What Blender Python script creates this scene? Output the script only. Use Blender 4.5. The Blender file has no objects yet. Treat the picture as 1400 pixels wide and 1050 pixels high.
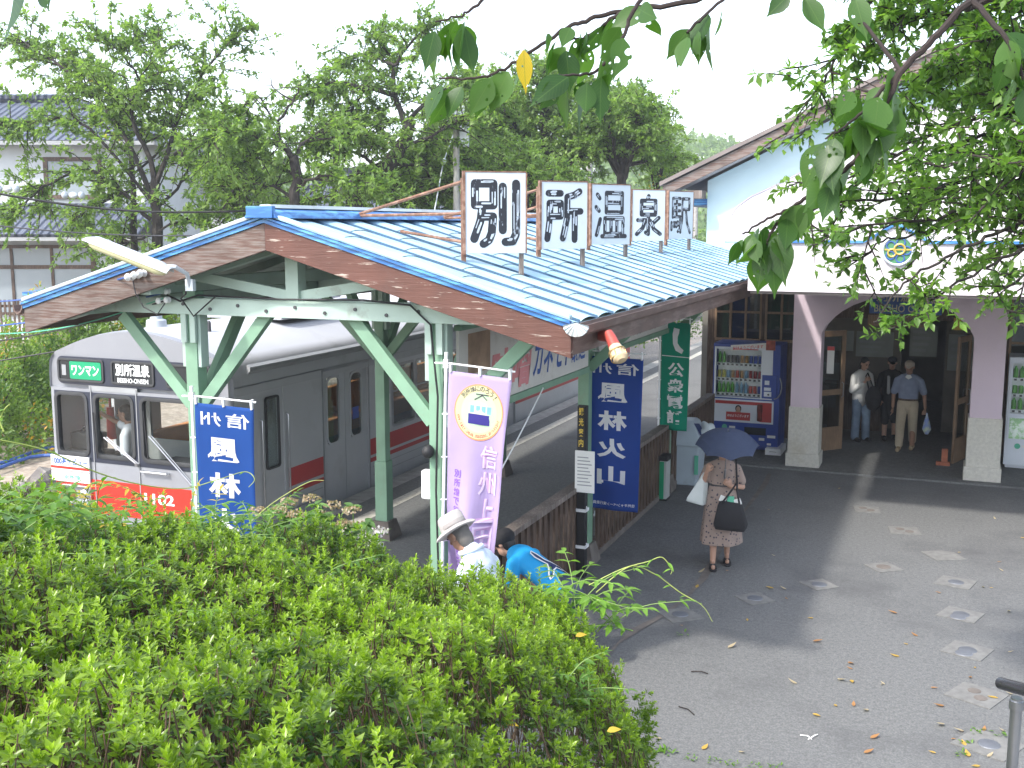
import bpy, bmesh, math, random
import numpy as np
from mathutils import Vector, Matrix, Euler
R = math.radians
PI = math.pi
SC = bpy.context.scene
COL = SC.collection
random.seed(7)
rng = np.random.default_rng(11)

# ------------------------------------------------------------------ camera, world, sun, exposure
H = 4.0                                   # eye height above the forecourt
YAW, TILT = R(22.216), R(8.277)
cd = bpy.data.cameras.new('camera'); cam = bpy.data.objects.new('camera', cd); COL.objects.link(cam)
cam.location = (0, 0, H); cam.rotation_euler = (R(90) - TILT, 0, YAW)
cd.lens = 38.0; cd.sensor_width = 36.0; cd.clip_start = 0.05; cd.clip_end = 3000
SC.camera = cam
SUN = Vector((-0.405, -0.80, 1.0)).normalized()          # towards the sun
w = bpy.data.worlds.new('World'); SC.world = w; w.use_nodes = True
nt = w.node_tree; nt.nodes.clear()
out = nt.nodes.new('ShaderNodeOutputWorld'); bg = nt.nodes.new('ShaderNodeBackground')
sky = nt.nodes.new('ShaderNodeTexSky'); sky.sky_type = 'NISHITA'; sky.sun_disc = False
sky.sun_elevation = math.asin(SUN.z); sky.sun_rotation = math.atan2(SUN.x, SUN.y)
sky.air_density = 1.0; sky.dust_density = 2.0; sky.ozone_density = 1.0
hs = nt.nodes.new('ShaderNodeHueSaturation'); hs.inputs['Saturation'].default_value = 0.6
nt.links.new(sky.outputs[0], hs.inputs['Color']); nt.links.new(hs.outputs[0], bg.inputs[0])
bg.inputs[1].default_value = 0.15
nt.links.new(bg.outputs[0], out.inputs[0])
sl = bpy.data.lights.new('sun', 'SUN'); so = bpy.data.objects.new('sun', sl); COL.objects.link(so)
sl.energy = 1.25; sl.angle = R(3); sl.color = (1.0, 0.955, 0.88)
so.rotation_euler = SUN.to_track_quat('Z', 'Y').to_euler()
SC.view_settings.view_transform = 'Standard'; SC.view_settings.look = 'None'
SC.view_settings.exposure = 1.95; SC.view_settings.gamma = 1.0
SC.cycles.max_bounces = 8; SC.cycles.transparent_max_bounces = 16; SC.cycles.use_denoising = True

# ------------------------------------------------------------------ helpers
FPX = 1478.0
_fw = Vector((-math.sin(YAW) * math.cos(TILT), math.cos(YAW) * math.cos(TILT), -math.sin(TILT)))
_rt = Vector((math.cos(YAW), math.sin(YAW), 0)); _up = _rt.cross(_fw)
EYE = Vector((0, 0, H))
def at(px, py, d):
    """world point seen at photo pixel (1400 wide) at depth d metres"""
    return EYE + (_fw + _rt * ((px - 700) / FPX) - _up * ((py - 525) / FPX)) * d
HR = Vector((math.cos(YAW), math.sin(YAW), 0)); HF = Vector((-math.sin(YAW), math.cos(YAW), 0))
def ud(u, d, z): return HR * u + HF * d + Vector((0, 0, z))

ORG = {}
def link(o, parent=None):
    COL.objects.link(o)
    if parent is not None: o.parent = parent
    return o
def tag(o, label=None, cat=None, group=None, kind=None):
    if label: o['label'] = label
    if cat: o['category'] = cat
    if group: o['group'] = group
    if kind: o['kind'] = kind
    return o
def thing(name, label, cat, loc=(0, 0, 0), group=None, local=False):
    o = bpy.data.objects.new(name, None); link(o); o.location = loc
    o.empty_display_size = 0.1
    ORG[o] = Vector((0, 0, 0)) if local else Vector(loc)
    return tag(o, label, cat, group)
def org(o):
    while o is not None:
        if o in ORG: return ORG[o]
        o = o.parent
    return Vector((0, 0, 0))
def copy_tree(o, parent=None):
    c = o.copy(); COL.objects.link(c); c.parent = parent
    for ch in o.children: copy_tree(ch, c)
    return c
def np_mesh(name, V, faces_flat, sizes, mats, attrs=None, uv=None, smooth=False):
    me = bpy.data.meshes.new(name)
    V = np.asarray(V, np.float32); nf = len(sizes)
    me.vertices.add(len(V)); me.vertices.foreach_set('co', V.ravel())
    me.loops.add(len(faces_flat)); me.loops.foreach_set('vertex_index', np.asarray(faces_flat, np.int32))
    me.polygons.add(nf); st = np.concatenate([[0], np.cumsum(sizes)[:-1]]).astype(np.int32)
    me.polygons.foreach_set('loop_start', st)
    if smooth: me.polygons.foreach_set('use_smooth', np.ones(nf, bool))
    me.update(calc_edges=True)
    for k, a in (attrs or {}).items():
        at_ = me.attributes.new(k, 'FLOAT', 'FACE'); at_.data.foreach_set('value', np.asarray(a, np.float32))
    if uv is not None:
        l = me.uv_layers.new(name='UVMap'); l.data.foreach_set('uv', np.asarray(uv, np.float32)[np.asarray(faces_flat)].ravel())
    for m in (mats if isinstance(mats, (list, tuple)) else [mats]): me.materials.append(m)
    return me

class MB:
    def __init__(s): s.v = []; s.f = []; s.m = []; s.cur = 0
    def mat(s, i): s.cur = i; return s
    def add(s, vs, fs):
        b = len(s.v); s.v += [Vector(x) for x in vs]; s.f += [[b + i for i in f] for f in fs]; s.m += [s.cur] * len(fs); return s
    def box(s, c, sz, rot=None):
        c = Vector(c); h = Vector(sz) / 2
        vs = [Vector((x, y, z)) for x in (-h.x, h.x) for y in (-h.y, h.y) for z in (-h.z, h.z)]
        if rot is not None: vs = [rot @ v for v in vs]
        return s.add([c + v for v in vs], [[0, 1, 3, 2], [4, 6, 7, 5], [0, 4, 5, 1], [2, 3, 7, 6], [0, 2, 6, 4], [1, 5, 7, 3]])
    def b2(s, a, b): a = Vector(a); b = Vector(b); return s.box((a + b) / 2, (abs(b.x - a.x), abs(b.y - a.y), abs(b.z - a.z)))
    def bar(s, p, q, w, h, up=(0, 0, 1)):
        p = Vector(p); q = Vector(q); d = (q - p); L = d.length; d.normalize(); u = Vector(up)
        x = d.cross(u)
        if x.length < 1e-4: x = d.cross(Vector((0, 1, 0)))
        x.normalize(); z = x.cross(d)
        return s.box((p + q) / 2, (w, L, h), Matrix((x, d, z)).transposed())
    def tube(s, pts, r, n=8, cap=True):
        pts = [Vector(p) for p in pts]; k = len(pts)
        rr = list(r) if hasattr(r, '__len__') else [r] * k
        vs = []; ref = None
        for i, p in enumerate(pts):
            t = (pts[min(i + 1, k - 1)] - pts[max(i - 1, 0)]).normalized()
            if ref is None: ref = t.cross(Vector((0, 0, 1))) if abs(t.z) < 0.95 else t.cross(Vector((1, 0, 0)))
            x = (ref - t * ref.dot(t)).normalized(); y = t.cross(x); ref = x
            vs += [p + (x * math.cos(2 * PI * j / n) + y * math.sin(2 * PI * j / n)) * rr[i] for j in range(n)]
        fs = [[i * n + j, i * n + (j + 1) % n, (i + 1) * n + (j + 1) % n, (i + 1) * n + j] for i in range(k - 1) for j in range(n)]
        if cap: fs += [list(range(n))[::-1], [(k - 1) * n + j for j in range(n)]]
        return s.add(vs, fs)
    def cyl(s, p, q, r, r2=None, n=16): return s.tube([p, q], [r, r if r2 is None else r2], n)
    def lathe(s, c, prof, n=20, rot=None):
        c = Vector(c); vs = []
        for (r, z) in prof:
            for j in range(n):
                v = Vector((r * math.cos(2 * PI * j / n), r * math.sin(2 * PI * j / n), z)); vs.append(c + (rot @ v if rot else v))
        k = len(prof)
        fs = [[i * n + j, i * n + (j + 1) % n, (i + 1) * n + (j + 1) % n, (i + 1) * n + j] for i in range(k - 1) for j in range(n)]
        fs += [list(range(n))[::-1], [(k - 1) * n + j for j in range(n)]]
        return s.add(vs, fs)
    def ell(s, c, rad, n=12, m=8, rot=None):
        c = Vector(c); prof = []
        vs = []; 
        for i in range(m + 1):
            a = PI * i / m
            for j in range(n):
                b = 2 * PI * j / n
                v = Vector((rad[0] * math.sin(a) * math.cos(b), rad[1] * math.sin(a) * math.sin(b), -rad[2] * math.cos(a)))
                vs.append(c + (rot @ v if rot else v))
        fs = [[i * n + j, i * n + (j + 1) % n, (i + 1) * n + (j + 1) % n, (i + 1) * n + j] for i in range(m) for j in range(n)]
        return s.add(vs, fs)
    def cap(s, p, q, r1, r2, flat=1.0, axis=None, n=12):
        """tapered capsule, optionally flattened along axis"""
        p = Vector(p); q = Vector(q); d = q - p; L = d.length; d.normalize()
        x = Vector(axis) if axis is not None else (d.cross(Vector((0, 0, 1))) if abs(d.z) < 0.9 else d.cross(Vector((0, 1, 0))))
        x = (x - d * x.dot(d)).normalized(); y = d.cross(x)
        vs = []; rings = []
        for k in range(5): a = -PI / 2 + PI / 2 * k / 4; rings.append((p + d * (r1 * math.sin(a)), max(1e-3, r1 * math.cos(a))))
        for k in range(5): a = PI / 2 * k / 4; rings.append((q + d * (r2 * math.sin(a)), max(1e-3, r2 * math.cos(a))))
        for (c, rr) in rings: vs += [c + (x * (math.cos(2 * PI * j / n) * flat) + y * math.sin(2 * PI * j / n)) * rr for j in range(n)]
        k = len(rings)
        fs = [[i * n + j, i * n + (j + 1) % n, (i + 1) * n + (j + 1) % n, (i + 1) * n + j] for i in range(k - 1) for j in range(n)]
        fs += [list(range(n))[::-1], [(k - 1) * n + j for j in range(n)]]
        return s.add(vs, fs)
    def prism(s, poly, a, b, fn):
        """poly: list of 2-D points; fn(u, v, t) -> point; extruded from t=a to t=b"""
        n = len(poly)
        vs = [fn(u, v, a) for u, v in poly] + [fn(u, v, b) for u, v in poly]
        return s.add(vs, [list(range(n))[::-1], [n + i for i in range(n)]] + [[i, (i + 1) % n, n + (i + 1) % n, n + i] for i in range(n)])
    def wall(s, x0, x1, z0, z1, holes, t0, t1, fn):
        """slab with rectangular holes. fn(x, z, t) -> point"""
        xs = sorted({x0, x1, *[h[0] for h in holes], *[h[1] for h in holes]}); zs = sorted({z0, z1, *[h[2] for h in holes], *[h[3] for h in holes]})
        xs = [x for x in xs if x0 <= x <= x1]; zs = [z for z in zs if z0 <= z <= z1]
        solid = lambda i, j: 0 <= i < len(xs) - 1 and 0 <= j < len(zs) - 1 and not any(h[0] < (xs[i] + xs[i + 1]) / 2 < h[1] and h[2] < (zs[j] + zs[j + 1]) / 2 < h[3] for h in holes)
        q = lambda *p: s.add([fn(*k) for k in p], [[0, 1, 2, 3]])
        for i in range(len(xs) - 1):
            for j in range(len(zs) - 1):
                if not solid(i, j): continue
                a, b, c, d = xs[i], xs[i + 1], zs[j], zs[j + 1]
                q((a, c, t0), (b, c, t0), (b, d, t0), (a, d, t0)); q((a, c, t1), (a, d, t1), (b, d, t1), (b, c, t1))
                if not solid(i - 1, j): q((a, c, t0), (a, d, t0), (a, d, t1), (a, c, t1))
                if not solid(i + 1, j): q((b, c, t0), (b, c, t1), (b, d, t1), (b, d, t0))
                if not solid(i, j - 1): q((a, c, t0), (a, c, t1), (b, c, t1), (b, c, t0))
                if not solid(i, j + 1): q((a, d, t0), (b, d, t0), (b, d, t1), (a, d, t1))
        return s
    def rring(s, cx, cz, w, h, r, th, t0, t1, fn, n=5):
        """rounded rectangle ring (th = ring width) or plate (th = None)"""
        def loop(W, Hh, rr):
            o = []
            for (sx, sz, a0) in ((1, 1, 0), (-1, 1, 90), (-1, -1, 180), (1, -1, 270)):
                for k in range(n + 1):
                    a = R(a0 + 90 * k / n); o.append((cx + sx * (W / 2 - rr) + rr * math.cos(a), cz + sz * (Hh / 2 - rr) + rr * math.sin(a)))
            return o
        A = loop(w, h, r)
        if th is None: return s.prism(A, t0, t1, fn)
        B = loop(w - 2 * th, h - 2 * th, max(0.005, r - th)); k = len(A)
        vs = [fn(u, v, t0) for u, v in A] + [fn(u, v, t0) for u, v in B] + [fn(u, v, t1) for u, v in A] + [fn(u, v, t1) for u, v in B]
        fs = []
        for i in range(k):
            j = (i + 1) % k
            fs += [[i, j, k + j, k + i], [2 * k + i, 3 * k + i, 3 * k + j, 2 * k + j], [i, 2 * k + i, 2 * k + j, j], [k + i, k + j, 3 * k + j, 3 * k + i]]
        return s.add(vs, fs)
    def build(s, name, mat, parent=None, bevel=0, smooth=False, kind=None):
        me = bpy.data.meshes.new(name); o0 = org(parent) if parent is not None else Vector((0, 0, 0))
        me.from_pydata([tuple(v - o0) for v in s.v], [], s.f)
        mats = mat if isinstance(mat, (list, tuple)) else [mat]
        for m in mats: me.materials.append(m)
        if len(mats) > 1: me.polygons.foreach_set('material_index', s.m)
        bm = bmesh.new(); bm.from_mesh(me)
        bmesh.ops.recalc_face_normals(bm, faces=bm.faces)
        if bevel:
            es = [e for e in bm.edges if len(e.link_faces) == 2 and e.calc_face_angle(0) > 0.6]
            bmesh.ops.bevel(bm, geom=es, offset=bevel, segments=2, profile=0.6, affect='EDGES', clamp_overlap=True)
        bm.to_mesh(me); bm.free()
        if smooth:
            me.polygons.foreach_set('use_smooth', [True] * len(me.polygons))
            try: me.set_sharp_from_angle(angle=R(38))
            except Exception: pass
        o = bpy.data.objects.new(name, me); link(o, parent)
        if kind: o['kind'] = kind
        return o
XZ = lambda y: (lambda u, v, t: Vector((u, y + t, v)))          # a wall plane facing -Y; t goes back
YZ = lambda x: (lambda u, v, t: Vector((x + t, u, v)))

_tc = {}
def glyphs(body, bold=0.0):
    """outline of a text as (verts, faces), unit box 0..1 in the tight bounds, plus aspect"""
    k = (body, bold)
    if k in _tc: return _tc[k]
    c = bpy.data.curves.new('t', 'FONT'); c.body = body; c.size = 1; c.offset = bold; c.resolution_u = 3; c.fill_mode = 'FRONT'
    o = bpy.data.objects.new('t', c); COL.objects.link(o)
    dg = bpy.context.evaluated_depsgraph_get(); dg.update()
    me = bpy.data.meshes.new_from_object(o.evaluated_get(dg))
    V = np.array([v.co[:2] for v in me.vertices]); F = [list(p.vertices) for p in me.polygons]
    bpy.data.objects.remove(o); bpy.data.curves.remove(c); bpy.data.meshes.remove(me)
    lo = V.min(0); hi = V.max(0); sz = hi - lo
    _tc[k] = ((V - lo) / sz, F, sz[0] / sz[1]); return _tc[k]
def put_text(mb, body, box, fn, bold=0.0, mirror=False, keep=False, shear=0.0):
    """fits text in box (u0,u1,v0,v1); fn(u,v)->point; keep = keep the aspect, centred"""
    V, F, asp = glyphs(body, bold); u0, u1, v0, v1 = box
    if keep:
        wv = (v1 - v0) * asp
        if wv < (u1 - u0): m = (u0 + u1) / 2; u0, u1 = m - wv / 2, m + wv / 2
        else: hv = (u1 - u0) / asp; m = (v0 + v1) / 2; v0, v1 = m - hv / 2, m + hv / 2
    pts = []
    for x, y in V:
        if mirror: x = 1 - x
        pts.append(fn(u0 + (u1 - u0) * x + shear * (y - 0.5) * (v1 - v0), v0 + (v1 - v0) * y))
    mb.add(pts, F)

# ------------------------------------------------------------------ materials
def M(name, col, rough=0.6, metal=0.0, var=0.15, scale=6.0, col2=None, lo=0.45, hi=0.6, stretch=(1, 1, 1), bump=0.0, bscale=None, spec=0.5, detail=6.0, emit=0, coat=0, dirt=None, dscale=1.3, dlo=0.55, dhi=0.75, coords='Object'):
    m = bpy.data.materials.new(name); m.use_nodes = True; n = m.node_tree; p = n.nodes['Principled BSDF']; L = n.links.new
    p.inputs['Roughness'].default_value = rough; p.inputs['Metallic'].default_value = metal
    p.inputs['Specular IOR Level'].default_value = spec; p.inputs['Coat Weight'].default_value = coat
    tc = n.nodes.new('ShaderNodeTexCoord'); mp = n.nodes.new('ShaderNodeMapping'); mp.inputs['Scale'].default_value = stretch
    L(tc.outputs[coords], mp.inputs['Vector'])
    nz = n.nodes.new('ShaderNodeTexNoise'); nz.inputs['Scale'].default_value = scale; nz.inputs['Detail'].default_value = detail; nz.inputs['Roughness'].default_value = 0.62
    L(mp.outputs[0], nz.inputs['Vector'])
    c = (*col, 1)
    if col2 is not None:
        rp = n.nodes.new('ShaderNodeMapRange'); rp.inputs['From Min'].default_value = lo; rp.inputs['From Max'].default_value = hi
        L(nz.outputs['Fac'], rp.inputs['Value'])
        mx = n.nodes.new('ShaderNodeMix'); mx.data_type = 'RGBA'; mx.inputs['A'].default_value = c; mx.inputs['B'].default_value = (*col2, 1)
        L(rp.outputs[0], mx.inputs['Factor']); cur = mx.outputs['Result']
    else:
        rg = n.nodes.new('ShaderNodeRGB'); rg.outputs[0].default_value = c; cur = rg.outputs[0]
    if var:
        n2 = n.nodes.new('ShaderNodeTexNoise'); n2.inputs['Scale'].default_value = scale * 0.37 + 0.3; n2.inputs['Detail'].default_value = 8
        L(tc.outputs[coords], n2.inputs['Vector'])
        r2 = n.nodes.new('ShaderNodeMapRange'); r2.inputs['From Min'].default_value = 0.3; r2.inputs['From Max'].default_value = 0.7
        r2.inputs['To Min'].default_value = 1 - var; r2.inputs['To Max'].default_value = 1 + var
        L(n2.outputs['Fac'], r2.inputs['Value'])
        vm = n.nodes.new('ShaderNodeVectorMath'); vm.operation = 'SCALE'; L(cur, vm.inputs[0]); L(r2.outputs[0], vm.inputs['Scale']); cur = vm.outputs[0]
    if dirt is not None:
        n3 = n.nodes.new('ShaderNodeTexNoise'); n3.inputs['Scale'].default_value = dscale; n3.inputs['Detail'].default_value = 9; n3.inputs['Roughness'].default_value = 0.7
        L(tc.outputs[coords], n3.inputs['Vector'])
        r3 = n.nodes.new('ShaderNodeMapRange'); r3.inputs['From Min'].default_value = dlo; r3.inputs['From Max'].default_value = dhi; r3.inputs['To Max'].default_value = 0.85
        L(n3.outputs['Fac'], r3.inputs['Value'])
        m3 = n.nodes.new('ShaderNodeMix'); m3.data_type = 'RGBA'; L(cur, m3.inputs['A']); m3.inputs['B'].default_value = (*dirt, 1); L(r3.outputs[0], m3.inputs['Factor']); cur = m3.outputs['Result']
    L(cur, p.inputs['Base Color'])
    if bump:
        b = n.nodes.new('ShaderNodeBump'); b.inputs['Strength'].default_value = bump; b.inputs['Distance'].default_value = 0.02
        if bscale:
            nb = n.nodes.new('ShaderNodeTexNoise'); nb.inputs['Scale'].default_value = bscale; nb.inputs['Detail'].default_value = 5; L(mp.outputs[0], nb.inputs['Vector']); L(nb.outputs['Fac'], b.inputs['Height'])
        else: L(nz.outputs['Fac'], b.inputs['Height'])
        L(b.outputs[0], p.inputs['Normal'])
    if emit: L(cur, p.inputs['Emission Color']); p.inputs['Emission Strength'].default_value = emit
    return m
def leaf_mat(name, c1, c2, trans=0.35, rough=0.45, holes=False, veins=False, c3=None):
    m = bpy.data.materials.new(name); m.use_nodes = True; n = m.node_tree; p = n.nodes['Principled BSDF']; L = n.links.new
    o = n.nodes['Material Output']
    a = n.nodes.new('ShaderNodeAttribute'); a.attribute_name = 'rnd'
    r = n.nodes.new('ShaderNodeValToRGB'); r.color_ramp.elements[0].color = (*c1, 1); r.color_ramp.elements[1].color = (*c2, 1)
    if c3: e = r.color_ramp.elements.new(0.985); e.color = (*c2, 1); r.color_ramp.elements[2].color = (*c3, 1); r.color_ramp.elements[2].position = 0.995; 
    L(a.outputs['Fac'], r.inputs[0]); cur = r.outputs[0]
    if veins:
        uv = n.nodes.new('ShaderNodeUVMap'); sp = n.nodes.new('ShaderNodeSeparateXYZ'); L(uv.outputs[0], sp.inputs[0])
        def math_(op, x, y=None):
            k = n.nodes.new('ShaderNodeMath'); k.operation = op
            for i, q in enumerate((x, y)):
                if q is None: continue
                if isinstance(q, (int, float)): k.inputs[i].default_value = q
                else: L(q, k.inputs[i])
            return k.outputs[0]
        av = math_('ABSOLUTE', sp.outputs[1])
        mid = math_('LESS_THAN', av, 0.035)
        ph = math_('SUBTRACT', math_('MULTIPLY', sp.outputs[0], 11.0), math_('MULTIPLY', av, 3.6))
        vn = math_('LESS_THAN', math_('FRACT', ph), 0.11)
        f = math_('MULTIPLY', math_('MAXIMUM', mid, math_('MULTIPLY', vn, 0.55)), 0.5)
        mx = n.nodes.new('ShaderNodeMix'); mx.data_type = 'RGBA'; L(cur, mx.inputs['A']); mx.inputs['B'].default_value = (0.09, 0.165, 0.04, 1); L(f, mx.inputs['Factor']); cur = mx.outputs['Result']
    L(cur, p.inputs['Base Color']); p.inputs['Roughness'].default_value = rough; p.inputs['Specular IOR Level'].default_value = 0.4
    t = n.nodes.new('ShaderNodeBsdfTranslucent')
    tm = n.nodes.new('ShaderNodeMix'); tm.data_type = 'RGBA'; tm.blend_type = 'MULTIPLY'; tm.inputs['Factor'].default_value = 1.0
    L(cur, tm.inputs['A']); tm.inputs['B'].default_value = (1.7, 1.9, 0.7, 1); L(tm.outputs['Result'], t.inputs['Color'])
    mx = n.nodes.new('ShaderNodeMixShader'); mx.inputs[0].default_value = trans
    L(p.outputs[0], mx.inputs[1]); L(t.outputs[0], mx.inputs[2]); last = mx.outputs[0]
    if holes:
        g = n.nodes.new('ShaderNodeTexCoord'); nz = n.nodes.new('ShaderNodeTexVoronoi'); nz.inputs['Scale'].default_value = 55; nz.inputs['Randomness'].default_value = 1.0
        L(g.outputs['Object'], nz.inputs['Vector'])
        n4 = n.nodes.new('ShaderNodeTexNoise'); n4.inputs['Scale'].default_value = 14; L(g.outputs['Object'], n4.inputs['Vector'])
        th = n.nodes.new('ShaderNodeMapRange'); th.inputs['From Min'].default_value = 0.42; th.inputs['From Max'].default_value = 0.66; th.inputs['To Max'].default_value = 0.34; th.clamp = True
        L(n4.outputs['Fac'], th.inputs['Value'])
        lt = n.nodes.new('ShaderNodeMath'); lt.operation = 'LESS_THAN'; L(nz.outputs['Distance'], lt.inputs[0]); L(th.outputs[0], lt.inputs[1])
        tr = n.nodes.new('ShaderNodeBsdfTransparent'); m2 = n.nodes.new('ShaderNodeMixShader'); L(lt.outputs[0], m2.inputs[0]); L(last, m2.inputs[1]); L(tr.outputs[0], m2.inputs[2]); last = m2.outputs[0]
    L(last, o.inputs['Surface'])
    return m
def glass_mat(name, tint=(0.75, 0.8, 0.8), refl=0.10):
    m = bpy.data.materials.new(name); m.use_nodes = True; n = m.node_tree; L = n.links.new; o = n.nodes['Material Output']
    n.nodes.remove(n.nodes['Principled BSDF'])
    t = n.nodes.new('ShaderNodeBsdfTransparent'); t.inputs[0].default_value = (*tint, 1)
    g = n.nodes.new('ShaderNodeBsdfGlossy'); g.inputs['Roughness'].default_value = 0.03
    lw = n.nodes.new('ShaderNodeLayerWeight'); lw.inputs['Blend'].default_value = 0.25
    mr = n.nodes.new('ShaderNodeMapRange'); mr.inputs['To Min'].default_value = refl; mr.inputs['To Max'].default_value = 0.4; L(lw.outputs['Fresnel'], mr.inputs['Value'])
    mx = n.nodes.new('ShaderNodeMixShader'); L(mr.outputs[0], mx.inputs[0]); L(t.outputs[0], mx.inputs[1]); L(g.outputs[0], mx.inputs[2]); L(mx.outputs[0], o.inputs['Surface'])
    return m
def cloth_mat(name, col, trans=0.3, rough=0.75, var=0.06):
    m = M(name, col, rough, var=var, scale=9, spec=0.2); n = m.node_tree; L = n.links.new; p = n.nodes['Principled BSDF']; o = n.nodes['Material Output']
    t = n.nodes.new('ShaderNodeBsdfTranslucent'); t.inputs['Color'].default_value = (*col, 1)
    mx = n.nodes.new('ShaderNodeMixShader'); mx.inputs[0].default_value = trans; L(p.outputs[0], mx.inputs[1]); L(t.outputs[0], mx.inputs[2]); L(mx.outputs[0], o.inputs['Surface'])
    return m

mt = {}
mt['asphalt'] = M('asphalt', (0.125, 0.128, 0.129), 0.9, var=0.16, scale=60, col2=(0.187, 0.188, 0.183), lo=0.42, hi=0.62, bump=0.35, bscale=160, dirt=(0.09, 0.09, 0.093), dscale=0.55, dlo=0.5, dhi=0.72, spec=0.3)
mt['platform'] = M('platform_asphalt', (0.125, 0.13, 0.13), 0.9, var=0.14, scale=50, col2=(0.18, 0.18, 0.175), lo=0.42, hi=0.62, bump=0.3, bscale=140, dirt=(0.075, 0.075, 0.078), dscale=0.8, spec=0.3)
mt['concrete'] = M('concrete', (0.32, 0.31, 0.29), 0.85, var=0.2, scale=14, bump=0.2, bscale=60, dirt=(0.16, 0.15, 0.13), dscale=3)
mt['concrete_dark'] = M('concrete_dark', (0.15, 0.13, 0.115), 0.9, var=0.25, scale=14, bump=0.3, bscale=50, dirt=(0.08, 0.07, 0.06), dscale=4)
mt['cream_line'] = M('cream_line', (0.5, 0.48, 0.42), 0.85, var=0.15, scale=20, col2=(0.25, 0.24, 0.22), lo=0.52, hi=0.7)
mt['ballast'] = M('ballast', (0.16, 0.14, 0.12), 0.95, var=0.3, scale=30, col2=(0.28, 0.26, 0.23), bump=1.0, bscale=25)
mt['dirt'] = M('dirt', (0.27, 0.22, 0.17), 0.95, var=0.2, scale=8, col2=(0.36, 0.31, 0.25), bump=0.5, bscale=25, dirt=(0.14, 0.13, 0.07), dscale=0.9)
mt['soil'] = M('soil', (0.07, 0.055, 0.035), 0.95, var=0.3, scale=20, bump=0.6, bscale=30)
mt['rock'] = M('rock', (0.2, 0.18, 0.165), 0.9, var=0.3, scale=6, col2=(0.3, 0.28, 0.25), bump=0.8, bscale=9, dirt=(0.08, 0.1, 0.04), dscale=2.5)
mt['mint'] = M('mint_paint', (0.185, 0.32, 0.22), 0.55, var=0.12, scale=9, dirt=(0.2, 0.24, 0.17), dscale=5, dlo=0.58, dhi=0.8)
mt['mint_pale'] = M('mint_pale_paint', (0.38, 0.49, 0.43), 0.6, var=0.1, scale=7, dirt=(0.22, 0.22, 0.19), dscale=4, dlo=0.58, dhi=0.78)
mt['under'] = M('underside_boards', (0.22, 0.27, 0.23), 0.8, var=0.25, scale=5, stretch=(8, 1, 1))
mt['barge'] = M('barge_paint', (0.105, 0.042, 0.030), 0.65, var=0.25, scale=7, stretch=(0.5, 1, 6), col2=(0.38, 0.32, 0.27), lo=0.605, hi=0.64, detail=10, bump=0.3, dirt=(0.10, 0.06, 0.05), dscale=2)
mt['barge_old'] = M('barge_weathered', (0.105, 0.06, 0.047), 0.8, var=0.25, scale=7, stretch=(0.5, 1, 7), col2=(0.17, 0.14, 0.125), lo=0.42, hi=0.58, detail=10, bump=0.4, dirt=(0.12, 0.09, 0.08), dscale=2)
mt['fascia_wood'] = M('gutter_brown', (0.13, 0.085, 0.07), 0.6, var=0.25, scale=5, stretch=(1, 0.4, 3), col2=(0.2, 0.15, 0.13), lo=0.5, hi=0.65)
mt['blue_roof'] = M('blue_roof', (0.27, 0.47, 0.59), 0.42, var=0.16, scale=5, stretch=(0.5, 3, 0.5), col2=(0.38, 0.54, 0.61), lo=0.38, hi=0.62, dirt=(0.36, 0.22, 0.14), dscale=3.2, dlo=0.64, dhi=0.82)
mt['blue_trim'] = M('blue_trim', (0.03, 0.13, 0.36), 0.4, var=0.15, scale=6, stretch=(0.4, 1, 4), col2=(0.1, 0.32, 0.6))
mt['streak_white'] = M('streak_white', (0.42, 0.47, 0.53), 0.6, var=.2, scale=20)
mt['blue_deep'] = M('blue_deep', (0.045, 0.10, 0.17), 0.45, var=0.2, scale=6)
mt['steel_pale'] = M('pale_trim', (0.42, 0.48, 0.5), 0.45, var=0.15, scale=6, dirt=(0.35, 0.28, 0.2), dscale=4)
mt['rust'] = M('rusty_iron', (0.17, 0.085, 0.055), 0.85, var=0.3, scale=18, col2=(0.26, 0.16, 0.115))
mt['sign_white'] = M('sign_white', (0.5, 0.55, 0.59), 0.5, var=0.06, scale=5, dirt=(0.5, 0.42, 0.33), dscale=3.5, dlo=0.62, dhi=0.85)
mt['sign_black'] = M('sign_black', (0.012, 0.014, 0.022), 0.5, var=0.2, scale=16, stretch=(1.4, 1.4, 0.5), col2=(0.3, 0.34, 0.4), lo=0.62, hi=0.70, detail=3)
mt['grey_wood'] = M('grey_wood', (0.13, 0.10, 0.085), 0.85, var=0.3, scale=8, stretch=(6, 6, 0.6), col2=(0.21, 0.18, 0.16), bump=0.3)
mt['dark_wood'] = M('dark_wood', (0.062, 0.038, 0.026), 0.75, var=0.3, scale=8, stretch=(6, 6, 0.6), col2=(0.11, 0.075, 0.055), bump=0.2)
mt['door_wood'] = M('door_wood', (0.2, 0.125, 0.075), 0.6, var=0.2, scale=8, stretch=(6, 6, 0.6), col2=(0.26, 0.17, 0.1))
mt['stucco'] = M('pink_white_stucco', (0.56, 0.52, 0.535), 0.9, var=0.05, scale=3, bump=0.25, bscale=110, dirt=(0.5, 0.46, 0.45), dscale=0.8, dlo=0.52, dhi=0.8)
mt['stucco_blue'] = M('pale_blue_stucco', (0.44, 0.54, 0.58), 0.9, var=0.05, scale=3, bump=0.25, bscale=110, dirt=(0.4, 0.46, 0.47), dscale=0.8)
mt['stucco_mauve'] = M('mauve_stucco', (0.60, 0.50, 0.57), 0.9, var=0.05, scale=3, bump=0.3, bscale=120, dirt=(0.5, 0.43, 0.46), dscale=1.2)
mt['stone_beige'] = M('beige_granolith', (0.55, 0.53, 0.47), 0.85, var=0.1, scale=60, col2=(0.49, 0.475, 0.43), lo=0.45, hi=0.65, dirt=(0.40, 0.36, 0.27), dscale=1.8)
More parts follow.
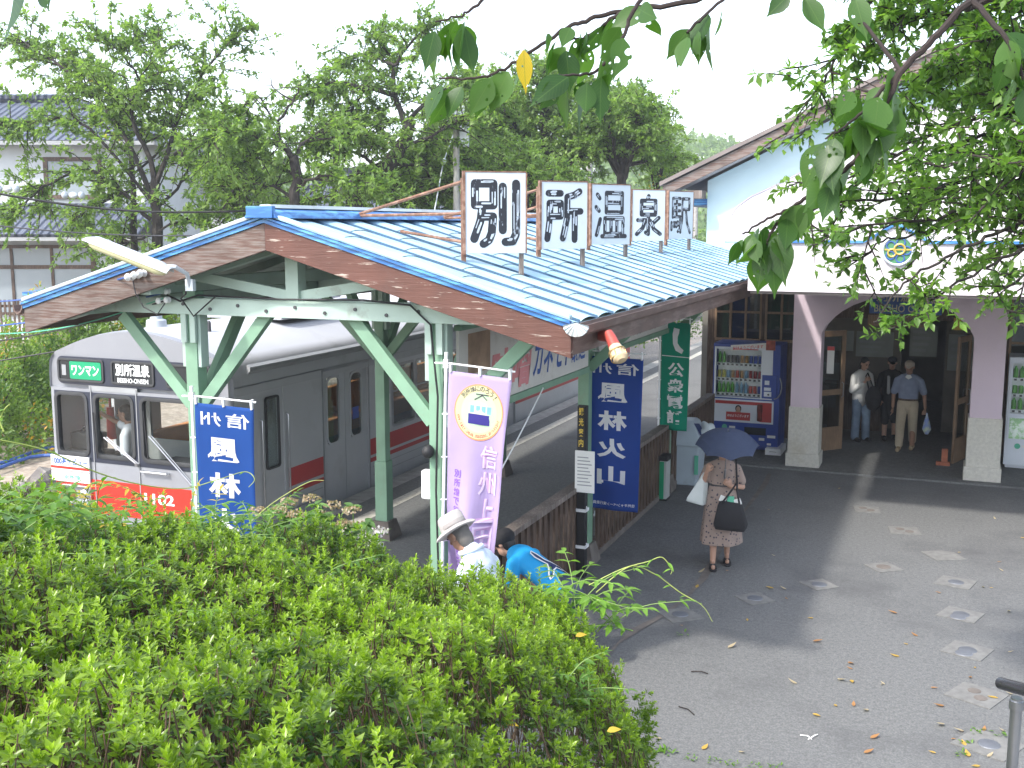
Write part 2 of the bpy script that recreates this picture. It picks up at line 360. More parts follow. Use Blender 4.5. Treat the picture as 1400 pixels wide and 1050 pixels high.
mt['silver'] = M('train_silver', (0.50, 0.51, 0.53), 0.42, metal=0.35, var=0.05, scale=4, dirt=(0.4, 0.4, 0.4), dscale=1.2)
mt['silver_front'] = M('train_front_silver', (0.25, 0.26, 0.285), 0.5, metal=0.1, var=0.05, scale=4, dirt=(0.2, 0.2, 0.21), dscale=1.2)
mt['train_roof'] = M('train_roof', (0.42, 0.43, 0.45), 0.55, var=0.06, scale=2, dirt=(0.3, 0.3, 0.3), dscale=0.8)
mt['train_red'] = M('train_red', (0.5, 0.03, 0.018), 0.4, var=0.05, scale=4)
mt['train_red_side'] = M('train_red_side', (0.42, 0.035, 0.035), 0.4, var=0.06, scale=4)
mt['train_dark'] = M('train_dark', (0.022, 0.027, 0.045), 0.4, var=0.1, scale=5)
mt['rubber'] = M('rubber', (0.035, 0.037, 0.04), 0.6, var=0.2, scale=9)
mt['black'] = M('black', (0.015, 0.015, 0.017), 0.6, var=0.2, scale=9)
mt['dark_grey'] = M('dark_grey', (0.06, 0.06, 0.065), 0.6, var=0.2, scale=7)
mt['mid_grey'] = M('mid_grey', (0.28, 0.29, 0.3), 0.6, var=0.1, scale=7)
mt['white'] = M('white_paint', (0.78, 0.79, 0.8), 0.5, var=0.04, scale=5)
mt['paper'] = M('paper', (0.72, 0.72, 0.7), 0.8, var=0.05, scale=9)
mt['chrome'] = M('chrome', (0.7, 0.72, 0.74), 0.25, metal=0.9, var=0.08, scale=9)
mt['steel'] = M('steel', (0.35, 0.36, 0.38), 0.3, metal=0.85, var=0.15, scale=9)
mt['galv'] = M('galvanised', (0.5, 0.54, 0.58), 0.45, metal=0.3, var=0.15, scale=9)
mt['green_roll'] = M('green_roll', (0.0, 0.27, 0.12), 0.5, var=0.04)
mt['text_white'] = M('text_white', (0.8, 0.82, 0.82), 0.6, var=0.04)
mt['text_blue'] = M('text_blue', (0.04, 0.1, 0.33), 0.6, var=0.08)
mt['text_navy'] = M('text_navy', (0.02, 0.035, 0.11), 0.6, var=0.1)
mt['text_pink'] = M('text_pink', (0.62, 0.24, 0.25), 0.7, var=0.15, scale=10)
mt['text_green'] = M('text_green', (0.1, 0.42, 0.28), 0.7)
mt['text_purple'] = M('text_purple', (0.22, 0.1, 0.45), 0.7, var=0.1)
mt['text_red'] = M('text_red', (0.55, 0.06, 0.06), 0.7)
mt['ad_board'] = M('ad_board', (0.6, 0.585, 0.55), 0.6, var=0.08, scale=3, dirt=(0.4, 0.36, 0.3), dscale=2.5)
mt['flag_blue'] = cloth_mat('flag_blue', (0.018, 0.075, 0.30))
mt['flag_navy'] = cloth_mat('flag_navy', (0.018, 0.06, 0.29))
mt['flag_green'] = cloth_mat('flag_green', (0.0, 0.25, 0.155))
mt['flag_lilac'] = cloth_mat('flag_lilac', (0.50, 0.40, 0.64))
mt['flag_white'] = cloth_mat('flag_white_print', (0.78, 0.78, 0.8))
mt['glass'] = glass_mat('glass')
mt['glass_clear'] = glass_mat('glass_clear', (0.93, 0.95, 0.95), 0.02)
mt['glass_dark'] = M('glass_dark', (0.02, 0.024, 0.028), 0.08, var=0.0, spec=0.6)
mt['vm_blue'] = M('vm_blue', (0.025, 0.06, 0.30), 0.35, var=0.05)
mt['vm_white'] = M('vm_white', (0.66, 0.7, 0.76), 0.4, var=0.04)
mt['bark'] = M('bark', (0.018, 0.014, 0.012), 0.95, var=0.35, scale=12, stretch=(1, 1, 0.4), col2=(0.045, 0.038, 0.034), bump=0.6)
mt['twig'] = M('twig', (0.026, 0.018, 0.016), 0.9, var=0.3, scale=20)
mt['stem'] = M('stem', (0.16, 0.25, 0.06), 0.7, var=0.2, scale=20)
mt['skin'] = M('skin', (0.46, 0.27, 0.19), 0.5, var=0.06, scale=14)
mt['skin_tan'] = M('skin_tan', (0.32, 0.175, 0.115), 0.55, var=0.08, scale=14)
mt['hair'] = M('hair', (0.012, 0.010, 0.009), 0.5, var=0.3, scale=40)
mt['tile'] = None
# ------------------------------------------------------------------ the setting
def sheet(name, x0, x1, y0, y1, z, mat, n=1):
    o = MB(); 
    for i in range(n):
        for j in range(n):
            a = x0 + (x1 - x0) * i / n; b = x0 + (x1 - x0) * (i + 1) / n; c = y0 + (y1 - y0) * j / n; d = y0 + (y1 - y0) * (j + 1) / n
            o.add([(a, c, z), (b, c, z), (b, d, z), (a, d, z)], [[0, 1, 2, 3]])
    return o.build(name, mat, kind='structure')
sheet('ground', -8.2, 260, -60, 420, 0.0, mt['asphalt'])
m = MB(); m.b2((-8.2, 2, -1.3), (-8.14, 70, -0.005)); m.build('platform_edge_wall', mt['concrete'], kind='structure')
sheet('platform', -7.86, -4.05, 3.0, 20.2, 0.004, mt['platform'])
sheet('platform_edge', -8.2, -7.86, 3.0, 60, 0.006, mt['concrete'])
sheet('platform_line', -7.5, -7.3, 3.0, 60, 0.010, mt['cream_line'])
sheet('track_bed', -13.6, -8.2, -60, 420, -1.15, mt['ballast'])
# the dirt yard on the far side of the track, with an uneven edge
m = MB(); nx, ny = 40, 60
for i in range(nx + 1):
    for j in range(ny + 1):
        x = -13.3 - (i / nx) ** 1.6 * 60; y = -10 + j * 1.6
        z = 0.0 + 0.10 * math.sin(x * 1.3 + y * .7) * math.sin(y * .9) + 0.05 * math.sin(3.1 * x) * math.cos(2.3 * y)
        if i == 0: z -= 0.15
        m.v.append(Vector((x + (0.25 * math.sin(y * 1.7) if i < 2 else 0), y, z)))
m.f = [[i * (ny + 1) + j, (i + 1) * (ny + 1) + j, (i + 1) * (ny + 1) + j + 1, i * (ny + 1) + j + 1] for i in range(nx) for j in range(ny)]; m.m = [0] * len(m.f)
m.build('dirt_yard', mt['dirt'], smooth=True, kind='structure')
sheet('far_ground', -260, -70, -60, 420, -0.1, mt['dirt'])
# rough stone retaining wall of the yard
def lump(c, rad, seed, k=0.25, sub=3):
    bm = bmesh.new(); bmesh.ops.create_icosphere(bm, subdivisions=sub, radius=1)
    rr = random.Random(seed); ph = [(rr.uniform(1, 4), rr.uniform(1, 4), rr.uniform(1, 4), rr.uniform(0, 6)) for _ in range(5)]
    vs = []
    for v in bm.verts:
        d = 1 + k * sum(math.sin(a * v.co.x + b * v.co.y + c_ * v.co.z + p) for a, b, c_, p in ph) / 3
        vs.append(Vector((v.co.x * rad[0] * d, v.co.y * rad[1] * d, v.co.z * rad[2] * d)) + Vector(c))
    fs = [[v.index for v in f.verts] for f in bm.faces]; bm.free(); return vs, fs
m = MB(); m.b2((-13.6, 4, -1.3), (-13.42, 60, -0.22))
for i in range(70):
    y = 8 + random.random() * 9; z = -1.0 + random.random() * 0.95
    vs, fs = lump((-13.32 + random.uniform(-.1, .1), y, z), (0.22, random.uniform(.25, .45), random.uniform(.16, .28)), i, sub=2); m.add(vs, fs)
tag(m.build('stone_wall', mt['rock'], smooth=False), 'rough dark stone retaining wall below the dirt yard left of the train', 'wall')
# big stones in the yard
for k, (px, py, rx, rz, lab) in enumerate([(62, 578, .55, .22, 'long flat weathered stone kerb at the foot of the garden bushes'), (35, 574, .3, .2, 'grey boulder left of the long flat stone'), (12, 585, .26, .16, 'small brownish boulder furthest left below the bushes')]):
    p = at(px, py, 24.0 if k == 0 else 23.2); t = (0 - H) / (p.z - H); p = EYE + (p - EYE) * t
    vs, fs = lump((0, 0, 0.1), (rx, rx * .6, rz), 40 + k, .2); m = MB(); m.add(vs, fs); o = m.build('boulder', mt['rock']); o.location = p; tag(o, lab, 'boulder')
# rails
for x in (-10.22, -9.16):
    m = MB(); m.prism([(-.06, 0), (.06, 0), (.06, .02), (.01, .04), (.01, .12), (.035, .13), (.035, .155), (-.035, .155), (-.035, .13), (-.01, .12), (-.01, .04), (-.06, .02)], 2, 70, lambda u, v, t: Vector((x + u, t, -1.15 + v)))
    tag(m.build('rail', mt['rust']), 'steel running rail under the ' + ('far' if x < -9.7 else 'platform') + ' side of the train', 'rail')
# planted bank under the hedge, and the steps beside it
def hz(u, d):   # hedge top
    return 1.93 - 0.2 * u + 0.19 * (6.3 - d)
m = MB(); us = np.linspace(-6, 0.62, 24); ds = np.linspace(-3, 7.6, 30)
for u in us:
    for d in ds:
        z = min(2.0, hz(u, d) - 1.25)
        e = min(1, max(0, (7.4 - d) / 0.9)); z = max(-0.05, z * e)
        if u > 0.45: z = min(z, max(-.05, 2.2 - .5 * d) if u > 0.6 else z * .75)
        m.v.append(ud(u, d, z))
n2 = len(ds); m.f = [[i * n2 + j, (i + 1) * n2 + j, (i + 1) * n2 + j + 1, i * n2 + j + 1] for i in range(len(us) - 1) for j in range(n2 - 1)]; m.m = [0] * len(m.f)
m.build('planted_bank', mt['soil'], smooth=True, kind='structure')
m = MB()
for k in range(14):
    z = 2.3 - k * 0.165; d = 0.6 + k * 0.29
    m.b2((-0, 0, 0), (0, 0, 0)) if False else None
    a = [ud(0.66, d - (3 if k == 0 else 0), z), ud(2.6, d - (3 if k == 0 else 0), z), ud(2.6, d + .29, z), ud(0.66, d + .29, z)]
    m.add(a + [Vector((v.x, v.y, -0.05)) for v in a], [[0, 1, 2, 3], [0, 4, 5, 1], [1, 5, 6, 2], [2, 6, 7, 3], [3, 7, 4, 0]])
m.build('steps', mt['concrete'], kind='structure')

# older, darker strip of asphalt along the fence with a ragged seam
def on0(x, y, z=0.0): p = at(x, y, 5); return EYE + (p - EYE) * ((z - H) / (p.z - H))
seam_ = [on0(x, y, .004) for x, y in ((1052, 648), (1046, 662), (1012, 706), (985, 750), (962, 790), (938, 818), (905, 842), (868, 862), (845, 880), (800, 930))]
m = MB()
for a, b in zip(seam_[:-1], seam_[1:]): m.add([a, b, Vector((-3.86, b.y, .004)), Vector((-3.86, a.y, .004))], [[0, 1, 2, 3]])
m.build('path', M('old_asphalt', (0.118, 0.12, 0.125), 0.9, var=0.16, scale=60, col2=(0.175, 0.175, 0.17), lo=0.42, hi=0.62, bump=0.3, bscale=150, dirt=(0.08, 0.08, 0.083), dscale=0.7, dlo=.5, dhi=.72, spec=.3), kind='structure')
m = MB(); vs = []
for i, p in enumerate(seam_): w_ = .03 + .02 * math.sin(i * 2.1); vs += [p + Vector((-w_, 0, .004)), p + Vector((w_, 0, .004))]
m.add(vs, [[2 * i, 2 * i + 1, 2 * i + 3, 2 * i + 2] for i in range(len(seam_) - 1)]); m.build('path_seam', mt['concrete_dark'], kind='structure')
# ------------------------------------------------------------------ platform canopy
RX, EX, LX = -5.36, -2.65, -8.08; RZ, EZ = 4.06, 3.27; Y0, Y1 = 7.66, 19.15
SLP = (RZ - EZ) / (EX - RX)
def rz(x): return RZ - SLP * abs(x - RX)
cano = thing('platform_canopy', 'long gabled platform canopy with blue ribbed metal roof and mint green posts', 'canopy', (RX, Y0, 0))
# sheet roofing, each slope with half round rolls every 0.44 m and lap steps
for sgn, nm in ((1, 'roof_slope'), (-1, 'roof_slope')):
    m = MB(); g = MB(); xe = EX if sgn > 0 else LX
    NS = 5
    for k in range(27):
        yc = Y0 + 0.2 + 0.44 * k
        if yc > Y1: break
        prof = [(.009, 0), (.05, .012), (.13, .024), (.22, .028), (.31, .024), (.39, .012), (.431, 0)]
        rows = [prof] + ([[(-.2, .0), (-.12, .012), (-.009, 0)]] if k == 0 else [])
        for pr in rows:
            off = random.uniform(-.6, .6)
            for s_ in range(NS):
                ta = 0 if s_ == 0 else (s_ + off * .5) / NS; tb_ = 1 if s_ == NS - 1 else (s_ + 1 + off * .5) / NS; xa = RX + (xe - RX) * ta; xb = RX + (xe - RX) * tb_
                A = [Vector((xa, yc + y, rz(xa) + z - 0.002)) for y, z in pr]; B = [Vector((xb, yc + y, rz(xb) + z + 0.004)) for y, z in pr]
                n = len(pr); m.add(A + B, [[i, i + 1, n + i + 1, n + i] for i in range(n - 1)]); m.add([B[0] - Vector((0, 0, .006)), B[-1] - Vector((0, 0, .006)), B[-1], B[0]], [[0, 1, 2, 3]])
        def seam(mm, ya, yb, za, zb, xa, xb): mm.add([Vector((x, y, rz(x) + z)) for x in (xa, xb) for y, z in ((ya, za), (yb, za), (yb, zb), (ya, zb))], [[0, 1, 2, 3], [7, 6, 5, 4], [0, 4, 5, 1], [1, 5, 6, 2], [2, 6, 7, 3], [3, 7, 4, 0]])
        seam(g, yc - .006, yc + .006, -.006, .026, RX, xe + sgn * .004); 
    o = m.build(nm, mt['blue_roof'], cano, smooth=True); g.build('batten_seams', mt['blue_deep'], o)
m = MB()  # boarding below the sheets
for xe in (EX, LX):
    for k in range(5):
        xa = RX + (xe - RX) * (k + .004) / 5; xb = RX + (xe - RX) * (k + .985) / 5
        m.add([Vector((x, y, rz(x) + dz)) for dz in (-.035, -.012) for x, y in ((xa, Y0 + .02), (xb, Y0 + .02), (xb, Y1), (xa, Y1))], [[0, 1, 2, 3], [7, 6, 5, 4], [0, 4, 5, 1], [1, 5, 6, 2], [2, 6, 7, 3], [3, 7, 4, 0]])
m.build('roof_boarding', mt['under'], cano)
m = MB(); m.prism([(-.16, -.02), (-.13, .035), (0, .075), (.13, .035), (.16, -.02)], Y0 - .06, Y1, lambda u, v, t: Vector((RX + u, t, RZ + .03 + v))); m.box((RX, Y0 - .05, RZ + .06), (.26, .05, .1)); m.build('ridge_cap', mt['blue_trim'], cano, bevel=.006)
m = MB(); m.prism([(-.07, -.01), (-.05, .02), (.05, .02), (.07, -.01)], Y0 + .02, Y1, lambda u, v, t: Vector((RX + u, t, RZ + .105 + v))); m.build('ridge_strip', mt['steel_pale'], cano)
def slope_bar(m, x0, x1, y, zoff, h, t):
    m.add([Vector((x, yy, rz(x) + z)) for yy in (y, y + t) for x, z in ((x0, zoff), (x1, zoff), (x1, zoff - h), (x0, zoff - h))], [[0, 1, 2, 3], [7, 6, 5, 4], [0, 4, 5, 1], [1, 5, 6, 2], [2, 6, 7, 3], [3, 7, 4, 0]])
for xe in (EX, LX):
    m = MB(); slope_bar(m, RX, xe, Y0 - .035, .030, .018, .05); slope_bar(m, RX, xe, Y0 - .015, .003, .03, .03); m.build('verge_trim', mt['blue_trim'], cano)
    m = MB(); slope_bar(m, RX + (.1 if xe > RX else -.1), xe, Y0 - .03, .075, .036, .07); m.build('verge_roll', mt['steel_pale'] if xe < RX else mt['blue_roof'], cano, bevel=.012)
    m = MB(); slope_bar(m, RX, xe + (.0 if xe > RX else 0), Y0, -.03, .225, .05); m.build('barge_board', mt['barge'] if xe > RX else mt['barge_old'], cano, bevel=.004)
    m = MB(); sx = 1 if xe > RX else -1
    m.b2((xe, Y0 + .05, EZ - .03), (xe - sx * .04, Y1 - .1, EZ - .235)); m.build('eave_board', mt['fascia_wood'], cano)
    m = MB(); m.prism([(.0, 0), (.0, -.03), (.03, -.07), (.075, -.085), (.105, -.06), (.115, 0), (.105, 0), (.095, -.05), (.07, -.07), (.03, -.055), (.012, -.02), (.012, 0)], Y0 - .02, Y1, lambda u, v, t: Vector((xe + sx * u, t, EZ + .0 + v))); m.build('gutter', mt['fascia_wood'], cano, smooth=True)
m = MB(); vs = [Vector((EX + .05, Y0 - .04, EZ + .02))] + [Vector((EX + .05 + .1 * math.cos(a), Y0 - .045 + (.012 if i % 2 else 0), EZ + .0 - .085 * abs(math.sin(a)))) for i, a in enumerate(np.linspace(PI, 2 * PI, 17))]
m.add(vs + [v + Vector((0, .02, 0)) for v in vs], [[0, i, i + 1] for i in range(1, 17)] + [[18, 19 + i, 18 + i] for i in range(1, 17)] + [[i, 18 + i, 19 + i, i + 1] for i in range(1, 17)]); m.build('gutter_end', mt['steel_pale'], cano)
# frames
FR = [8.1, 12.0, 15.86]
CL, CR = -6.69, -3.97
for fi, y in enumerate(FR):
    for cx in (CL if fi else -6.47, CR):
        m = MB(); m.b2((cx - .085, y - .085, .2), (cx + .085, y + .085, 1.02)); m.add(*lump((0, 0, 0), (0.001, .001, .001), 1, sub=1)) if False else None
        m.b2((cx - .066, y - .066, 1.0), (cx + .066, y + .066, 3.42)); 
        po = m.build('post', mt['mint'], cano, bevel=.006)
        m = MB(); m.lathe((cx, y, 0), [(.235, 0), (.225, .05), (.165, .24)], 4, Matrix.Rotation(PI / 4, 3, 'Z')); m.build('foot', mt['concrete_dark'], po)
        m = MB()
        for s in (-1, 1): m.b2((cx + s * .068, y - .055, 2.72), (cx + s * .105, y + .055, 3.3)); m.b2((cx + s * .05 - .03, y - .10, 2.95), (cx + s * .05 + .03, y - .068, 3.28))
        m.build('cheek_plate', mt['mint_pale'], po, bevel=.004)
        for (dx, dy) in ((-1, 0), (1, 0), (0, 1), (0, -1)):
            if fi == 0 and dy == -1: continue
            a = Vector((cx + dx * .06, y + dy * .06, 2.36)); L = .82 if dx else .75
            b = Vector((cx + dx * L, y + dy * L, 3.24 if abs(cx + dx * L - RX) < 1.4 or dy else 3.2))
            if dx and abs(b.x - RX) > 1.4: b.z = rz(b.x) - .32; 
            m = MB(); m.bar(a, b, .075, .11); m.build('brace', mt['mint'], cano, bevel=.004)
    m = MB(); m.b2((LX + .55, y - .11, 3.21), (EX - .55, y - .07, 3.36)); m.b2((LX + .55, y + .07, 3.21), (EX - .55, y + .11, 3.36))
    tb = m.build('tie_beam', mt['mint_pale'], cano, bevel=.004)
    m = MB()
    for k in range(9): m.cyl((-6.5 + k * .3, y - .122, 3.285 + .02 * (-1) ** k), (-6.5 + k * .3, y - .108, 3.285 + .02 * (-1) ** k), .016, n=8)
    m.build('bolt', mt['dark_grey'], tb)
    m = MB(); m.b2((RX - .065, y - .065, 3.3), (RX + .065, y + .065, RZ - .16)); m.build('king_post', mt['mint_pale'], cano, bevel=.004)
    for s in (-1, 1):
        m = MB(); xa = RX + s * .05; xb = RX + s * 2.6
        m.add([Vector((x, yy, rz(x) + z)) for yy in (y - .05, y + .05) for x, z in ((xa, -.1), (xb, -.1), (xb, -.2), (xa, -.24))], [[0, 1, 2, 3], [7, 6, 5, 4], [0, 4, 5, 1], [1, 5, 6, 2], [2, 6, 7, 3], [3, 7, 4, 0]])
        m.build('rafter', mt['mint_pale'], cano)
        m = MB(); m.bar((RX + s * .06, y, 3.4), (RX + s * 1.05, y, rz(RX + 1.05) - .2), .06, .09); m.build('strut', mt['mint_pale'], cano)
for x, z in ((CL, 3.42), (CR, 3.42), (RX, RZ - .15), (LX + .45, rz(LX + .45) - .2), (EX - .45, rz(EX - .45) - .2)):
    m = MB(); m.b2((x - .06, Y0 + .05, z - .02), (x + .06, Y1 - .1, z + .11)); m.build('purlin', mt['mint_pale'], cano, bevel=.004)
for y in np.arange(Y0 + .9, Y1 - .3, .98):
    if min(abs(y - f) for f in FR) < .2: continue
    for s in (-1, 1):
        m = MB(); xa = RX; xb = RX + s * 2.66
        m.add([Vector((x, yy, rz(x) + z)) for yy in (y - .03, y + .03) for x, z in ((xa, -.036), (xb, -.036), (xb, -.11), (xa, -.11))], [[0, 1, 2, 3], [7, 6, 5, 4], [0, 4, 5, 1], [1, 5, 6, 2], [2, 6, 7, 3], [3, 7, 4, 0]])
        m.build('common_rafter', mt['under'], cano)
# wiring on the tie beam and post
m = MB()
m.tube([(-6.7, 7.96, 3.4), (-6.5, 7.95, 3.33), (-6.3, 7.95, 3.39), (-5.4, 7.95, 3.375), (-4.6, 7.95, 3.39), (-4.15, 7.94, 3.36), (-3.98, 7.97, 3.2), (-3.93, 7.99, 2.6), (-3.95, 7.98, 1.8), (-3.92, 7.97, .6)], .009, 6)
m.tube([(-6.15, 7.62, 3.6), (-6.2, 7.66, 3.42), (-6.45, 7.9, 3.36), (-6.35, 7.94, 3.2), (-6.1, 7.93, 3.38)], .008, 6)
m.build('cable', mt['black'], cano)
m = MB()
for p in ((-6.72, 7.93, 3.42), (-6.63, 7.93, 3.42), (-6.72, 7.93, 3.33), (-6.63, 7.93, 3.34)): m.lathe(p, [(.014, -.035), (.03, -.02), (.02, 0), (.03, .018), (.014, .035)], 10, Matrix.Rotation(PI / 2, 3, 'X'))
m.build('insulator', mt['white'], cano, smooth=True)
# insulators on the barge board
m = MB()
for dx in (0, .07, .14): m.lathe((-6.76 + dx, 7.6, 3.56 + dx * .25), [(.012, -.05), (.034, -.035), (.022, -.01), (.036, .02), (.014, .05)], 10, Matrix.Rotation(PI / 2, 3, 'X'))
io = m.build('insulator', mt['white'], cano, smooth=True)
m = MB(); m.tube([(-6.72, 7.6, 3.53), (-6.68, 7.58, 3.42), (-6.6, 7.58, 3.3), (-6.45, 7.58, 3.24), (-6.38, 7.6, 3.34)], .006, 6); m.build('lead_wire', mt['black'], cano)
# white meter box on right front post
m = MB(); m.b2((-4.12, 8.03, 1.70), (-4.03, 8.12, 1.95)); m.build('switch_box', mt['white'], cano, bevel=.02)
m = MB(); m.ell((-4.02, 7.98, 2.13), (.05, .06, .06)); m.build('round_bell', mt['black'], cano, smooth=True)

# fluorescent street lamp on the left barge board
lt = thing('fluorescent_lamp', 'long fluorescent street lamp with yellowed cover on the left barge board', 'lamp', (-6.17, 7.6, 3.6))
A, B = Vector((-6.88, 7.30, 3.87)), Vector((-6.24, 7.44, 3.63)); dr = (B - A).normalized()
m = MB(); m.tube([A - dr * .02, A, A + dr * .05, B - dr * .06, B, B + dr * .03], [.024, .042, .056, .058, .045, .024], 12); o = m.build('lamp_cover', M('lamp_plastic', (0.62, 0.6, 0.36), 0.35, var=.15, scale=7, dirt=(.4, .36, .2), dscale=5), lt, smooth=True)
m = MB()
for k, off in ((0, .062),):
    up_ = Vector((0, 0, 1)) - dr * dr.z; up_.normalize(); sd = dr.cross(up_)
    prof = [(-.066, .0), (-.058, .034), (-.03, .062), (0, .07), (.03, .062), (.058, .034), (.066, .0)]
    P = [[p0 + sd * a + up_ * (b * sc) for a, b in prof] for p0, sc in ((A - dr * .05, .4), (A + dr * .05, 1), (B - dr * .03, 1), (B + dr * .06, .6))]
    for i in range(3):
        m.add(P[i] + P[i + 1], [[j, j + 1, 8 + j, 7 + j] for j in range(6)])
m.build('lamp_hood', mt['galv'], lt, smooth=True)
m = MB(); m.tube([B - dr * .02 + Vector((0, 0, .03)), B + Vector((.08, .05, .03)), (-6.13, 7.6, 3.6), (-6.13, 7.64, 3.48)], .02, 8); m.b2((-6.17, 7.62, 3.45), (-6.09, 7.66, 3.55)); m.build('bracket', mt['galv'], lt, smooth=True)

# red alarm lamp on the right eave
rl = thing('alarm_lamp', 'red enamelled lamp with caged brass glass under the right front eave corner', 'lamp', (-2.62, 8.35, 3.13))
m = MB(); m.tube([(-2.62, 8.35, 3.13), (-2.5, 8.2, 3.13)], [.05, .034], 12); m.tube([(-2.5, 8.2, 3.13), (-2.44, 8.0, 3.14)], [.034, .034], 12); m.build('arm', M('red_enamel', (.42, .06, .045), .45, var=.2, scale=9, dirt=(.3, .12, .08), dscale=6), rl, smooth=True)
m = MB(); m.tube([(-2.435, 7.915, 3.2), (-2.405, 7.885, 3.16), (-2.36, 7.84, 3.1)], [.032, .042, .048], 14); m.build('lamp_body', bpy.data.materials['red_enamel'], rl, smooth=True)
m = MB(); m.tube([(-2.36, 7.84, 3.1), (-2.335, 7.815, 3.065), (-2.29, 7.77, 3.02), (-2.28, 7.76, 3.005)], [.048, .058, .058, .035], 16); m.build('lamp_glass', M('amber_glass', (.55, .42, .26), .25, var=.3, scale=12), rl, smooth=True)
m = MB(); ax = Vector((-.36, -.36, -.5)).normalized() if False else Vector((.5, -.5, -.72)).normalized(); q = ax.to_track_quat('Z', 'Y').to_matrix(); c0 = Vector((-2.335, 7.815, 3.065))
for k in range(8):
    a = PI * k / 4; e = Vector((math.cos(a), math.sin(a), 0)); m.tube([c0 + q @ (e * .063), c0 + q @ (e * .065 + Vector((0, 0, .06))), c0 + q @ (e * .034 + Vector((0, 0, .08)))], .004, 5)
for r_, z_ in ((.066, .0), (.065, .06), (.036, .08)): m.tube([c0 + q @ Vector((r_ * math.cos(a), r_ * math.sin(a), z_)) for a in np.linspace(0, 2 * PI, 17)], .005, 5)
m.build('cage', M('brass', (.5, .36, .17), .4, metal=.7, var=.2), rl, smooth=True)

# the five big letter boards on the roof
CH = '別所温泉駅'
def smooth_flat(L2): return L2
def box_(x0, y0, x1, y1): return [(x0, y0), (x1, y0), (x1, y1), (x0, y1), (x0, y0)]
STW = [.074, .070, .053, .058, .050]
STK = {'別': [box_(.06, .62, .46, .97), [(.22, .60), (.18, .38), (.04, .08)], [(.2, .44), (.45, .44), (.42, .18), (.36, .06), (.24, .0)], [(.66, .92), (.66, .22)], [(.95, .97), (.95, .16), (.88, .04), (.72, .03)]],
 '所': [[(.05, .93), (.40, .93)], box_(.1, .48, .40, .74), [(.08, .74), (.08, .4), (.02, .04)], [(.93, .97), (.78, .9), (.58, .86)], [(.58, .86), (.58, .45), (.46, .05)], [(.58, .58), (.97, .58)], [(.80, .58), (.80, .02)]],
 '温': [[(.04, .93), (.12, .85)], [(.0, .66), (.10, .58)], [(.02, .06), (.14, .40)], box_(.34, .55, .88, .97), [(.36, .76), (.86, .76)], box_(.3, .08, .92, .42), [(.51, .4), (.51, .1)], [(.71, .4), (.71, .1)], [(.2, .03), (1.0, .03)]],
 '泉': [[(.5, 1.0), (.46, .9)], box_(.22, .52, .78, .88), [(.24, .70), (.76, .70)], [(.5, .5), (.5, .02), (.4, .06)], [(.08, .38), (.38, .38), (.28, .18), (.04, .02)], [(.92, .44), (.66, .28)], [(.58, .36), (.72, .15), (.98, .02)]],
 '駅': [[(.06, .96), (.06, .44)], [(.06, .96), (.46, .96)], [(.26, .96), (.26, .46)], [(.06, .79), (.44, .79)], [(.06, .62), (.44, .62)], [(.06, .46), (.47, .46), (.45, .12), (.34, .05)], [(.0, .3), (.0, .1)], [(.13, .3), (.14, .18)], [(.23, .3), (.25, .18)], [(.33, .32), (.34, .22)], [(.58, .95), (.95, .95), (.95, .66), (.58, .66)], [(.58, .95), (.57, .4), (.48, .03)], [(.76, .66), (.83, .3), (1.0, .02)]]}
SP = [((-4.05, 8.79), (-3.61, 9.09), 4.475, 3.765), ((-4.01, 10.58), (-3.65, 10.96), 4.46, 3.77), ((-4.08, 12.46), (-3.76, 12.97), 4.5, 3.785), ((-4.18, 14.57), (-3.82, 14.92), 4.5, 3.805), ((-4.09, 16.27), (-3.84, 16.76), 4.53, 3.815)]
POSW = ['nearest and largest', 'second', 'middle', 'fourth', 'farthest and smallest looking']
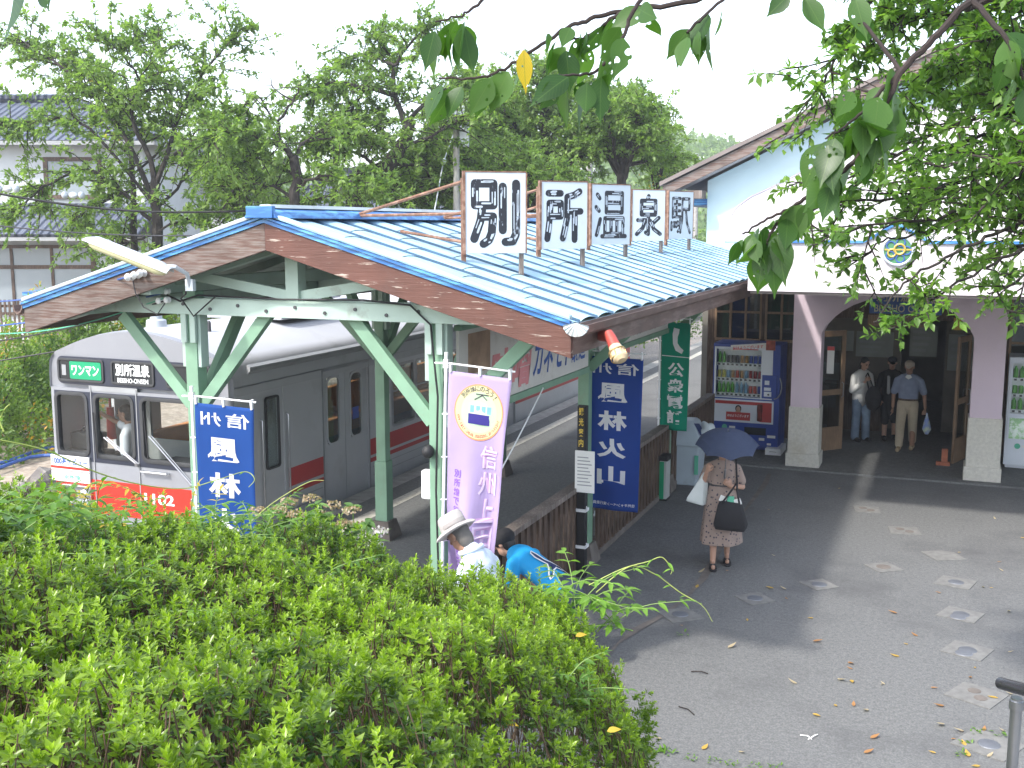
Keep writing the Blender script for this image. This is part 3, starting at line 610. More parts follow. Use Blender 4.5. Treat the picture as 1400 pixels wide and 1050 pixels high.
for k, (a, b, zt, zb) in enumerate(SP):
    ax_ = math.atan2(b[1] - a[1], b[0] - a[0]); Wd = math.hypot(b[0] - a[0], b[1] - a[1]) + .03
    t = thing('letter_board', f'white rooftop letter board reading {CH[k]}, {POSW[k]} of the five on the blue roof', 'sign', (a[0], a[1], 0), 'letter boards spelling the station name on the canopy roof', local=True)
    t.rotation_euler = (0, 0, ax_)
    m = MB(); m.b2((0.012, -.012, zb), (Wd - .004, .012, zt)); m.build('board', mt['sign_white'], t, bevel=.003)
    m = MB(); m.b2((-.012, -.02, zb - .01), (.012, .02, zt + .012)); m.b2((Wd - .006, -.014, zb), (Wd + .008, .014, zt)); m.b2((0, -.016, zt), (Wd, .016, zt + .012)); m.build('frame', mt['rust'], t)
    m = MB(); w_ = MB(); x0_, x1_, z0_, z1_ = Wd * .13, Wd * .87, zb + .085, zt - .08; th = STW[k]; sx_, sz_ = x1_ - x0_, z1_ - z0_
    def ribbon(mm, pts, hw, y):
        L2 = [Vector((x0_ + a * sx_, 0, z0_ + b * sz_)) for a, b in pts]; L2 = smooth_flat(L2)
        for i, p in enumerate(L2):      # round joints and ends
            mm.add([Vector((p.x + hw * math.cos(a_), y, p.z + hw * math.sin(a_))) for a_ in np.linspace(0, 2 * PI, 11)[:-1]], [list(range(10))])
            y -= .00004
            if i: q_ = L2[i - 1]; d_ = (p - q_); n_ = Vector((-d_.z, 0, d_.x)).normalized() * hw; mm.add([Vector((v.x, y, v.z)) for v in (q_ + n_, q_ - n_, p - n_, p + n_)], [[0, 1, 2, 3]]); y -= .00004
    for si, pts in enumerate(STK[CH[k]]):
        ribbon(m, pts, th / 2, -.0125 - .0006 * (si % 5))
        for i in range(len(pts) - 1):
            for _ in range(3):
                if random.random() > .85: continue
                a_ = random.uniform(0, .45); b_ = a_ + random.uniform(.2, .5); o_ = random.choice((-1, 1)) * random.uniform(.12, .3) * th
                p, q = Vector(pts[i]), Vector(pts[i + 1]); d_ = Vector(((q - p).x * sx_, (q - p).y * sz_)).normalized(); n_ = Vector((-d_.y * o_ / sx_, d_.x * o_ / sz_))
                ribbon(w_, [p.lerp(q, a_) + n_, p.lerp(q, min(1, b_)) + n_], th * random.uniform(.05, .13), -.0175 - .0002 * (i % 4))
    lo_ = m.build('lettering', mt['sign_black'], t); w_.build('paint_streaks', mt['streak_white'], lo_)
    for s, (fx, fy) in enumerate((a, b)):
        zr = rz(fx) + .02; m = MB(); xx = .0 if s == 0 else Wd - .035
        m.b2((xx - .02, .012, zr - .03), (xx + .02, .05, zt - .05)); m.build('leg', mt['grey_wood'] if s else mt['rust'], t)
    # back stays running up to the ridge
    back = Matrix.Rotation(-ax_, 3, 'Z')
    if k in (0, 1, 2):
        for zz, dx in ((zt - .08, -1.25), (zb + .35, -1.25), (zb + .1, -.75)):
            tgt = Vector((a[0] + dx, a[1] - .02 + .25, rz(a[0] + dx) + .06)); loc = back @ (tgt - Vector((a[0], a[1], 0)))
            m = MB(); m.tube([(.0, .03, zz), loc], .016, 6); m.build('stay', mt['rust'], t)

# the long advertising boards between the posts
def adboard(y0, y1, z0, z1, label, group):
    t = thing('advertising_board', label, 'sign', (CR + .02, (y0 + y1) / 2, z0), group)
    x = CR + .085
    m = MB(); m.b2((x - .03, y0, z0), (x, y1, z1)); m.build('panel', mt['ad_board'], t)
    m = MB(); m.b2((x - .05, y0, z0 - .07), (x + .02, y1, z0 - .002)); m.b2((x - .05, y0, z1 + .002), (x + .02, y1, z1 + .05)); m.build('frame', mt['mint'], t, bevel=.004)
    return t, x + .004
t, x = adboard(8.32, 11.85, 2.40, 3.12, 'near cream advertising board with blue katakana and pink lettering between the posts', 'advertising boards hung between the canopy posts')
fn = lambda u, v: Vector((x, u, v))
m = MB(); put_text(m, 'カネモト', (10.1, 11.25, 2.5, 2.9), fn, .02, shear=.25); put_text(m, '醸造', (11.28, 11.75, 2.5, 2.9), fn, .01, shear=.2); m.build('blue_lettering', mt['text_blue'], t)
m = MB(); put_text(m, '味噌', (9.0, 10.0, 2.45, 2.88), fn, .04, shear=.2); m.build('pink_lettering', mt['text_pink'], t)
m = MB(); put_text(m, '別所温泉', (10.0, 10.9, 2.97, 3.06), fn); m.build('small_lettering', mt['dark_grey'], t)
m = MB(); m.b2((x - .003, 8.5, 2.72), (x, 8.98, 3.08)); m.build('photo_panel', M('print_brown', (.3, .2, .13), .6, var=.4, scale=12), t)
t, x = adboard(12.25, 15.6, 2.52, 3.1, 'far advertising board with green slanted lettering, half hidden behind the eave', 'advertising boards hung between the canopy posts')
m = MB(); put_text(m, 'YAMARO', (12.6, 15.2, 2.75, 3.05), lambda u, v: Vector((x, u, v)), .02, shear=.2); m.build('green_lettering', mt['text_green'], t)
m = MB(); put_text(m, '上田電鉄 別所温泉', (12.6, 15.0, 2.58, 2.7), lambda u, v: Vector((x, u, v))); m.build('small_lettering', mt['dark_grey'], t)

# fence along the platform
fe = thing('wooden_fence', 'dark brown wooden slat fence with a flat top rail along the platform edge', 'fence', (-3.92, 8.85, 0))
def fence_run(y0, y1):
    m = MB(); m.b2((-3.99, y0, 1.0), (-3.85, y1, 1.06)); m.build('top_rail', mt['grey_wood'], fe, bevel=.006)
    m = MB(); m.b2((-3.94, y0, .86), (-3.9, y1, .99)); m.b2((-3.94, y0, .14), (-3.9, y1, .24)); m.build('rail', mt['dark_wood'], fe)
    for k in range(int((y1 - y0) / .165) + 1):
        y = y0 + .02 + k * .165; m = MB(); m.b2((-3.898, y, .08), (-3.865, y + .09, .985)); m.build('slat', mt['dark_wood'], fe)
    for y in np.arange(y0, y1 + .1, 1.45):
        m = MB(); m.b2((-3.98, y - .01, 0), (-3.943, y + .09, .998)); m.build('fence_post', mt['dark_wood'], fe)
fence_run(8.86, 11.82); fence_run(12.2, 15.7); fence_run(15.98, 19)
m = MB(); m.b2((-4.02, 8.8, .0), (-3.86, 19, .075)); m.build('sill', mt['concrete_dark'], fe, bevel=.01)
# downpipe and ropes
m = MB(); m.cyl((-4.55, 14.1, 0), (-4.55, 14.1, 2.55), .035); m.b2((-4.72, 14.0, 0), (-4.38, 14.2, .03)); tag(m.build('steel_pipe', mt['galv'], smooth=True), 'bare galvanised pipe standing on the platform behind the black sign post', 'pipe')
m = MB(); m.tube([(-3.98, 10.5, 2.42), (-4.3, 10.2, 1.6), (-4.55, 10.0, .95)], .007, 6); 
m = MB(); a = Vector((-3.86, 10.3, 2.36)); b = Vector((-3.92, 8.25, 1.22)); m.tube([a + (b - a) * k / 8 + Vector((0, 0, -.06 * math.sin(PI * k / 8))) for k in range(9)], .008, 6); tag(m.build('stay_rope', mt['white']), 'white guy rope running from the advertising board down to the lilac banner', 'rope')
# ------------------------------------------------------------------ the train
TX0, TX1, TY0, TY1 = -11.22, -8.27, 10.95, 28.95; TC = (TX0 + TX1) / 2
tr = thing('electric_train', 'silver electric train with red stripes and black cab face standing at the platform', 'train', (TC, TY0, -1.0))
F = XZ(TY0)
def halfprof():   # right half of the body section above z=1.9: (dx from centre, z)
    hw = (TX1 - TX0) / 2
    p = [(hw, 1.88), (hw - .005, 2.1)]
    for a in (20, 40, 60, 80): p.append((hw - .22 + .215 * math.cos(R(a)), 2.16 + .22 * math.sin(R(a))))
    for k in range(1, 7): x = (hw - .23) * (1 - k / 6); p.append((x, 2.385 + .29 * (1 - (x / (hw - .22)) ** 2)))
    return p
hp = halfprof(); prof = [(TC + x, z) for x, z in hp] + [(TC - x, z) for x, z in hp[:-1][::-1]]
# side windows and doors: (y0, y1, z0, z1)
DOORS = [13.1, 19.1, 25.1]; DW = 1.3
WINS = [(15.16, 15.92), (16.0, 16.76), (16.95, 17.7), (17.78, 18.5), (21.1, 21.86), (21.95, 22.7), (22.9, 23.65), (23.75, 24.5), (26.8, 27.5), (27.6, 28.3)]
holes = [(d, d + DW, -.05, 1.93) for d in DOORS] + [(a, b, .82, 1.80) for a, b in WINS] + [(11.65, 12.12, .05, 1.92)]
for x, t0, t1, nm in ((TX1, -.05, 0, 'body_side'), (TX0, 0, .05, 'body_side')):
    m = MB(); m.wall(TY0 + .1, TY1, -.15, 1.88, holes, t0, t1, YZ(x))
    if x == TX1:
        for z in (2.0, -.02, .3): pass
    m.build(nm, mt['silver'], tr)
m = MB(); P = [(x, z) for x, z in prof]; n = len(P)
m.add([Vector((x, TY0 + .1, z)) for x, z in P] + [Vector((x, TY1, z)) for x, z in P], [[i, i + 1, n + i + 1, n + i] for i in range(n - 1)])
m.add([Vector((TC + (x - TC) * .985, y, z - .012)) for y in (TY0 + .02, TY0 + .1) for x, z in P], [[i, i + 1, n + i + 1, n + i] for i in range(n - 1)])
m.build('roof', mt['train_roof'], tr, smooth=True)
m = MB(); m.prism([(0, 2.145), (.012, 2.14), (.05, 2.19), (.05, 2.23), (0, 2.26)], TY0 + .4, TY1, lambda u, v, t: Vector((TX1 - .012 + u, t, v))); m.build('rain_gutter', mt['mid_grey'], tr)
m = MB(); m.prism([(-.01, 1.985), (.008, 1.985), (.008, 2.0), (-.01, 2.0)], TY0 + .1, TY1, lambda u, v, t: Vector((TX1 + u, t, v))); m.build('trim_strip', mt['steel'], tr)
for y in (13.2, 17.2, 21.2, 25.2):
    m = MB(); m.b2((TC - .75, y, 2.66), (TC + .75, y + 2.1, 2.88)); m.b2((TC - .6, y + .15, 2.88), (TC + .6, y + 1.9, 2.91)); m.build('air_conditioner', mt['train_roof'], tr, bevel=.05)
m = MB(); m.lathe((TC - .15, 11.6, 2.66), [(.14, 0), (.13, .1), (.08, .12), (.075, .2), (.03, .22)], 14); m.build('roof_ventilator', mt['galv'], tr, smooth=True)
m = MB(); m.lathe((TC + 0.55, 11.8, 2.6), [(.03, 0), (.03, .14), (.01, .16)], 8); m.build('antenna', mt['dark_grey'], tr)
# cab front
FH = [(-11.07, -10.56, .99, 1.80), (-10.41, -9.79, .99, 1.80), (-9.64, -8.72, .99, 1.80)]
m = MB(); m.wall(TX0 + .1, TX1 - .1, -.15, 1.88, FH, 0, .06, F)
for s, cx in ((-1, TX0 + .1), (1, TX1 - .1)):     # rounded vertical corners
    A = [Vector((cx + s * .1 * math.sin(a), TY0 + .1 - .1 * math.cos(a), 0)) for a in np.linspace(0, PI / 2, 6)]
    m.add([v + Vector((0, 0, z)) for z in (-.15, 1.88) for v in A], [[i, i + 1, 7 + i, 6 + i] for i in range(5)])
fr = [Vector((max(TX0 + .03, min(TX1 - .03, x)), TY0 + (.0 if abs(x - TC) < 1.3 else .05), z - .012)) for x, z in P]
m.add(fr, [list(range(len(fr)))])
mid = [Vector((TC + (x - TC) * .985, TY0 + .04, z - .005)) for x, z in P]; bk = [Vector((x, TY0 + .1, z)) for x, z in P]
m.add(fr + bk, [[i, i + 1, n + i + 1, n + i] for i in range(n - 1)])
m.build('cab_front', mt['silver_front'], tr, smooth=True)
m = MB(); m.rring(-9.74, 2.12, 2.56, .37, .09, None, -.012, .0, F); m.build('sign_band', mt['train_dark'], tr, bevel=.004)
m = MB(); m.wall(-10.53, TX1 - .32, .9, 1.84, FH[1:], -.008, 0, F); m.wall(-11.1, -10.53, .93, 1.84, FH[:1], -.008, 0, F); m.build('window_surround', mt['train_dark'], tr)
for (x0, x1, z0, z1) in FH:
    m = MB(); m.rring((x0 + x1) / 2, (z0 + z1) / 2, x1 - x0 + .06, z1 - z0 + .06, .11, .05, -.022, .05, F); wn = m.build('windscreen', mt['rubber'], tr, bevel=.004, smooth=True)
    m = MB(); m.rring((x0 + x1) / 2, (z0 + z1) / 2, x1 - x0 + .01, z1 - z0 + .01, .08, None, .012, .018, F); m.build('pane', mt['glass_clear'], wn)
# front door seam lines and lintel
m = MB()
for x in (-10.47, -9.72): m.b2((x - .006, TY0 - .014, -.1), (x + .006, TY0 - .001, 1.92))
m.b2((-10.5, TY0 - .006, 1.86), (-9.7, TY0 - .001, 1.93)); m.build('gangway_door_frame', mt['mid_grey'], tr)
# destination boxes
def destbox(x0, x1, name):
    m = MB(); m.rring((x0 + x1) / 2, 2.125, x1 - x0, .31, .05, .03, -.03, -.01, F); b = m.build(name, mt['rubber'], tr, bevel=.004, smooth=True)
    m = MB(); m.b2((x0 + .02, TY0 - .016, 1.99), (x1 - .02, TY0 - .0125, 2.26)); m.build('glass', mt['glass_dark'], b); return b
b = destbox(-11.0, -10.22, 'service_sign')
m = MB(); m.rring(-10.53, 2.125, .53, .235, .02, None, -.022, -.017, F); m.build('green_blind', mt['green_roll'], b)
m = MB(); put_text(m, 'ワンマン', (-10.76, -10.3, 2.055, 2.195), lambda u, v: Vector((u, TY0 - .025, v)), .03); m.build('lettering', mt['text_white'], b)
m = MB(); m.b2((-10.93, TY0 - .021, 2.05), (-10.86, TY0 - .017, 2.19)); m.build('white_tab', mt['mid_grey'], b)
b = destbox(-10.1, -9.4, 'destination_sign')
m = MB(); put_text(m, '別所温泉', (-10.03, -9.47, 2.085, 2.25), lambda u, v: Vector((u, TY0 - .02, v)), .03); put_text(m, 'BESSHO-ONSEN', (-10.0, -9.5, 2.0, 2.06), lambda u, v: Vector((u, TY0 - .02, v)), .02); m.build('lettering', mt['text_white'], b)
b = destbox(-9.22, -8.52, 'number_sign')
# red band, number, handrail, board, headlights
m = MB(); m.b2((TX0 + .1, TY0 - .008, .2), (TX1 - .1, TY0 - .001, .66))
for s, cx in ((-1, TX0 + .1), (1, TX1 - .1)):
    A = [Vector((cx + s * .107 * math.sin(a), TY0 + .1 - .107 * math.cos(a), 0)) for a in np.linspace(0, PI / 2, 6)]
    m.add([v + Vector((0, 0, z)) for z in (.2, .66) for v in A], [[i, i + 1, 7 + i, 6 + i] for i in range(5)])
m.build('red_band', mt['train_red'], tr)
m = MB(); put_text(m, '1102', (-9.66, -9.18, .42, .56), lambda u, v: Vector((u, TY0 - .012, v)), .03); m.build('fleet_number', mt['text_white'], tr)
m = MB(); m.tube([(-9.66, TY0, .85), (-9.66, TY0 - .05, .85), (-9.25, TY0 - .05, .85), (-9.25, TY0, .85)], .016, 8); m.build('grab_rail', mt['chrome'], tr, smooth=True)
b = thing('debut_board', 'white headboard with blue lettering and a red stripe fixed above the headlight of the train', 'sign', (-10.88, TY0 - .03, .63))
m = MB(); m.b2((-11.2, TY0 - .04, .60), (-10.54, TY0 - .015, .955)); m.build('board', mt['white'], b, bevel=.004)
m = MB(); m.b2((-11.2, TY0 - .044, .775), (-10.54, TY0 - .0405, .81)); m.b2((-11.2, TY0 - .044, .745), (-10.54, TY0 - .0405, .752)); m.build('red_stripe', mt['train_red'], b)
m = MB(); put_text(m, '1000系デビュー', (-11.17, -10.57, .83, .935), lambda u, v: Vector((u, TY0 - .043, v)), .035); m.build('lettering', mt['text_blue'], b)
m = MB(); put_text(m, '別所線', (-10.98, -10.7, .635, .7), lambda u, v: Vector((u, TY0 - .043, v)), .02); m.build('green_lettering', mt['text_green'], b)
for cx in (-10.78, -8.64):
    m = MB(); m.rring(cx, .43, .5, .27, .03, .035, -.05, -.006, F); h = m.build('headlight', mt['chrome'], tr, bevel=.004, smooth=True)
    m = MB(); m.b2((cx - .21, TY0 - .015, .31), (cx + .21, TY0 - .009, .55)); m.build('backing', mt['mid_grey'], h)
    for s in (-1, 1):
        m = MB(); m.ell((cx + s * .1, TY0 - .02, .43), (.085, .03, .085), 14, 8); m.build('lens', mt['chrome'] if s > 0 else M('tail_lens', (.2, .12, .04), .2, var=.1), h, smooth=True)
# wipers
for (x0, z0, x1, z1, xb) in ((-9.72 + -.02, .93, -10.24, 1.26, -10.36), (-8.86, .72, -9.5, 1.33, -9.52)):
    m = MB(); m.tube([(x0, TY0 - .03, z0), (x1, TY0 - .06, z1)], .011, 6); m.tube([(x0 + .03, TY0 - .03, z0 + .01), (x1 + .04, TY0 - .055, z1 + .01)], .006, 6); m.cyl((x0, TY0, z0), (x0, TY0 - .05, z0), .025, n=10); wp = m.build('wiper', mt['steel'], tr, smooth=True)
    m = MB(); m.tube([(xb - .02, TY0 - .045, z1 - .3), (xb - .06, TY0 - .045, z1 + .32)], .009, 6); m.build('blade', mt['black'], wp)
# platform side: crew door, passenger doors, windows, stripes
S = YZ(TX1)
m = MB(); m.wall(11.65, 12.12, .05, 1.92, [(11.72, 12.0, .84, 1.76)], -.04, -.015, S); d = m.build('crew_door', mt['silver'], tr)
m = MB(); m.rring(11.86, 1.3, .32, .98, .05, .03, -.02, .006, S); wn = m.build('door_window', mt['rubber'], d, smooth=True)
m = MB(); m.b2((TX1 - .03, 11.72, .84), (TX1 - .026, 12.0, 1.76)); m.build('pane', mt['glass'], wn)
m = MB(); m.tube([(TX1, 11.58, .35), (TX1 + .04, 11.58, .37), (TX1 + .04, 11.58, 1.5), (TX1, 11.58, 1.52)], .013, 8); m.tube([(TX1, 12.17, .35), (TX1 + .04, 12.17, .37), (TX1 + .04, 12.17, 1.5), (TX1, 12.17, 1.52)], .013, 8); m.build('grab_rail', mt['steel'], tr, smooth=True)
for di, y in enumerate(DOORS):
    for s in (0, 1):
        a = y + s * (DW / 2 + .004); bb = a + DW / 2 - .008; c = (a + bb) / 2
        m = MB(); m.wall(a, bb, -.05, 1.93, [(c - .17, c + .17, .86, 1.84)], -.06, -.03, S); d = m.build('sliding_door', mt['silver'], tr)
        m = MB(); m.rring(c, 1.35, .40, 1.02, .14, .035, -.034, -.018, S); wn = m.build('door_window', mt['silver'], d, smooth=True)
        m = MB(); m.rring(c, 1.35, .36, 1.0, .12, None, -.05, -.046, S); m.build('pane', mt['glass'], wn)
        if di == 0 and s == 1: m = MB(); m.b2((TX1 - .044, c - .09, 1.12), (TX1 - .04, c + .09, 1.3)); m.build('sticker', mt['vm_blue'], wn)
    m = MB(); m.b2((TX1 - .01, y - .03, -.08), (TX1 + .02, y + DW + .03, -.05)); m.b2((TX1 - .002, y - .02, -.05), (TX1 + .006, y - .0, 1.95)); m.b2((TX1 - .002, y + DW, -.05), (TX1 + .006, y + DW + .02, 1.95)); m.b2((TX1 - .002, y - .02, 1.95), (TX1 + .006, y + DW + .02, 1.98)); m.build('door_surround', mt['steel'], tr)
for a, bb in WINS:
    m = MB(); m.rring((a + bb) / 2, 1.31, bb - a + .04, 1.02, .07, .045, -.03, .006, S); wn = m.build('side_window', mt['steel'], tr, smooth=True)
    m = MB(); m.b2((TX1 - .03, a, .82), (TX1 - .025, bb, 1.8)); m.build('pane', mt['glass'], wn)
    m = MB(); m.b2((TX1 - .03, a, 1.36), (TX1 - .012, bb, 1.385)); m.build('sash_bar', mt['steel'], wn)
gaps = [(12.2, 13.07)] + [(d + DW + .03, (DOORS + [28.95])[i + 1] - .03) for i, d in enumerate(DOORS)]
m = MB()
for a, bb in gaps: m.b2((TX1, a, .48), (TX1 + .004, bb, .735)); m.b2((TX1, a, .37), (TX1 + .004, bb, .435))
m.build('red_stripe', mt['train_red_side'], tr)
m = MB(); m.b2((TX1, 14.85, .98), (TX1 + .004, 15.08, 1.36)); m.build('notice', mt['paper'], tr)
m = MB(); put_text(m, 'ドア', (14.87, 15.05, 1.2, 1.3), lambda u, v: Vector((TX1 + .006, u, v))); put_text(m, '別所温泉', (14.87, 15.05, 1.03, 1.12), lambda u, v: Vector((TX1 + .006, u, v))); m.build('notice_lettering', mt['dark_grey'], tr)
m = MB()
for z in (.15, .28): m.b2((TX1, 12.2, z), (TX1 + .003, 13.05, z + .012)); m.b2((TX1, 14.5, z), (TX1 + .003, 19.0, z + .012))
m.build('body_bead', mt['steel'], tr)
# floor, underframe, interior
m = MB(); m.b2((TX0 + .06, TY0 + .12, -.14), (TX1 - .06, TY1, -.06)); m.build('floor', mt['dark_grey'], tr)
m = MB(); m.b2((TX0 + .15, TY0 + .2, -.6), (TX1 - .15, TY1, -.16)); m.b2((TX0 + .1, TY0 + .05, -.5), (TX1 - .1, TY0 + .2, -.16)); m.build('underframe', mt['black'], tr)
for y in (13.2, 26.7):
    for dy in (-1.05, 1.05):
        m = MB()
        for x in (-10.22, -9.16): m.lathe((x, y + dy, -.565), [(.4, -.06), (.43, -.05), (.43, .06), (.1, .08)], 20, Matrix.Rotation(PI / 2, 3, 'Y'))
        m.cyl((-10.3, y + dy, -.565), (-9.1, y + dy, -.565), .07); m.build('wheelset', mt['dark_grey'], tr, smooth=True)
cabwall = M('cab_wall', (.35, .38, .37), .7, var=.08)
m = MB(); m.wall(TX0 + .06, TX1 - .06, -.06, 2.2, [(-10.0, -9.4, 0, 1.75), (-10.9, -10.2, .9, 1.6)], 0, .04, XZ(12.55)); m.build('cab_partition', cabwall, tr)
m = MB(); m.b2((TX0 + .06, TY0 + .12, 2.2), (TX1 - .06, TY1 - .1, 2.24)); m.build('ceiling', mt['mid_grey'], tr)
m = MB(); m.b2((TX0 + .1, TY0 + .1, .2), (-10.5, TY0 + .6, .93)); m.b2((TX0 + .1, TY0 + .1, .93), (-10.5, TY0 + .42, 1.0)); m.b2((-9.55, TY0 + .1, .4), (TX1 - .1, TY0 + .5, .96)); m.build('driving_desk', mt['dark_grey'], tr, bevel=.02)
m = MB(); m.b2((TX0 + .06, 12.7, .1), (TX0 + .55, 24.0, .42)); m.b2((TX0 + .06, 12.7, .42), (TX0 + .2, 24.0, .95)); m.build('bench_seat', M('seat_orange', (.5, .2, .06), .9, var=.1), tr, bevel=.03)
# things in the cab
bg_ = thing('briefcase', 'black conductor case on the desk behind the left windscreen', 'bag', (-10.82, TY0 + .3, 1.0))
m = MB(); m.b2((-11.05, TY0 + .17, 1.0), (-10.6, TY0 + .4, 1.24)); m.build('case', mt['black'], bg_, bevel=.03)
m = MB(); m.tube([(-10.92, TY0 + .28, 1.24), (-10.9, TY0 + .28, 1.3), (-10.76, TY0 + .28, 1.3), (-10.74, TY0 + .28, 1.24)], .014, 8); m.build('handle', mt['dark_grey'], bg_, smooth=True)
m = MB(); m.tube([(-10.86, TY0 + .75, 1.05), (-10.86, TY0 + .75, 1.5)], [.07, .05], 10); m.tube([(-10.86, TY0 + .75, 1.5), (-10.86, TY0 + .75, 1.7)], .018, 8); tag(m.build('signal_flag', mt['train_red'], smooth=True), 'rolled red signal flag hanging behind the left windscreen of the train', 'flag')
# ------------------------------------------------------------------ nobori banners
def banner(name, label, loc, ztop, zbot, wid, mat, yaw=0, pole_side=-1, sway=.02, pz=0.0, lean=0.0, group=None, taper=.06):
    t = thing(name, label, 'banner', loc, group, local=True); t.rotation_euler = (0, lean, yaw)
    m = MB(); m.cyl((0, 0, pz), (0, 0, ztop + .12), .014, n=8); m.cyl((0, 0, ztop + .12), (0, 0, ztop + .15), .017, n=8); m.build('pole', mt['white'], t, smooth=True)
    m = MB(); m.tube([(-.1, 0, ztop + .055), (.03, 0, ztop + .06), (wid + .05, 0, ztop + .03)], .009, 6); m.b2((-.02, -.02, ztop + .02), (.02, .02, ztop + .09)); m.build('cross_bar', mt['white'], t, smooth=True)
    def fn(u, v, off=0.0):      # u 0..1 across, v 0..1 from the bottom
        z = zbot + (ztop - zbot) * v - .03 * u
        g = (1 - v)
        y = sway * (math.sin(7 * u + 5 * v) * g + .8 * math.sin(3.0 * u * PI) * g * (1 - .5 * v)) + .5 * sway * math.sin(11 * v + 2 * u) * g
        return Vector((.025 + u * wid * (1 - taper * g), y - off, z))
    m = MB(); nu, nv = 16, 50
    m.v = [fn(i / nu, j / nv) for i in range(nu + 1) for j in range(nv + 1)]
    m.f = [[i * (nv + 1) + j, (i + 1) * (nv + 1) + j, (i + 1) * (nv + 1) + j + 1, i * (nv + 1) + j + 1] for i in range(nu) for j in range(nv)]; m.m = [0] * len(m.f)
    c = m.build('cloth', mat, t, smooth=True)
    md = c.modifiers.new('Solidify', 'SOLIDIFY'); md.thickness = .002
    m = MB()
    for u in (.03, .5, .97): 
        p = fn(u, 1); m.tube([p + Vector((0, -.004, -.01)), Vector((p.x, -.014, ztop + .05)), Vector((p.x, .012, ztop + .05)), p + Vector((0, .004, -.01))], .012, 6)
    for v in (.82, .64, .46, .28, .1):
        p = fn(0, v); m.tube([p, (-.02, -.012, p.z), (-.02, .012, p.z), p], .007, 6)
    m.build('loop', mt['white'], t)
    return t, fn
def vtext(t, fn, chars, u0, u1, v0, v1, mat, bold=.02, mirror=True, name='lettering', gap=.86, off=.004, squeeze=1, sub=None):
    m = MB(); k = len(chars); h = (v1 - v0) / k
    for i, ch in enumerate(chars):
        top = v1 - i * h; a = top - h * (.5 + gap / 2); b = top - h * (.5 - gap / 2)
        put_text(m, ch, (u0, u1, a, b), lambda u, v: fn(u, v, off), bold, mirror)
    return m.build(name, mat, t)
def shin(t, fn, small=True):
    vtext(t, fn, '信', .53, .93, .885, .97, mt['flag_white'], .015); vtext(t, fn, '州', .1, .45, .885, .965, mt['flag_white'], .015)
    vtext(t, fn, '風林火山', .2, .74, .14, .86, mt['flag_white'], .035, gap=.7)
    if small: m = MB(); put_text(m, '信州キャンペーン実行委員会', (.06, .94, .03, .052), lambda u, v: fn(u, v, .004), .01, True); m.build('small_lettering', mt['flag_white'], t)
t, fn = banner('banner', 'bright blue banner with mirrored white characters in front of the train cab', (-6.36, 7.88, 0), 2.42, .62, .60, mt['flag_blue'], yaw=R(6), pz=.3, sway=.025); shin(t, fn)
t, fn = banner('banner', 'shaded navy banner with mirrored white characters beside the right post near the path', (-3.985, 12.05, 0), 2.50, .66, .66, mt['flag_navy'], yaw=R(8), sway=.012); shin(t, fn)
t, fn = banner('banner', 'narrow green banner with a telephone handset and white characters beyond the navy one', (-4.0, 15.6, 0), 2.62, 1.0, .42, mt['flag_green'], yaw=R(12), sway=.015)
vtext(t, fn, '公衆電話', .24, .82, .05, .64, mt['flag_white'], .03, mirror=False)
m = MB(); m.b2((0, 0, 0), (0, 0, 0)) if False else None
P = [(.42, .95), (.62, .94), (.60, .90), (.56, .87), (.56, .81), (.66, .775), (.78, .75), (.72, .715), (.5, .74), (.40, .80), (.38, .89)]
P = [(u, v) for u, v in P]; m.add([fn(u, v, .005) for u, v in P], [list(range(len(P)))]); m.add([fn(u, v, .005) for u, v in ((.02, .683), (.98, .683), (.98, .69), (.02, .69))], [[0, 1, 2, 3]]); m.build('handset_print', mt['flag_white'], t)
t, fn = banner('banner', 'lilac banner with a round train picture and purple lettering tied to the front post', (-3.93, 7.97, 0), 2.83, .80, .55, mt['flag_lilac'], yaw=R(4), sway=.075, lean=.03, taper=.3)
CUu, CVv = .52, .845; ru = .41; rv_ = ru * .58 / (2.03)
def disc(r0, r1, off, n=40): 
    m = MB(); vs = []
    for k in range(n):
        a = 2 * PI * k / n
        for r in (r0, r1): vs.append(fn(CUu + r * ru * math.cos(a), CVv + r * rv_ * math.sin(a), off))
    m.add(vs, [[2 * k, 2 * k + 1, (2 * k + 3) % (2 * n), (2 * k + 2) % (2 * n)] for k in range(n)]); return m
disc(0, .72, .004).build('print_green', cloth_mat('p_green', (.56, .74, .5)), t); disc(.72, .94, .004).build('print_yellow', cloth_mat('p_yellow', (.78, .74, .42)), t); disc(.94, 1.0, .004).build('print_orange', cloth_mat('p_orange', (.8, .38, .2)), t)
q = lambda x, y, off=.007: fn(CUu + x * ru, CVv + y * rv_, off)
def poly(pts, name, mat, off=.007): m = MB(); m.add([q(x, y, off) for x, y in pts], [list(range(len(pts)))]); return m.build(name, mat, t)
poly([(-.42, -.1), (.46, -.1), (.46, .1), (.3, .32), (-.1, .4), (-.42, .3)], 'print_tram', cloth_mat('p_cream', (.75, .75, .6)), .006)
poly([(-.42, -.42), (.46, -.42), (.46, -.06), (-.42, -.06)], 'print_tram_skirt', cloth_mat('p_indigo', (.06, .05, .28)), .0065)
m = MB()
for x in (-.36, -.12, .1, .32): m.add([q(x, -.02), q(x + .17, -.02), q(x + .17, .24), q(x, .24)], [[0, 1, 2, 3]])
m.build('print_windows', cloth_mat('p_sky', (.25, .5, .8)), t)
m = MB(); 
for x in (-.28, .3): m.add([q(x + .07 * math.cos(a), -.25 + .07 * math.sin(a)) for a in np.linspace(0, 2 * PI, 10)[:-1]], [list(range(9))])
m.build('print_lamps', mt['flag_white'], t)
m = MB(); 
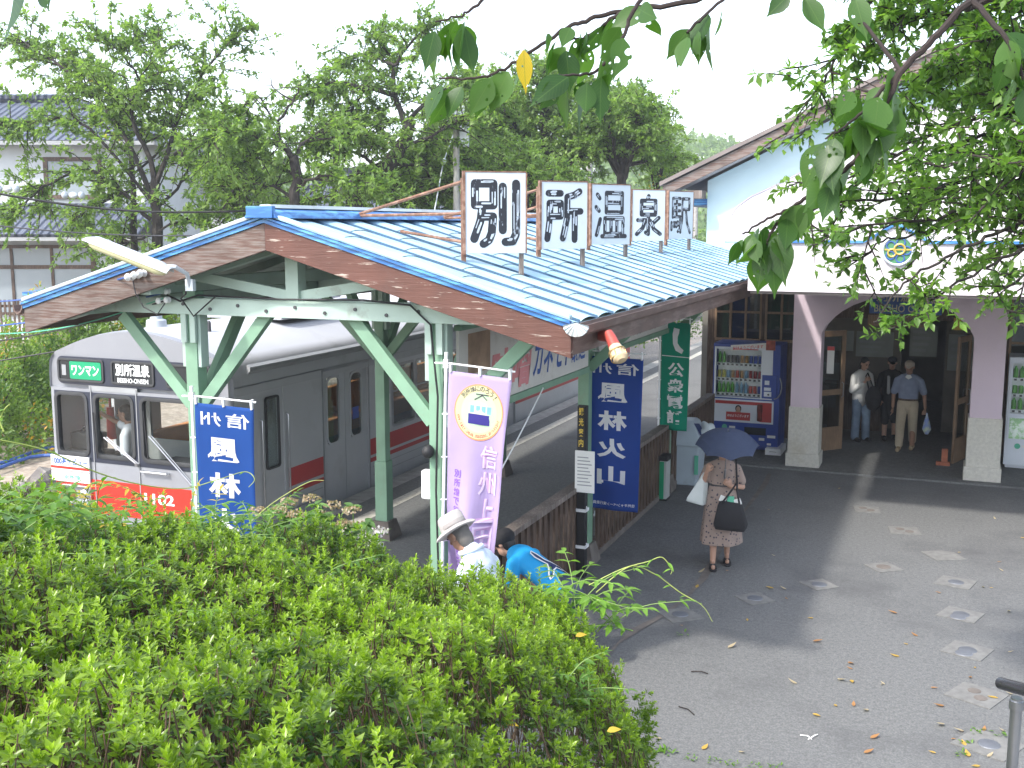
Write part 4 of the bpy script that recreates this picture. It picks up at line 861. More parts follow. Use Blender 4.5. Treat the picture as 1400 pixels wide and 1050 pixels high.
for pts in ([(-.2, .42), (.1, .6)], [(.1, .6), (.3, .44)], [(-.15, .62), (.35, .62)]):
    (a, b), (c, d) = pts; m.add([q(a, b), q(c, d), q(c, d + .04), q(a, b + .04)], [[0, 1, 2, 3]])
m.add([q(-.12, -.42), q(.1, -.42), q(.08, -.34), q(-.1, -.34)], [[0, 1, 2, 3]]); m.build('print_pantograph', mt['dark_grey'], t)
m = MB(); s_ = '別所線にのろう!'
for i, ch in enumerate(s_):
    a = R(138 - i * 13.5); c = (.84 * math.cos(a), .84 * math.sin(a)); rr = a - PI / 2
    put_text(m, ch, (-.09, .09, -.1, .1), lambda u, v: q(c[0] + u * math.cos(rr) - v * math.sin(rr), c[1] + u * math.sin(rr) + v * math.cos(rr), .006), .015, keep=True)
m.build('ring_lettering', mt['dark_grey'], t)
m = MB(); s_ = 'www.city.ueda.nagano.jp/bessho'
for i, ch in enumerate(s_):
    a = R(192 + i * 5.3); c = (.84 * math.cos(a), .84 * math.sin(a)); rr = a + PI / 2
    if ch == '.': put_text(m, ch, (-.015, .015, -.06, -.03), lambda u, v: q(c[0] + u * math.cos(rr) - v * math.sin(rr), c[1] + u * math.sin(rr) + v * math.cos(rr), .006)); continue
    put_text(m, ch, (-.03, .03, -.06, .05), lambda u, v: q(c[0] + u * math.cos(rr) - v * math.sin(rr), c[1] + u * math.sin(rr) + v * math.cos(rr), .006))
m.build('ring_small_lettering', mt['text_red'], t)
vtext(t, fn, '信州上田', .58, .88, .27, .72, cloth_mat('p_pink', (.70, .47, .72)), .05, mirror=False, name='outline_lettering', off=.004)
vtext(t, fn, '信州上田', .58, .88, .27, .72, cloth_mat('p_pale', (.76, .66, .82)), .012, mirror=False, name='inner_lettering', off=.007)
vtext(t, fn, '別所線で行こうよ別所線の旅', .14, .27, .10, .60, mt['text_purple'], .02, mirror=False, name='purple_lettering')

# black sign post strapped to the fence
t = thing('sign_post', 'black wooden post strapped to the fence carrying a yellow sign and a white paper', 'sign post', (-3.83, 11.45, 0))
m = MB(); m.b2((-3.86, 11.40, .0), (-3.76, 11.50, 2.0)); m.build('post', mt['black'], t, bevel=.006)
m = MB(); m.b2((-3.845, 11.385, 1.5), (-3.77, 11.398, 2.02)); pn = m.build('yellow_lettering', mt['black'], t)
m = MB()
for i, ch in enumerate('観光案内'): put_text(m, ch, (-3.835, -3.78, 1.9 - i * .12, 1.99 - i * .12), lambda u, v: Vector((u, 11.382, v)), .02)
m.build('characters', M('yellow_paint', (.7, .5, .06), .5), pn)
m = MB(); m.b2((-3.87, 11.36, 1.02), (-3.64, 11.374, 1.5)); pp = m.build('paper', mt['paper'], t)
m = MB()
for i in range(9): m.b2((-3.84, 11.356, 1.1 + i * .04), (-3.67 - .02 * (i % 3), 11.3585, 1.112 + i * .04))
m.build('print', mt['mid_grey'], pp)
for z in (.35, .78):
    m = MB(); m.b2((-3.87, 11.39, z), (-3.745, 11.51, z + .035)); m.tube([(-3.75, 11.39, z + .02), (-3.72, 11.36, z + .05), (-3.73, 11.37, z + .08)], .006, 6); m.build('white_tie', mt['white'], t)
m = MB(); m.b2((-4.75, 13.6, .45), (-4.15, 14.4, .5)); 
for x in (-4.7, -4.2):
    for y in (13.65, 14.35): m.b2((x - .03, y - .03, 0), (x + .03, y + .03, .45))
tag(m.build('wooden_bench', mt['grey_wood'], bevel=.005), 'low weathered wooden bench on the platform beside the bare pipe', 'bench')
# ------------------------------------------------------------------ station building
st = thing('station_building', 'pinkish white station building with arched porch and wide gabled roof', 'building', (-0.8, 18.3, 0))
YF, YC, YW, YG = 13.8, 18.24, 20.6, 19.2
FX0, FX1 = -2.42, 4.0
pk = -0.68
m = MB(); top = [(FX0, 3.80), (-1.05, 3.80), (pk, 4.02), (-.3, 3.80), (FX1, 3.80)]
m.prism([(FX0, 3.2), (FX1, 3.2)] + top[::-1], 0, .2, XZ(YF)); m.build('porch_fascia', mt['stucco'], st)
m = MB()
for (a, b) in zip(top[:-1], top[1:]):
    m.prism([(a[0], a[1] + .002), (b[0], b[1] + .002), (b[0], b[1] + .035), (a[0], a[1] + .035)], -.035, .24, XZ(YF))
m.build('fascia_flashing', mt['blue_trim'], st)
m = MB(); m.b2((FX0 + .02, YF + .2, 3.5), (FX1, YG - .01, 3.72)); m.build('porch_roof', mt['steel_pale'], st)
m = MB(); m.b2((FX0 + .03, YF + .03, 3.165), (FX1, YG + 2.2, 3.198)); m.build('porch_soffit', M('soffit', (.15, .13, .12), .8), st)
# pediment behind the peak
m = MB(); m.add([Vector(p) for p in ((-1.05, YF + .24, 3.79), (pk, YF + .24, 4.04), (-.3, YF + .24, 3.79), (pk, YG - .02, 4.04), (-1.05, YG - .02, 3.72), (-.3, YG - .02, 3.72))], [[0, 1, 3, 4], [1, 2, 5, 3], [0, 2, 1]]); m.build('porch_ridge', mt['blue_roof'], st)
# round railway emblem
m = MB(); m.cyl((pk + .03, YF - .035, 3.72), (pk + .03, YF - .001, 3.72), .175, n=32); em = m.build('emblem', M('emblem_green', (.06, .2, .09), .5, var=.1), st)
m = MB(); m.tube([(pk + .03 + .172 * math.cos(a), YF - .038, 3.72 + .172 * math.sin(a)) for a in np.linspace(0, 2 * PI, 33)], .016, 6); m.build('rim', mt['galv'], em, smooth=True)
m = MB(); 
for a0 in range(0, 360, 72):
    a1, a2 = R(a0), R(a0 + 42); c = (pk + .03 + .1 * math.cos(R(a0)), 3.72 + .1 * math.sin(R(a0)))
    m.tube([(c[0] + .048 * math.cos(a), YF - .042, c[1] + .048 * math.sin(a)) for a in np.linspace(0, 2 * PI, 13)], .009, 5)
m.build('petals', mt['text_blue'], em)
m = MB(); m.tube([(pk + .05 + .06 * math.cos(a), YF - .048, 3.735 + .06 * math.sin(a)) for a in np.linspace(0, 2 * PI, 21)], .013, 6); m.tube([(pk - .035 + .045 * math.cos(a), YF - .047, 3.69 + .045 * math.sin(a)) for a in np.linspace(0, 2 * PI, 17)], .010, 6); m.b2((pk - .12, YF - .05, 3.722), (pk + .19, YF - .038, 3.738)); m.build('gold_ring', M('gold', (.5, .36, .08), .4, metal=.4), em)
# columns and arch
A0, A1 = -1.97, 0.33; CLx, CRx = -2.43, 0.79
arch = [(A0, 2.30)] + [(A0 + (A1 - A0) / 2 * (1 - math.cos(R(a))) , 2.30 + .62 * math.sin(R(a)) ** 1.0) for a in range(12, 180, 12)] + [(A1, 2.34)]
# flat topped arch with curved haunches
arch = [(A0, 2.28), (A0 + .06, 2.40), (A0 + .16, 2.52), (A0 + .3, 2.64), (A0 + .48, 2.75), (A0 + .7, 2.84), (A0 + .95, 2.89), (A1 - .95, 2.89), (A1 - .7, 2.84), (A1 - .48, 2.75), (A1 - .3, 2.64), (A1 - .16, 2.52), (A1 - .06, 2.40), (A1, 2.28)]
m = MB(); D_ = (0, .42)
def quad_strip(lo, hi):
    for (a, b), (c, d) in zip(zip(lo[:-1], hi[:-1]), zip(lo[1:], hi[1:])):
        m.prism([a, c, d, b], 0, .42, XZ(YC))
quad_strip(arch, [(x, 3.16) for x, z in arch])
m.prism([(CLx, 1.03), (A0, 1.03), (A0, 3.16), (CLx, 3.16)], 0, .42, XZ(YC)); m.prism([(A1, 1.03), (CRx, 1.03), (CRx, 3.16), (A1, 3.16)], 0, .42, XZ(YC))
m.build('arch_wall', mt['stucco_mauve'], st)
for a, b in ((CLx, A0), (A1, CRx)):
    m = MB(); m.b2((a - .02, YC - .02, .2), (b + .02, YC + .44, 1.03)); m.b2((a - .045, YC - .05, 0), (b + .045, YC + .46, .25)); m.build('column_base', mt['stone_beige'], st, bevel=.01)
# porch floor and front wall
m = MB(); m.b2((-4.3, 18.0, .0), (FX1, 27, .03)); 
m.build('porch_floor', mt['concrete'] if False else mt['platform'], st)
wood = mt['dark_wood']
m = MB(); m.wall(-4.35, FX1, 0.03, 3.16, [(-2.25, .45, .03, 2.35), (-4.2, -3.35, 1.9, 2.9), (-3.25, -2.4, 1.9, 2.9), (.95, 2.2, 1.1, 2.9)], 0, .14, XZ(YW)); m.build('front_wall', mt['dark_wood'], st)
for k, (a, b, z0, z1) in enumerate([(-4.2, -3.35, 1.9, 2.9), (-3.25, -2.4, 1.9, 2.9), (.95, 2.2, 1.1, 2.9)]):
    m = MB(); 
    for x in np.linspace(a, b, 4): m.b2((x - .02, YW - .01, z0), (x + .02, YW + .03, z1))
    m.b2((a, YW - .012, (z0 + z1) / 2 - .02), (b, YW + .028, (z0 + z1) / 2 + .02)); m.b2((a, YW - .02, z0 - .05), (b, YW + .05, z0)); wn = m.build('window', mt['door_wood'], st)
    m = MB(); m.b2((a, YW + .04, z0), (b, YW + .045, z1)); m.build('pane', mt['glass'], wn)
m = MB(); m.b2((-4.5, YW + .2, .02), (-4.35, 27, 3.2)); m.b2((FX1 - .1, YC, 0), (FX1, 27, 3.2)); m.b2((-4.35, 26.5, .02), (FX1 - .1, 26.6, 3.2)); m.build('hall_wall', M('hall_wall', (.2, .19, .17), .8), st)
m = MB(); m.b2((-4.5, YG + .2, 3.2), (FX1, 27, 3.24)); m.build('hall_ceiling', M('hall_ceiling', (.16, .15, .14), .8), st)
# dark hall furnishings: notice boards on the back of the hall
for k, (x, z, w_, h_) in enumerate([(-2.1, 1.75, .6, .4), (-1.4, 1.7, .7, .5), (-.5, 1.8, .5, .6), (.2, 1.6, .5, .7), (-2.3, 1.1, .5, .4)]):
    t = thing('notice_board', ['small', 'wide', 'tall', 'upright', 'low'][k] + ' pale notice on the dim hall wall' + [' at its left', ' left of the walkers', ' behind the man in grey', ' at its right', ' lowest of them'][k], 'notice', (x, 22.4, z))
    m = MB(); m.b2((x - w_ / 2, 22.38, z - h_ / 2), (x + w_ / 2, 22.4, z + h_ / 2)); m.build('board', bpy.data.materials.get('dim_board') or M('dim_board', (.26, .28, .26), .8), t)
    m = MB(); 
    for i in range(4): m.b2((x - w_ * .4, 22.374, z - h_ * .35 + i * h_ * .2), (x + w_ * (.1 + .08 * (i % 3)), 22.3785, z - h_ * .35 + i * h_ * .2 + h_ * .09))
    m.build('print', mt['mid_grey'], t)
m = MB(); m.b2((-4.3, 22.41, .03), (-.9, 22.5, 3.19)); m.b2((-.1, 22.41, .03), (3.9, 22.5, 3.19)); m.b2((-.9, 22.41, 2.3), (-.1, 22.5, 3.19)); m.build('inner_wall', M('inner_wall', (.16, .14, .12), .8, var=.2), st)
m = MB(); m.b2((-2.3, 21.9, .9), (-1.1, 22.4, .95)); m.b2((-2.2, 22.0, .03), (-1.15, 22.39, .9)); m.build('ticket_counter', mt['dark_wood'], st)
# upper gable wall
gx, gz = -0.35, 6.78
sl_ = (gz - 4.68) / (gx + 4.75)
m = MB(); P = [(-4.12, 3.2), (3.6, 3.2), (3.6, 4.85), (gx, 6.58), (-4.12, 4.80)]
m.prism(P, 0, .2, XZ(YG)); m.build('gable_wall', mt['stucco_blue'], st)
P = [(-3.78, 3.745), (3.3, 3.745), (3.3, 4.55), (gx, 6.0), (-3.0, 4.66), (-3.35, 4.5), (-3.6, 4.32), (-3.74, 4.08)]
m = MB(); m.prism(P, -.02, -.001, XZ(YG)); m.build('gable_panel', mt['stucco'], st)
m = MB(); m.tube([(x, YG - .022, z) for x, z in [(-3.79, 3.745), (-3.75, 4.08), (-3.61, 4.33), (-3.36, 4.515), (-3.0, 4.675), (gx, 6.015)]], .012, 6); m.build('panel_bead', mt['stucco_mauve'], st)
m = MB(); m.b2((-4.12, YG + .2, 3.2), (-4.0, 32, 4.75)); m.build('side_wall', mt['stucco_blue'], st)
# roof of the hall
for s, xe, ze in ((-1, -4.85, 4.70), (1, 4.2, 4.62)):
    m = MB(); m.add([Vector(p) for p in ((gx, YG - .55, gz), (xe, YG - .55, ze), (xe, 33, ze), (gx, 33, gz), (gx, YG - .55, gz + .07), (xe, YG - .55, ze + .07), (xe, 33, ze + .07), (gx, 33, gz + .07))], [[0, 1, 2, 3], [4, 7, 6, 5], [0, 4, 5, 1], [1, 5, 6, 2], [2, 6, 7, 3], [3, 7, 4, 0]]); m.build('roof', M('roof_metal', (.16, .13, .12), .5, var=.2), st)
    m = MB(); m.add([Vector(p) for p in [(x, y, z + dz) for y in (YG - .5, YG - .43) for x, z, dz in ((gx, gz, -.005), (xe + .05 * -s, ze, -.005), (xe + .05 * -s, ze, -.17), (gx, gz, -.2))]], [[0, 1, 2, 3], [7, 6, 5, 4], [0, 4, 5, 1], [1, 5, 6, 2], [2, 6, 7, 3], [3, 7, 4, 0]]); m.build('barge_board', mt['barge_old'], st)
    m = MB(); m.add([Vector(p) for p in [(x, y, z + dz) for y in (YG - .42, YG - .002) for x, z, dz in ((gx, gz, -.1), (xe + .1 * -s, ze, -.1), (xe + .1 * -s, ze, -.14), (gx, gz, -.14))]], [[0, 1, 2, 3], [7, 6, 5, 4], [0, 4, 5, 1], [1, 5, 6, 2], [2, 6, 7, 3], [3, 7, 4, 0]]); m.build('eave_soffit', M('eave_paint', (.42, .36, .36), .7, var=.2, scale=9), st)
m = MB(); m.b2((-4.55, YG - .45, 4.48), (-4.12, YG - .1, 4.62)); m.build('eave_end', mt['grey_wood'], st, bevel=.01)
m = MB(); m.b2((-4.75, YG + .3, 4.38), (-4.13, YG + 3, 4.5)); m.build('blue_gutter', mt['blue_trim'], st)
m = MB(); m.wall(-1.34, -.86, 5.22, 5.70, [(-1.29, -.91, 5.27, 5.65)], -.03, .0, XZ(YG)); vt = m.build('louvre_window', mt['white'], st)
m = MB(); m.b2((-1.29, YG - .004, 5.27), (-.91, YG - .001, 5.65)); m.build('dark_backing', mt['black'], vt)
for k in range(7):
    m = MB(); m.box((-1.1, YG - .018, 5.295 + k * .055), (.38, .03, .012), Matrix.Rotation(R(-35), 3, 'X')); m.build('slat', mt['white'], vt)
# name sign in the entrance
t = thing('station_sign', 'dark blue station name sign hanging under the arch', 'sign', (-.78, 19.9, 2.5))
m = MB(); m.b2((-1.36, 19.9, 2.50), (-.18, 19.94, 2.93)); m.build('board', mt['text_blue'], t)
m = MB(); put_text(m, '別所温泉駅', (-1.25, -.28, 2.71, 2.90), lambda u, v: Vector((u, 19.896, v)), .02); put_text(m, 'BESSHO ONSEN', (-1.28, -.25, 2.53, 2.66), lambda u, v: Vector((u, 19.896, v)), .01); m.build('lettering', M('sign_yellow', (.6, .58, .4), .6), t)
m = MB(); m.b2((-1.2, 19.92, 2.93), (-1.17, 19.94, 3.16)); m.b2((-.4, 19.92, 2.93), (-.37, 19.94, 3.16)); m.build('hanger', mt['dark_grey'], t)
t = thing('wooden_sign', 'faded brown wooden sign below the blue station name sign', 'sign', (-.85, 19.9, 2.33))
m = MB(); m.b2((-1.38, 19.91, 2.28), (-.33, 19.93, 2.47)); m.build('board', mt['door_wood'], t)
m = MB(); put_text(m, '上田電鉄別所線', (-1.25, -.45, 2.32, 2.43), lambda u, v: Vector((u, 19.906, v))); m.build('lettering', mt['dark_grey'], t)
# folded door leaves
def leaf_door(x, y, yaw, label):
    t = thing('door_leaf', label, 'door', (x, y, .03), 'open wooden door leaves of the entrance', local=True); t.rotation_euler = (0, 0, yaw)
    m = MB(); m.wall(0, .62, 0, 2.15, [(.08, .54, .42, 1.0), (.08, .54, 1.1, 2.05)], -.02, .02, lambda a, b, c: Vector((a, c, b))); m.b2((.08, -.008, .1), (.54, .008, .42)); m.build('frame', mt['door_wood'], t)
    m = MB(); m.b2((.08, -.003, .42), (.54, .003, 1.0)); m.b2((.08, -.003, 1.1), (.54, .003, 2.05)); m.build('pane', mt['glass'], t)
    m = MB(); m.tube([(.56, -.02, .95), (.56, -.06, .97), (.56, -.06, 1.2), (.56, -.02, 1.22)], .01, 6); m.build('handle', mt['steel'], t)
    return t
leaf_door(-2.16, 19.55, R(48), 'brown glazed door leaf folded open at the left side of the entrance')
leaf_door(.12, 19.4, R(72), 'brown glazed door leaf folded open at the right, propped by two bricks')
t = thing('notice_plate', 'narrow white notice with a red top hung on the left door leaf', 'notice', (-1.93, 19.6, 1.65))
m = MB(); m.b2((-2.0, 19.5, 1.45), (-1.88, 19.51, 1.93)); m.build('plate', mt['paper'], t)
m = MB(); m.b2((-2.0, 19.495, 1.86), (-1.88, 19.499, 1.93)); m.build('red_top', mt['text_red'], t)
m = MB(); m.b2((.02, 19.36, 2.3), (.14, 19.4, 2.5)); tag(m.build('yellow_plate', M('yellow_plate', (.5, .34, .04), .6)), 'small yellow plate above the right door leaf', 'plate')
for k, (x, y, z, sx) in enumerate([(-.02, 19.22, 0.03, .22), (.0, 19.24, .095, .1)]):
    m = MB(); m.b2((x - sx / 2, y - .05, z), (x + sx / 2, y + .05, z + (.06 if k == 0 else .21))); tag(m.build('brick', M('brick', (.42, .15, .085), .9, var=.2, scale=20, bump=.3)if k == 0 else bpy.data.materials['brick'], bevel=.006), ['red brick lying flat at the foot of the right door leaf', 'red brick standing on end upon the flat one by the right door leaf'][k], 'brick', 'bricks propping the door')

# vending machines
def vending(name, label, loc, yaw, W, Hh, body, blue):
    t = thing(name, label, 'vending machine', loc, 'drink vending machines by the entrance', local=True); t.rotation_euler = (0, 0, yaw)
    B = mt[body]; Dp = .68
    m = MB(); m.b2((0, .2, .06), (W, Dp, Hh)); m.b2((0, .045, .06), (.05, .2, Hh)); m.b2((W * .73, .045, .06), (W, .2, Hh)); m.b2((.05, .045, .06), (W * .73, .2, Hh * .49)); m.b2((.05, .045, Hh - .09), (W * .73, .2, Hh)); m.b2((.03, .1, 0), (W - .03, Dp - .05, .06)); m.build('cabinet', B, t, bevel=.012)
    m = MB(); m.wall(.005, W - .005, .07, Hh - .01, [(.06, W * .72, Hh * .50, Hh - .10)], 0, .045, lambda a, b, c: Vector((a, c, b))); m.build('door', B, t)
    x0, x1, z0, z1 = .06, W * .72, Hh * .50, Hh - .10
    m = MB(); m.b2((x0, .16, z0), (x1, .17, z1)); m.build('display_back', mt['white'], t)
    cols = [(.12, .4, .06), (.2, .35, .5), (.55, .12, .1), (.05, .05, .06), (.45, .25, .1), (.06, .1, .4), (.35, .04, .05), (.6, .55, .1)]
    nc = 10 if blue else 7
    order = [[0, 0, 0, 0, 1, 1, 1, 2, 2, 5], [7, 7, 1, 4, 2, 4, 1, 6, 6, 6], [0, 0, 3, 3, 3, 4, 4, 5, 5, 5]]
    for r_ in range(3):
        zb = z0 + .06 + r_ * (z1 - z0 - .04) / 3
        m = MB(); m.b2((x0, .05, zb - .055), (x1, .16, zb)); sh = m.build('shelf', mt['white'], t)
        m = MB()
        for c in range(nc): xx = x0 + (x1 - x0) * (c + .5) / nc; m.b2((xx - .02, .042, zb - .045), (xx + .02, .0485, zb - .012))
        m.build('button', mt['dark_grey'], sh)
        for c in range(nc):
            xx = x0 + (x1 - x0) * (c + .5) / nc; ci = order[r_][c] if blue else (0 if c < 5 or r_ != 0 else 4)
            hh = .19 if (ci in (0, 1) and r_ != 1) else .13; rr = (x1 - x0) / nc * .38
            m = MB(); pf = [(rr * .85, 0), (rr, .01), (rr, hh * .7), (rr * (.45 if hh > .15 else .9), hh * .9), (rr * (.45 if hh > .15 else .8), hh)]; m.lathe((xx, .105, zb + .001), pf, 10)
            nmk = f'drink{ci}'; mm = bpy.data.materials.get(nmk) or M(nmk, cols[ci], .35, var=.25, scale=30, coords='Object')
            m.build('drink_sample', mm, t, smooth=True)
    m = MB(); m.b2((x0, .018, z0), (x1, .022, z1)); m.build('front_glass', mt['glass_clear'], t)
    m = MB(); m.wall(x0 - .03, x1 + (.2 if blue else .03), z0 - .02, z1 + .04, [(x0, x1, z0, z1)], -.012, .0, lambda a, b, c: Vector((a, c, b))); m.build('display_frame', mt['vm_white'], t)
    # payment panel
    px = W * .74
    m = MB(); m.b2((px, -.02, Hh * .5), (W - .05, -.001, Hh * .72)); pp = m.build('coin_panel', mt['vm_blue'] if blue else mt['mid_grey'], t, bevel=.008)
    m = MB(); m.b2((px + .05, -.03, Hh * .63), (px + .13, -.021, Hh * .67)); m.b2((px + .04, -.026, Hh * .575), (px + .16, -.021, Hh * .605)); m.b2((px + .04, -.026, Hh * .52), (px + .17, -.021, Hh * .565)); m.build('slots', mt['vm_white'], pp)
    m = MB(); m.cyl((px + .12, -.045, Hh * .54), (px + .12, -.02, Hh * .54), .018, n=12); m.build('return_lever', mt['chrome'], pp)
    # poster panel
    m = MB(); m.wall(.03, W * (.92 if blue else .9), Hh * .26, Hh * .475, [(.06, W * (.92 if blue else .9) - .03, Hh * .275, Hh * .46)], -.012, 0, lambda a, b, c: Vector((a, c, b))); po = m.build('poster_frame', mt['vm_white'], t)
    g = lambda u, v: Vector((u, -.006, v))
    if blue:
        m = MB(); m.b2((.06, -.004, Hh * .275), (W * .92 - .03, -.001, Hh * .46)); m.build('poster', mt['vm_white'], po)
        m = MB(); m.b2((.06, -.007, Hh * .43), (W * .75, -.0045, Hh * .46)); m.b2((W * .72, -.007, Hh * .275), (W * .92 - .03, -.0045, Hh * .46)); m.b2((W * .22, -.012, Hh * .28), (W * .58, -.0075, Hh * .355)); m.build('poster_red', mt['train_red_side'], po)
        m = MB(); put_text(m, 'おはようございます', (W * .24, W * .56, Hh * .31, Hh * .335), lambda u, v: Vector((u, -.0135, v)), .02); m.build('poster_lettering', mt['text_white'], po)
        m = MB(); m.ell((W * .4, -.012, Hh * .385), (.038, .01, .05), 12, 8); m.b2((W * .36, -.012, Hh * .355), (W * .44, -.009, Hh * .365)); m.build('printed_face', mt['skin'], po)
        m = MB(); m.ell((W * .4, -.0085, Hh * .39), (.055, .006, .065), 12, 8); m.build('printed_hair', mt['hair'], po)
        m = MB(); m.lathe((W * .72, -.018, Hh * .283), [(.03, 0), (.045, .01), (.042, .12), (.05, .2), (.045, .3)], 10); m.build('printed_bottle', M('print_bottle', (.16, .02, .015), .4, var=.4, scale=20), po)
        m = MB(); put_text(m, 'GEORGIA', (.3, .75, Hh - .145, Hh - .12), lambda u, v: Vector((u, -.014, v))) if False else m.b2((.35, -.015, Hh - .10), (.8, -.0125, Hh - .085)); m.build('heading_strip', mt['text_red'], t)
    else:
        m = MB(); m.b2((.06, -.004, Hh * .275), (W * .9 - .03, -.001, Hh * .46)); m.build('poster', M('poster_green', (.35, .6, .3), .6, var=.3, scale=9, col2=(.75, .85, .75), lo=.45, hi=.55), po)
    # outlet
    m = MB(); m.b2((W * .5, -.014, Hh * .15), (W * .82, -.001, Hh * .22)); m.build('outlet_flap', mt['glass_dark'], t)
    m = MB(); m.cyl((W * .2, -.012, Hh * .21), (W * .2, -.001, Hh * .21), .045, n=20); m.build('recycle_mark', mt['text_green'], t)
    for (a_, b_, c_, d_) in ((.27, .36, .2, .22), (.72, .8, .1, .125), (.84, .96, .13, .155), (.84, .9, .06, .08)):
        m = MB(); m.b2((W * a_, -.005, Hh * c_), (W * b_, -.001, Hh * d_)); m.build('sticker', mt['paper'], t)
    return t
vending('vending_machine', 'deep blue drinks vending machine with a red poster beside the left column', (-3.93, 19.15, .05), R(-1), 1.19, 1.9, 'vm_blue', True)
vending('vending_machine', 'white drinks vending machine with green poster right of the right column', (.90, 19.35, .03), R(-2), 1.0, 1.86, 'vm_white', False)
t = thing('paper_sign', 'slanted white greeting card with a red drawing stuck on top of the blue machine', 'sign', (-3.3, 19.1, 1.93))
m = MB(); m.add([(-3.62, 19.13, 1.82), (-3.0, 19.13, 1.88), (-3.0, 19.135, 1.985), (-3.62, 19.135, 1.92)], [[0, 1, 2, 3]]); m.build('card', mt['paper'], t)
m = MB(); put_text(m, 'おはようございます', (-3.58, -3.05, 1.865, 1.93), lambda u, v: Vector((u, 19.124, v + (u + 3.3) * .1)), .01); m.build('lettering', mt['text_red'], t)
m = MB(); m.b2((-3.0, 19.11, 1.86), (-2.84, 19.125, 2.03)); m.build('drawing', M('drawing', (.3, .06, .04), .6, var=.5, scale=25), t)
m = MB(); m.wall(-2.93, -2.66, 0.03, .14, [(-2.86, -2.73, .08, .1)], 0, .62, XZ(18.95)); tag(m.build('crate', mt['white'], bevel=.004), 'low white plastic crate on the ground between the blue machine and the left column', 'crate')
m = MB(); m.tube([(-2.74, 19.1, 1.38), (-2.71, 19.08, 1.3), (-2.7, 19.08, 1.2), (-2.72, 19.08, 1.1), (-2.77, 19.1, 1.03), (-2.83, 19.1, 1.0)], .012, 6); tag(m.build('security_chain', mt['steel']), 'thin steel chain hanging on the right side of the blue machine', 'chain')
# bins
t = thing('waste_bin', 'large pale grey plastic waste bin with hooded lid beside the fence end', 'bin', (-3.77, 16.45, 0))
m = MB()
def rr4(cx, cy, w_, d_, z): return [Vector((cx - w_ / 2, cy - d_ / 2, z)), Vector((cx + w_ / 2, cy - d_ / 2, z)), Vector((cx + w_ / 2, cy + d_ / 2, z)), Vector((cx - w_ / 2, cy + d_ / 2, z))]
def loft(m, rings):
    n = len(rings[0]); vs = [v for r in rings for v in r]
    m.add(vs, [[i * n + j, i * n + (j + 1) % n, (i + 1) * n + (j + 1) % n, (i + 1) * n + j] for i in range(len(rings) - 1) for j in range(n)] + [list(range(n))[::-1], [(len(rings) - 1) * n + j for j in range(n)]])
pb = M('bin_grey', (.40, .47, .53), .45, var=.06, dirt=(.3, .34, .36), dscale=2)
loft(m, [rr4(-3.77, 16.5, .44, .44, 0), rr4(-3.77, 16.5, .52, .52, .66)]); m.build('tub', pb, t, bevel=.03)
m = MB(); loft(m, [rr4(-3.77, 16.5, .58, .58, .63), rr4(-3.77, 16.5, .58, .58, .71), rr4(-3.77, 16.5, .56, .56, .75), rr4(-3.79, 16.52, .36, .42, .98), rr4(-3.79, 16.52, .28, .34, 1.02)]); ld = m.build('lid', pb, t, bevel=.025)
m = MB(); m.add([(-3.62, 16.3, .99), (-3.56, 16.42, .97), (-3.44, 16.4, .8), (-3.5, 16.28, .8)], [[0, 1, 2, 3]]); m.build('flap', mt['text_navy'], ld)
m = MB(); m.b2((-3.58, 16.226, .2), (-3.52, 16.235, .5)); m.build('sticker', mt['text_green'], t)
vs, fs = lump((-3.44, 16.42, .84), (.12, .1, .16), 5, .35); m = MB(); m.add(vs, fs); tag(m.build('plastic_bag', M('bag_plastic', (.6, .66, .68), .35, var=.1), smooth=True), 'crumpled pale plastic bag stuffed on the lid of the large waste bin', 'bag')
t = thing('smoking_bin', 'slim steel and green ashtray bin with black top standing before the large waste bin', 'bin', (-3.88, 15.3, 0))
m = MB(); m.b2((-4.0, 15.2, .03), (-3.76, 15.42, .60)); m.build('case', M('bin_steel', (.5, .52, .5), .4, metal=.2, var=.06), t, bevel=.01)
m = MB(); m.b2((-3.87, 15.194, .03), (-3.8, 15.199, .59)); m.build('green_stripe', mt['green_roll'], t)
m = MB(); m.b2((-4.015, 15.185, .6), (-3.745, 15.435, .68)); m.build('top', mt['black'], t, bevel=.012)
m = MB(); m.b2((-4.01, 15.19, 0), (-3.75, 15.43, .03)); m.build('base', mt['black'], t)
m = MB(); m.b2((-3.96, 15.194, .5), (-3.91, 15.199, .52)); m.build('label', mt['dark_grey'], t)
# ------------------------------------------------------------------ people
def solid(m, name, mat, parent, voxel=.01, it=4):
    me = bpy.data.meshes.new(name); o0 = org(parent); me.from_pydata([tuple(v - o0) for v in m.v], [], m.f)
    bm = bmesh.new(); bm.from_mesh(me); bmesh.ops.recalc_face_normals(bm, faces=bm.faces); bm.to_mesh(me); bm.free()
    o = bpy.data.objects.new('tmp', me); COL.objects.link(o)
    r = o.modifiers.new('r', 'REMESH'); r.mode = 'VOXEL'; r.voxel_size = voxel
    s = o.modifiers.new('s', 'SMOOTH'); s.factor = .5; s.iterations = it
    dg = bpy.context.evaluated_depsgraph_get(); dg.update()
    me2 = bpy.data.meshes.new_from_object(o.evaluated_get(dg)); bpy.data.objects.remove(o); bpy.data.meshes.remove(me)
    me2.name = name; me2.materials.clear(); me2.materials.append(mat); me2.polygons.foreach_set('use_smooth', [True] * len(me2.polygons))
    ob = bpy.data.objects.new(name, me2); link(ob, parent); return ob
V = Vector
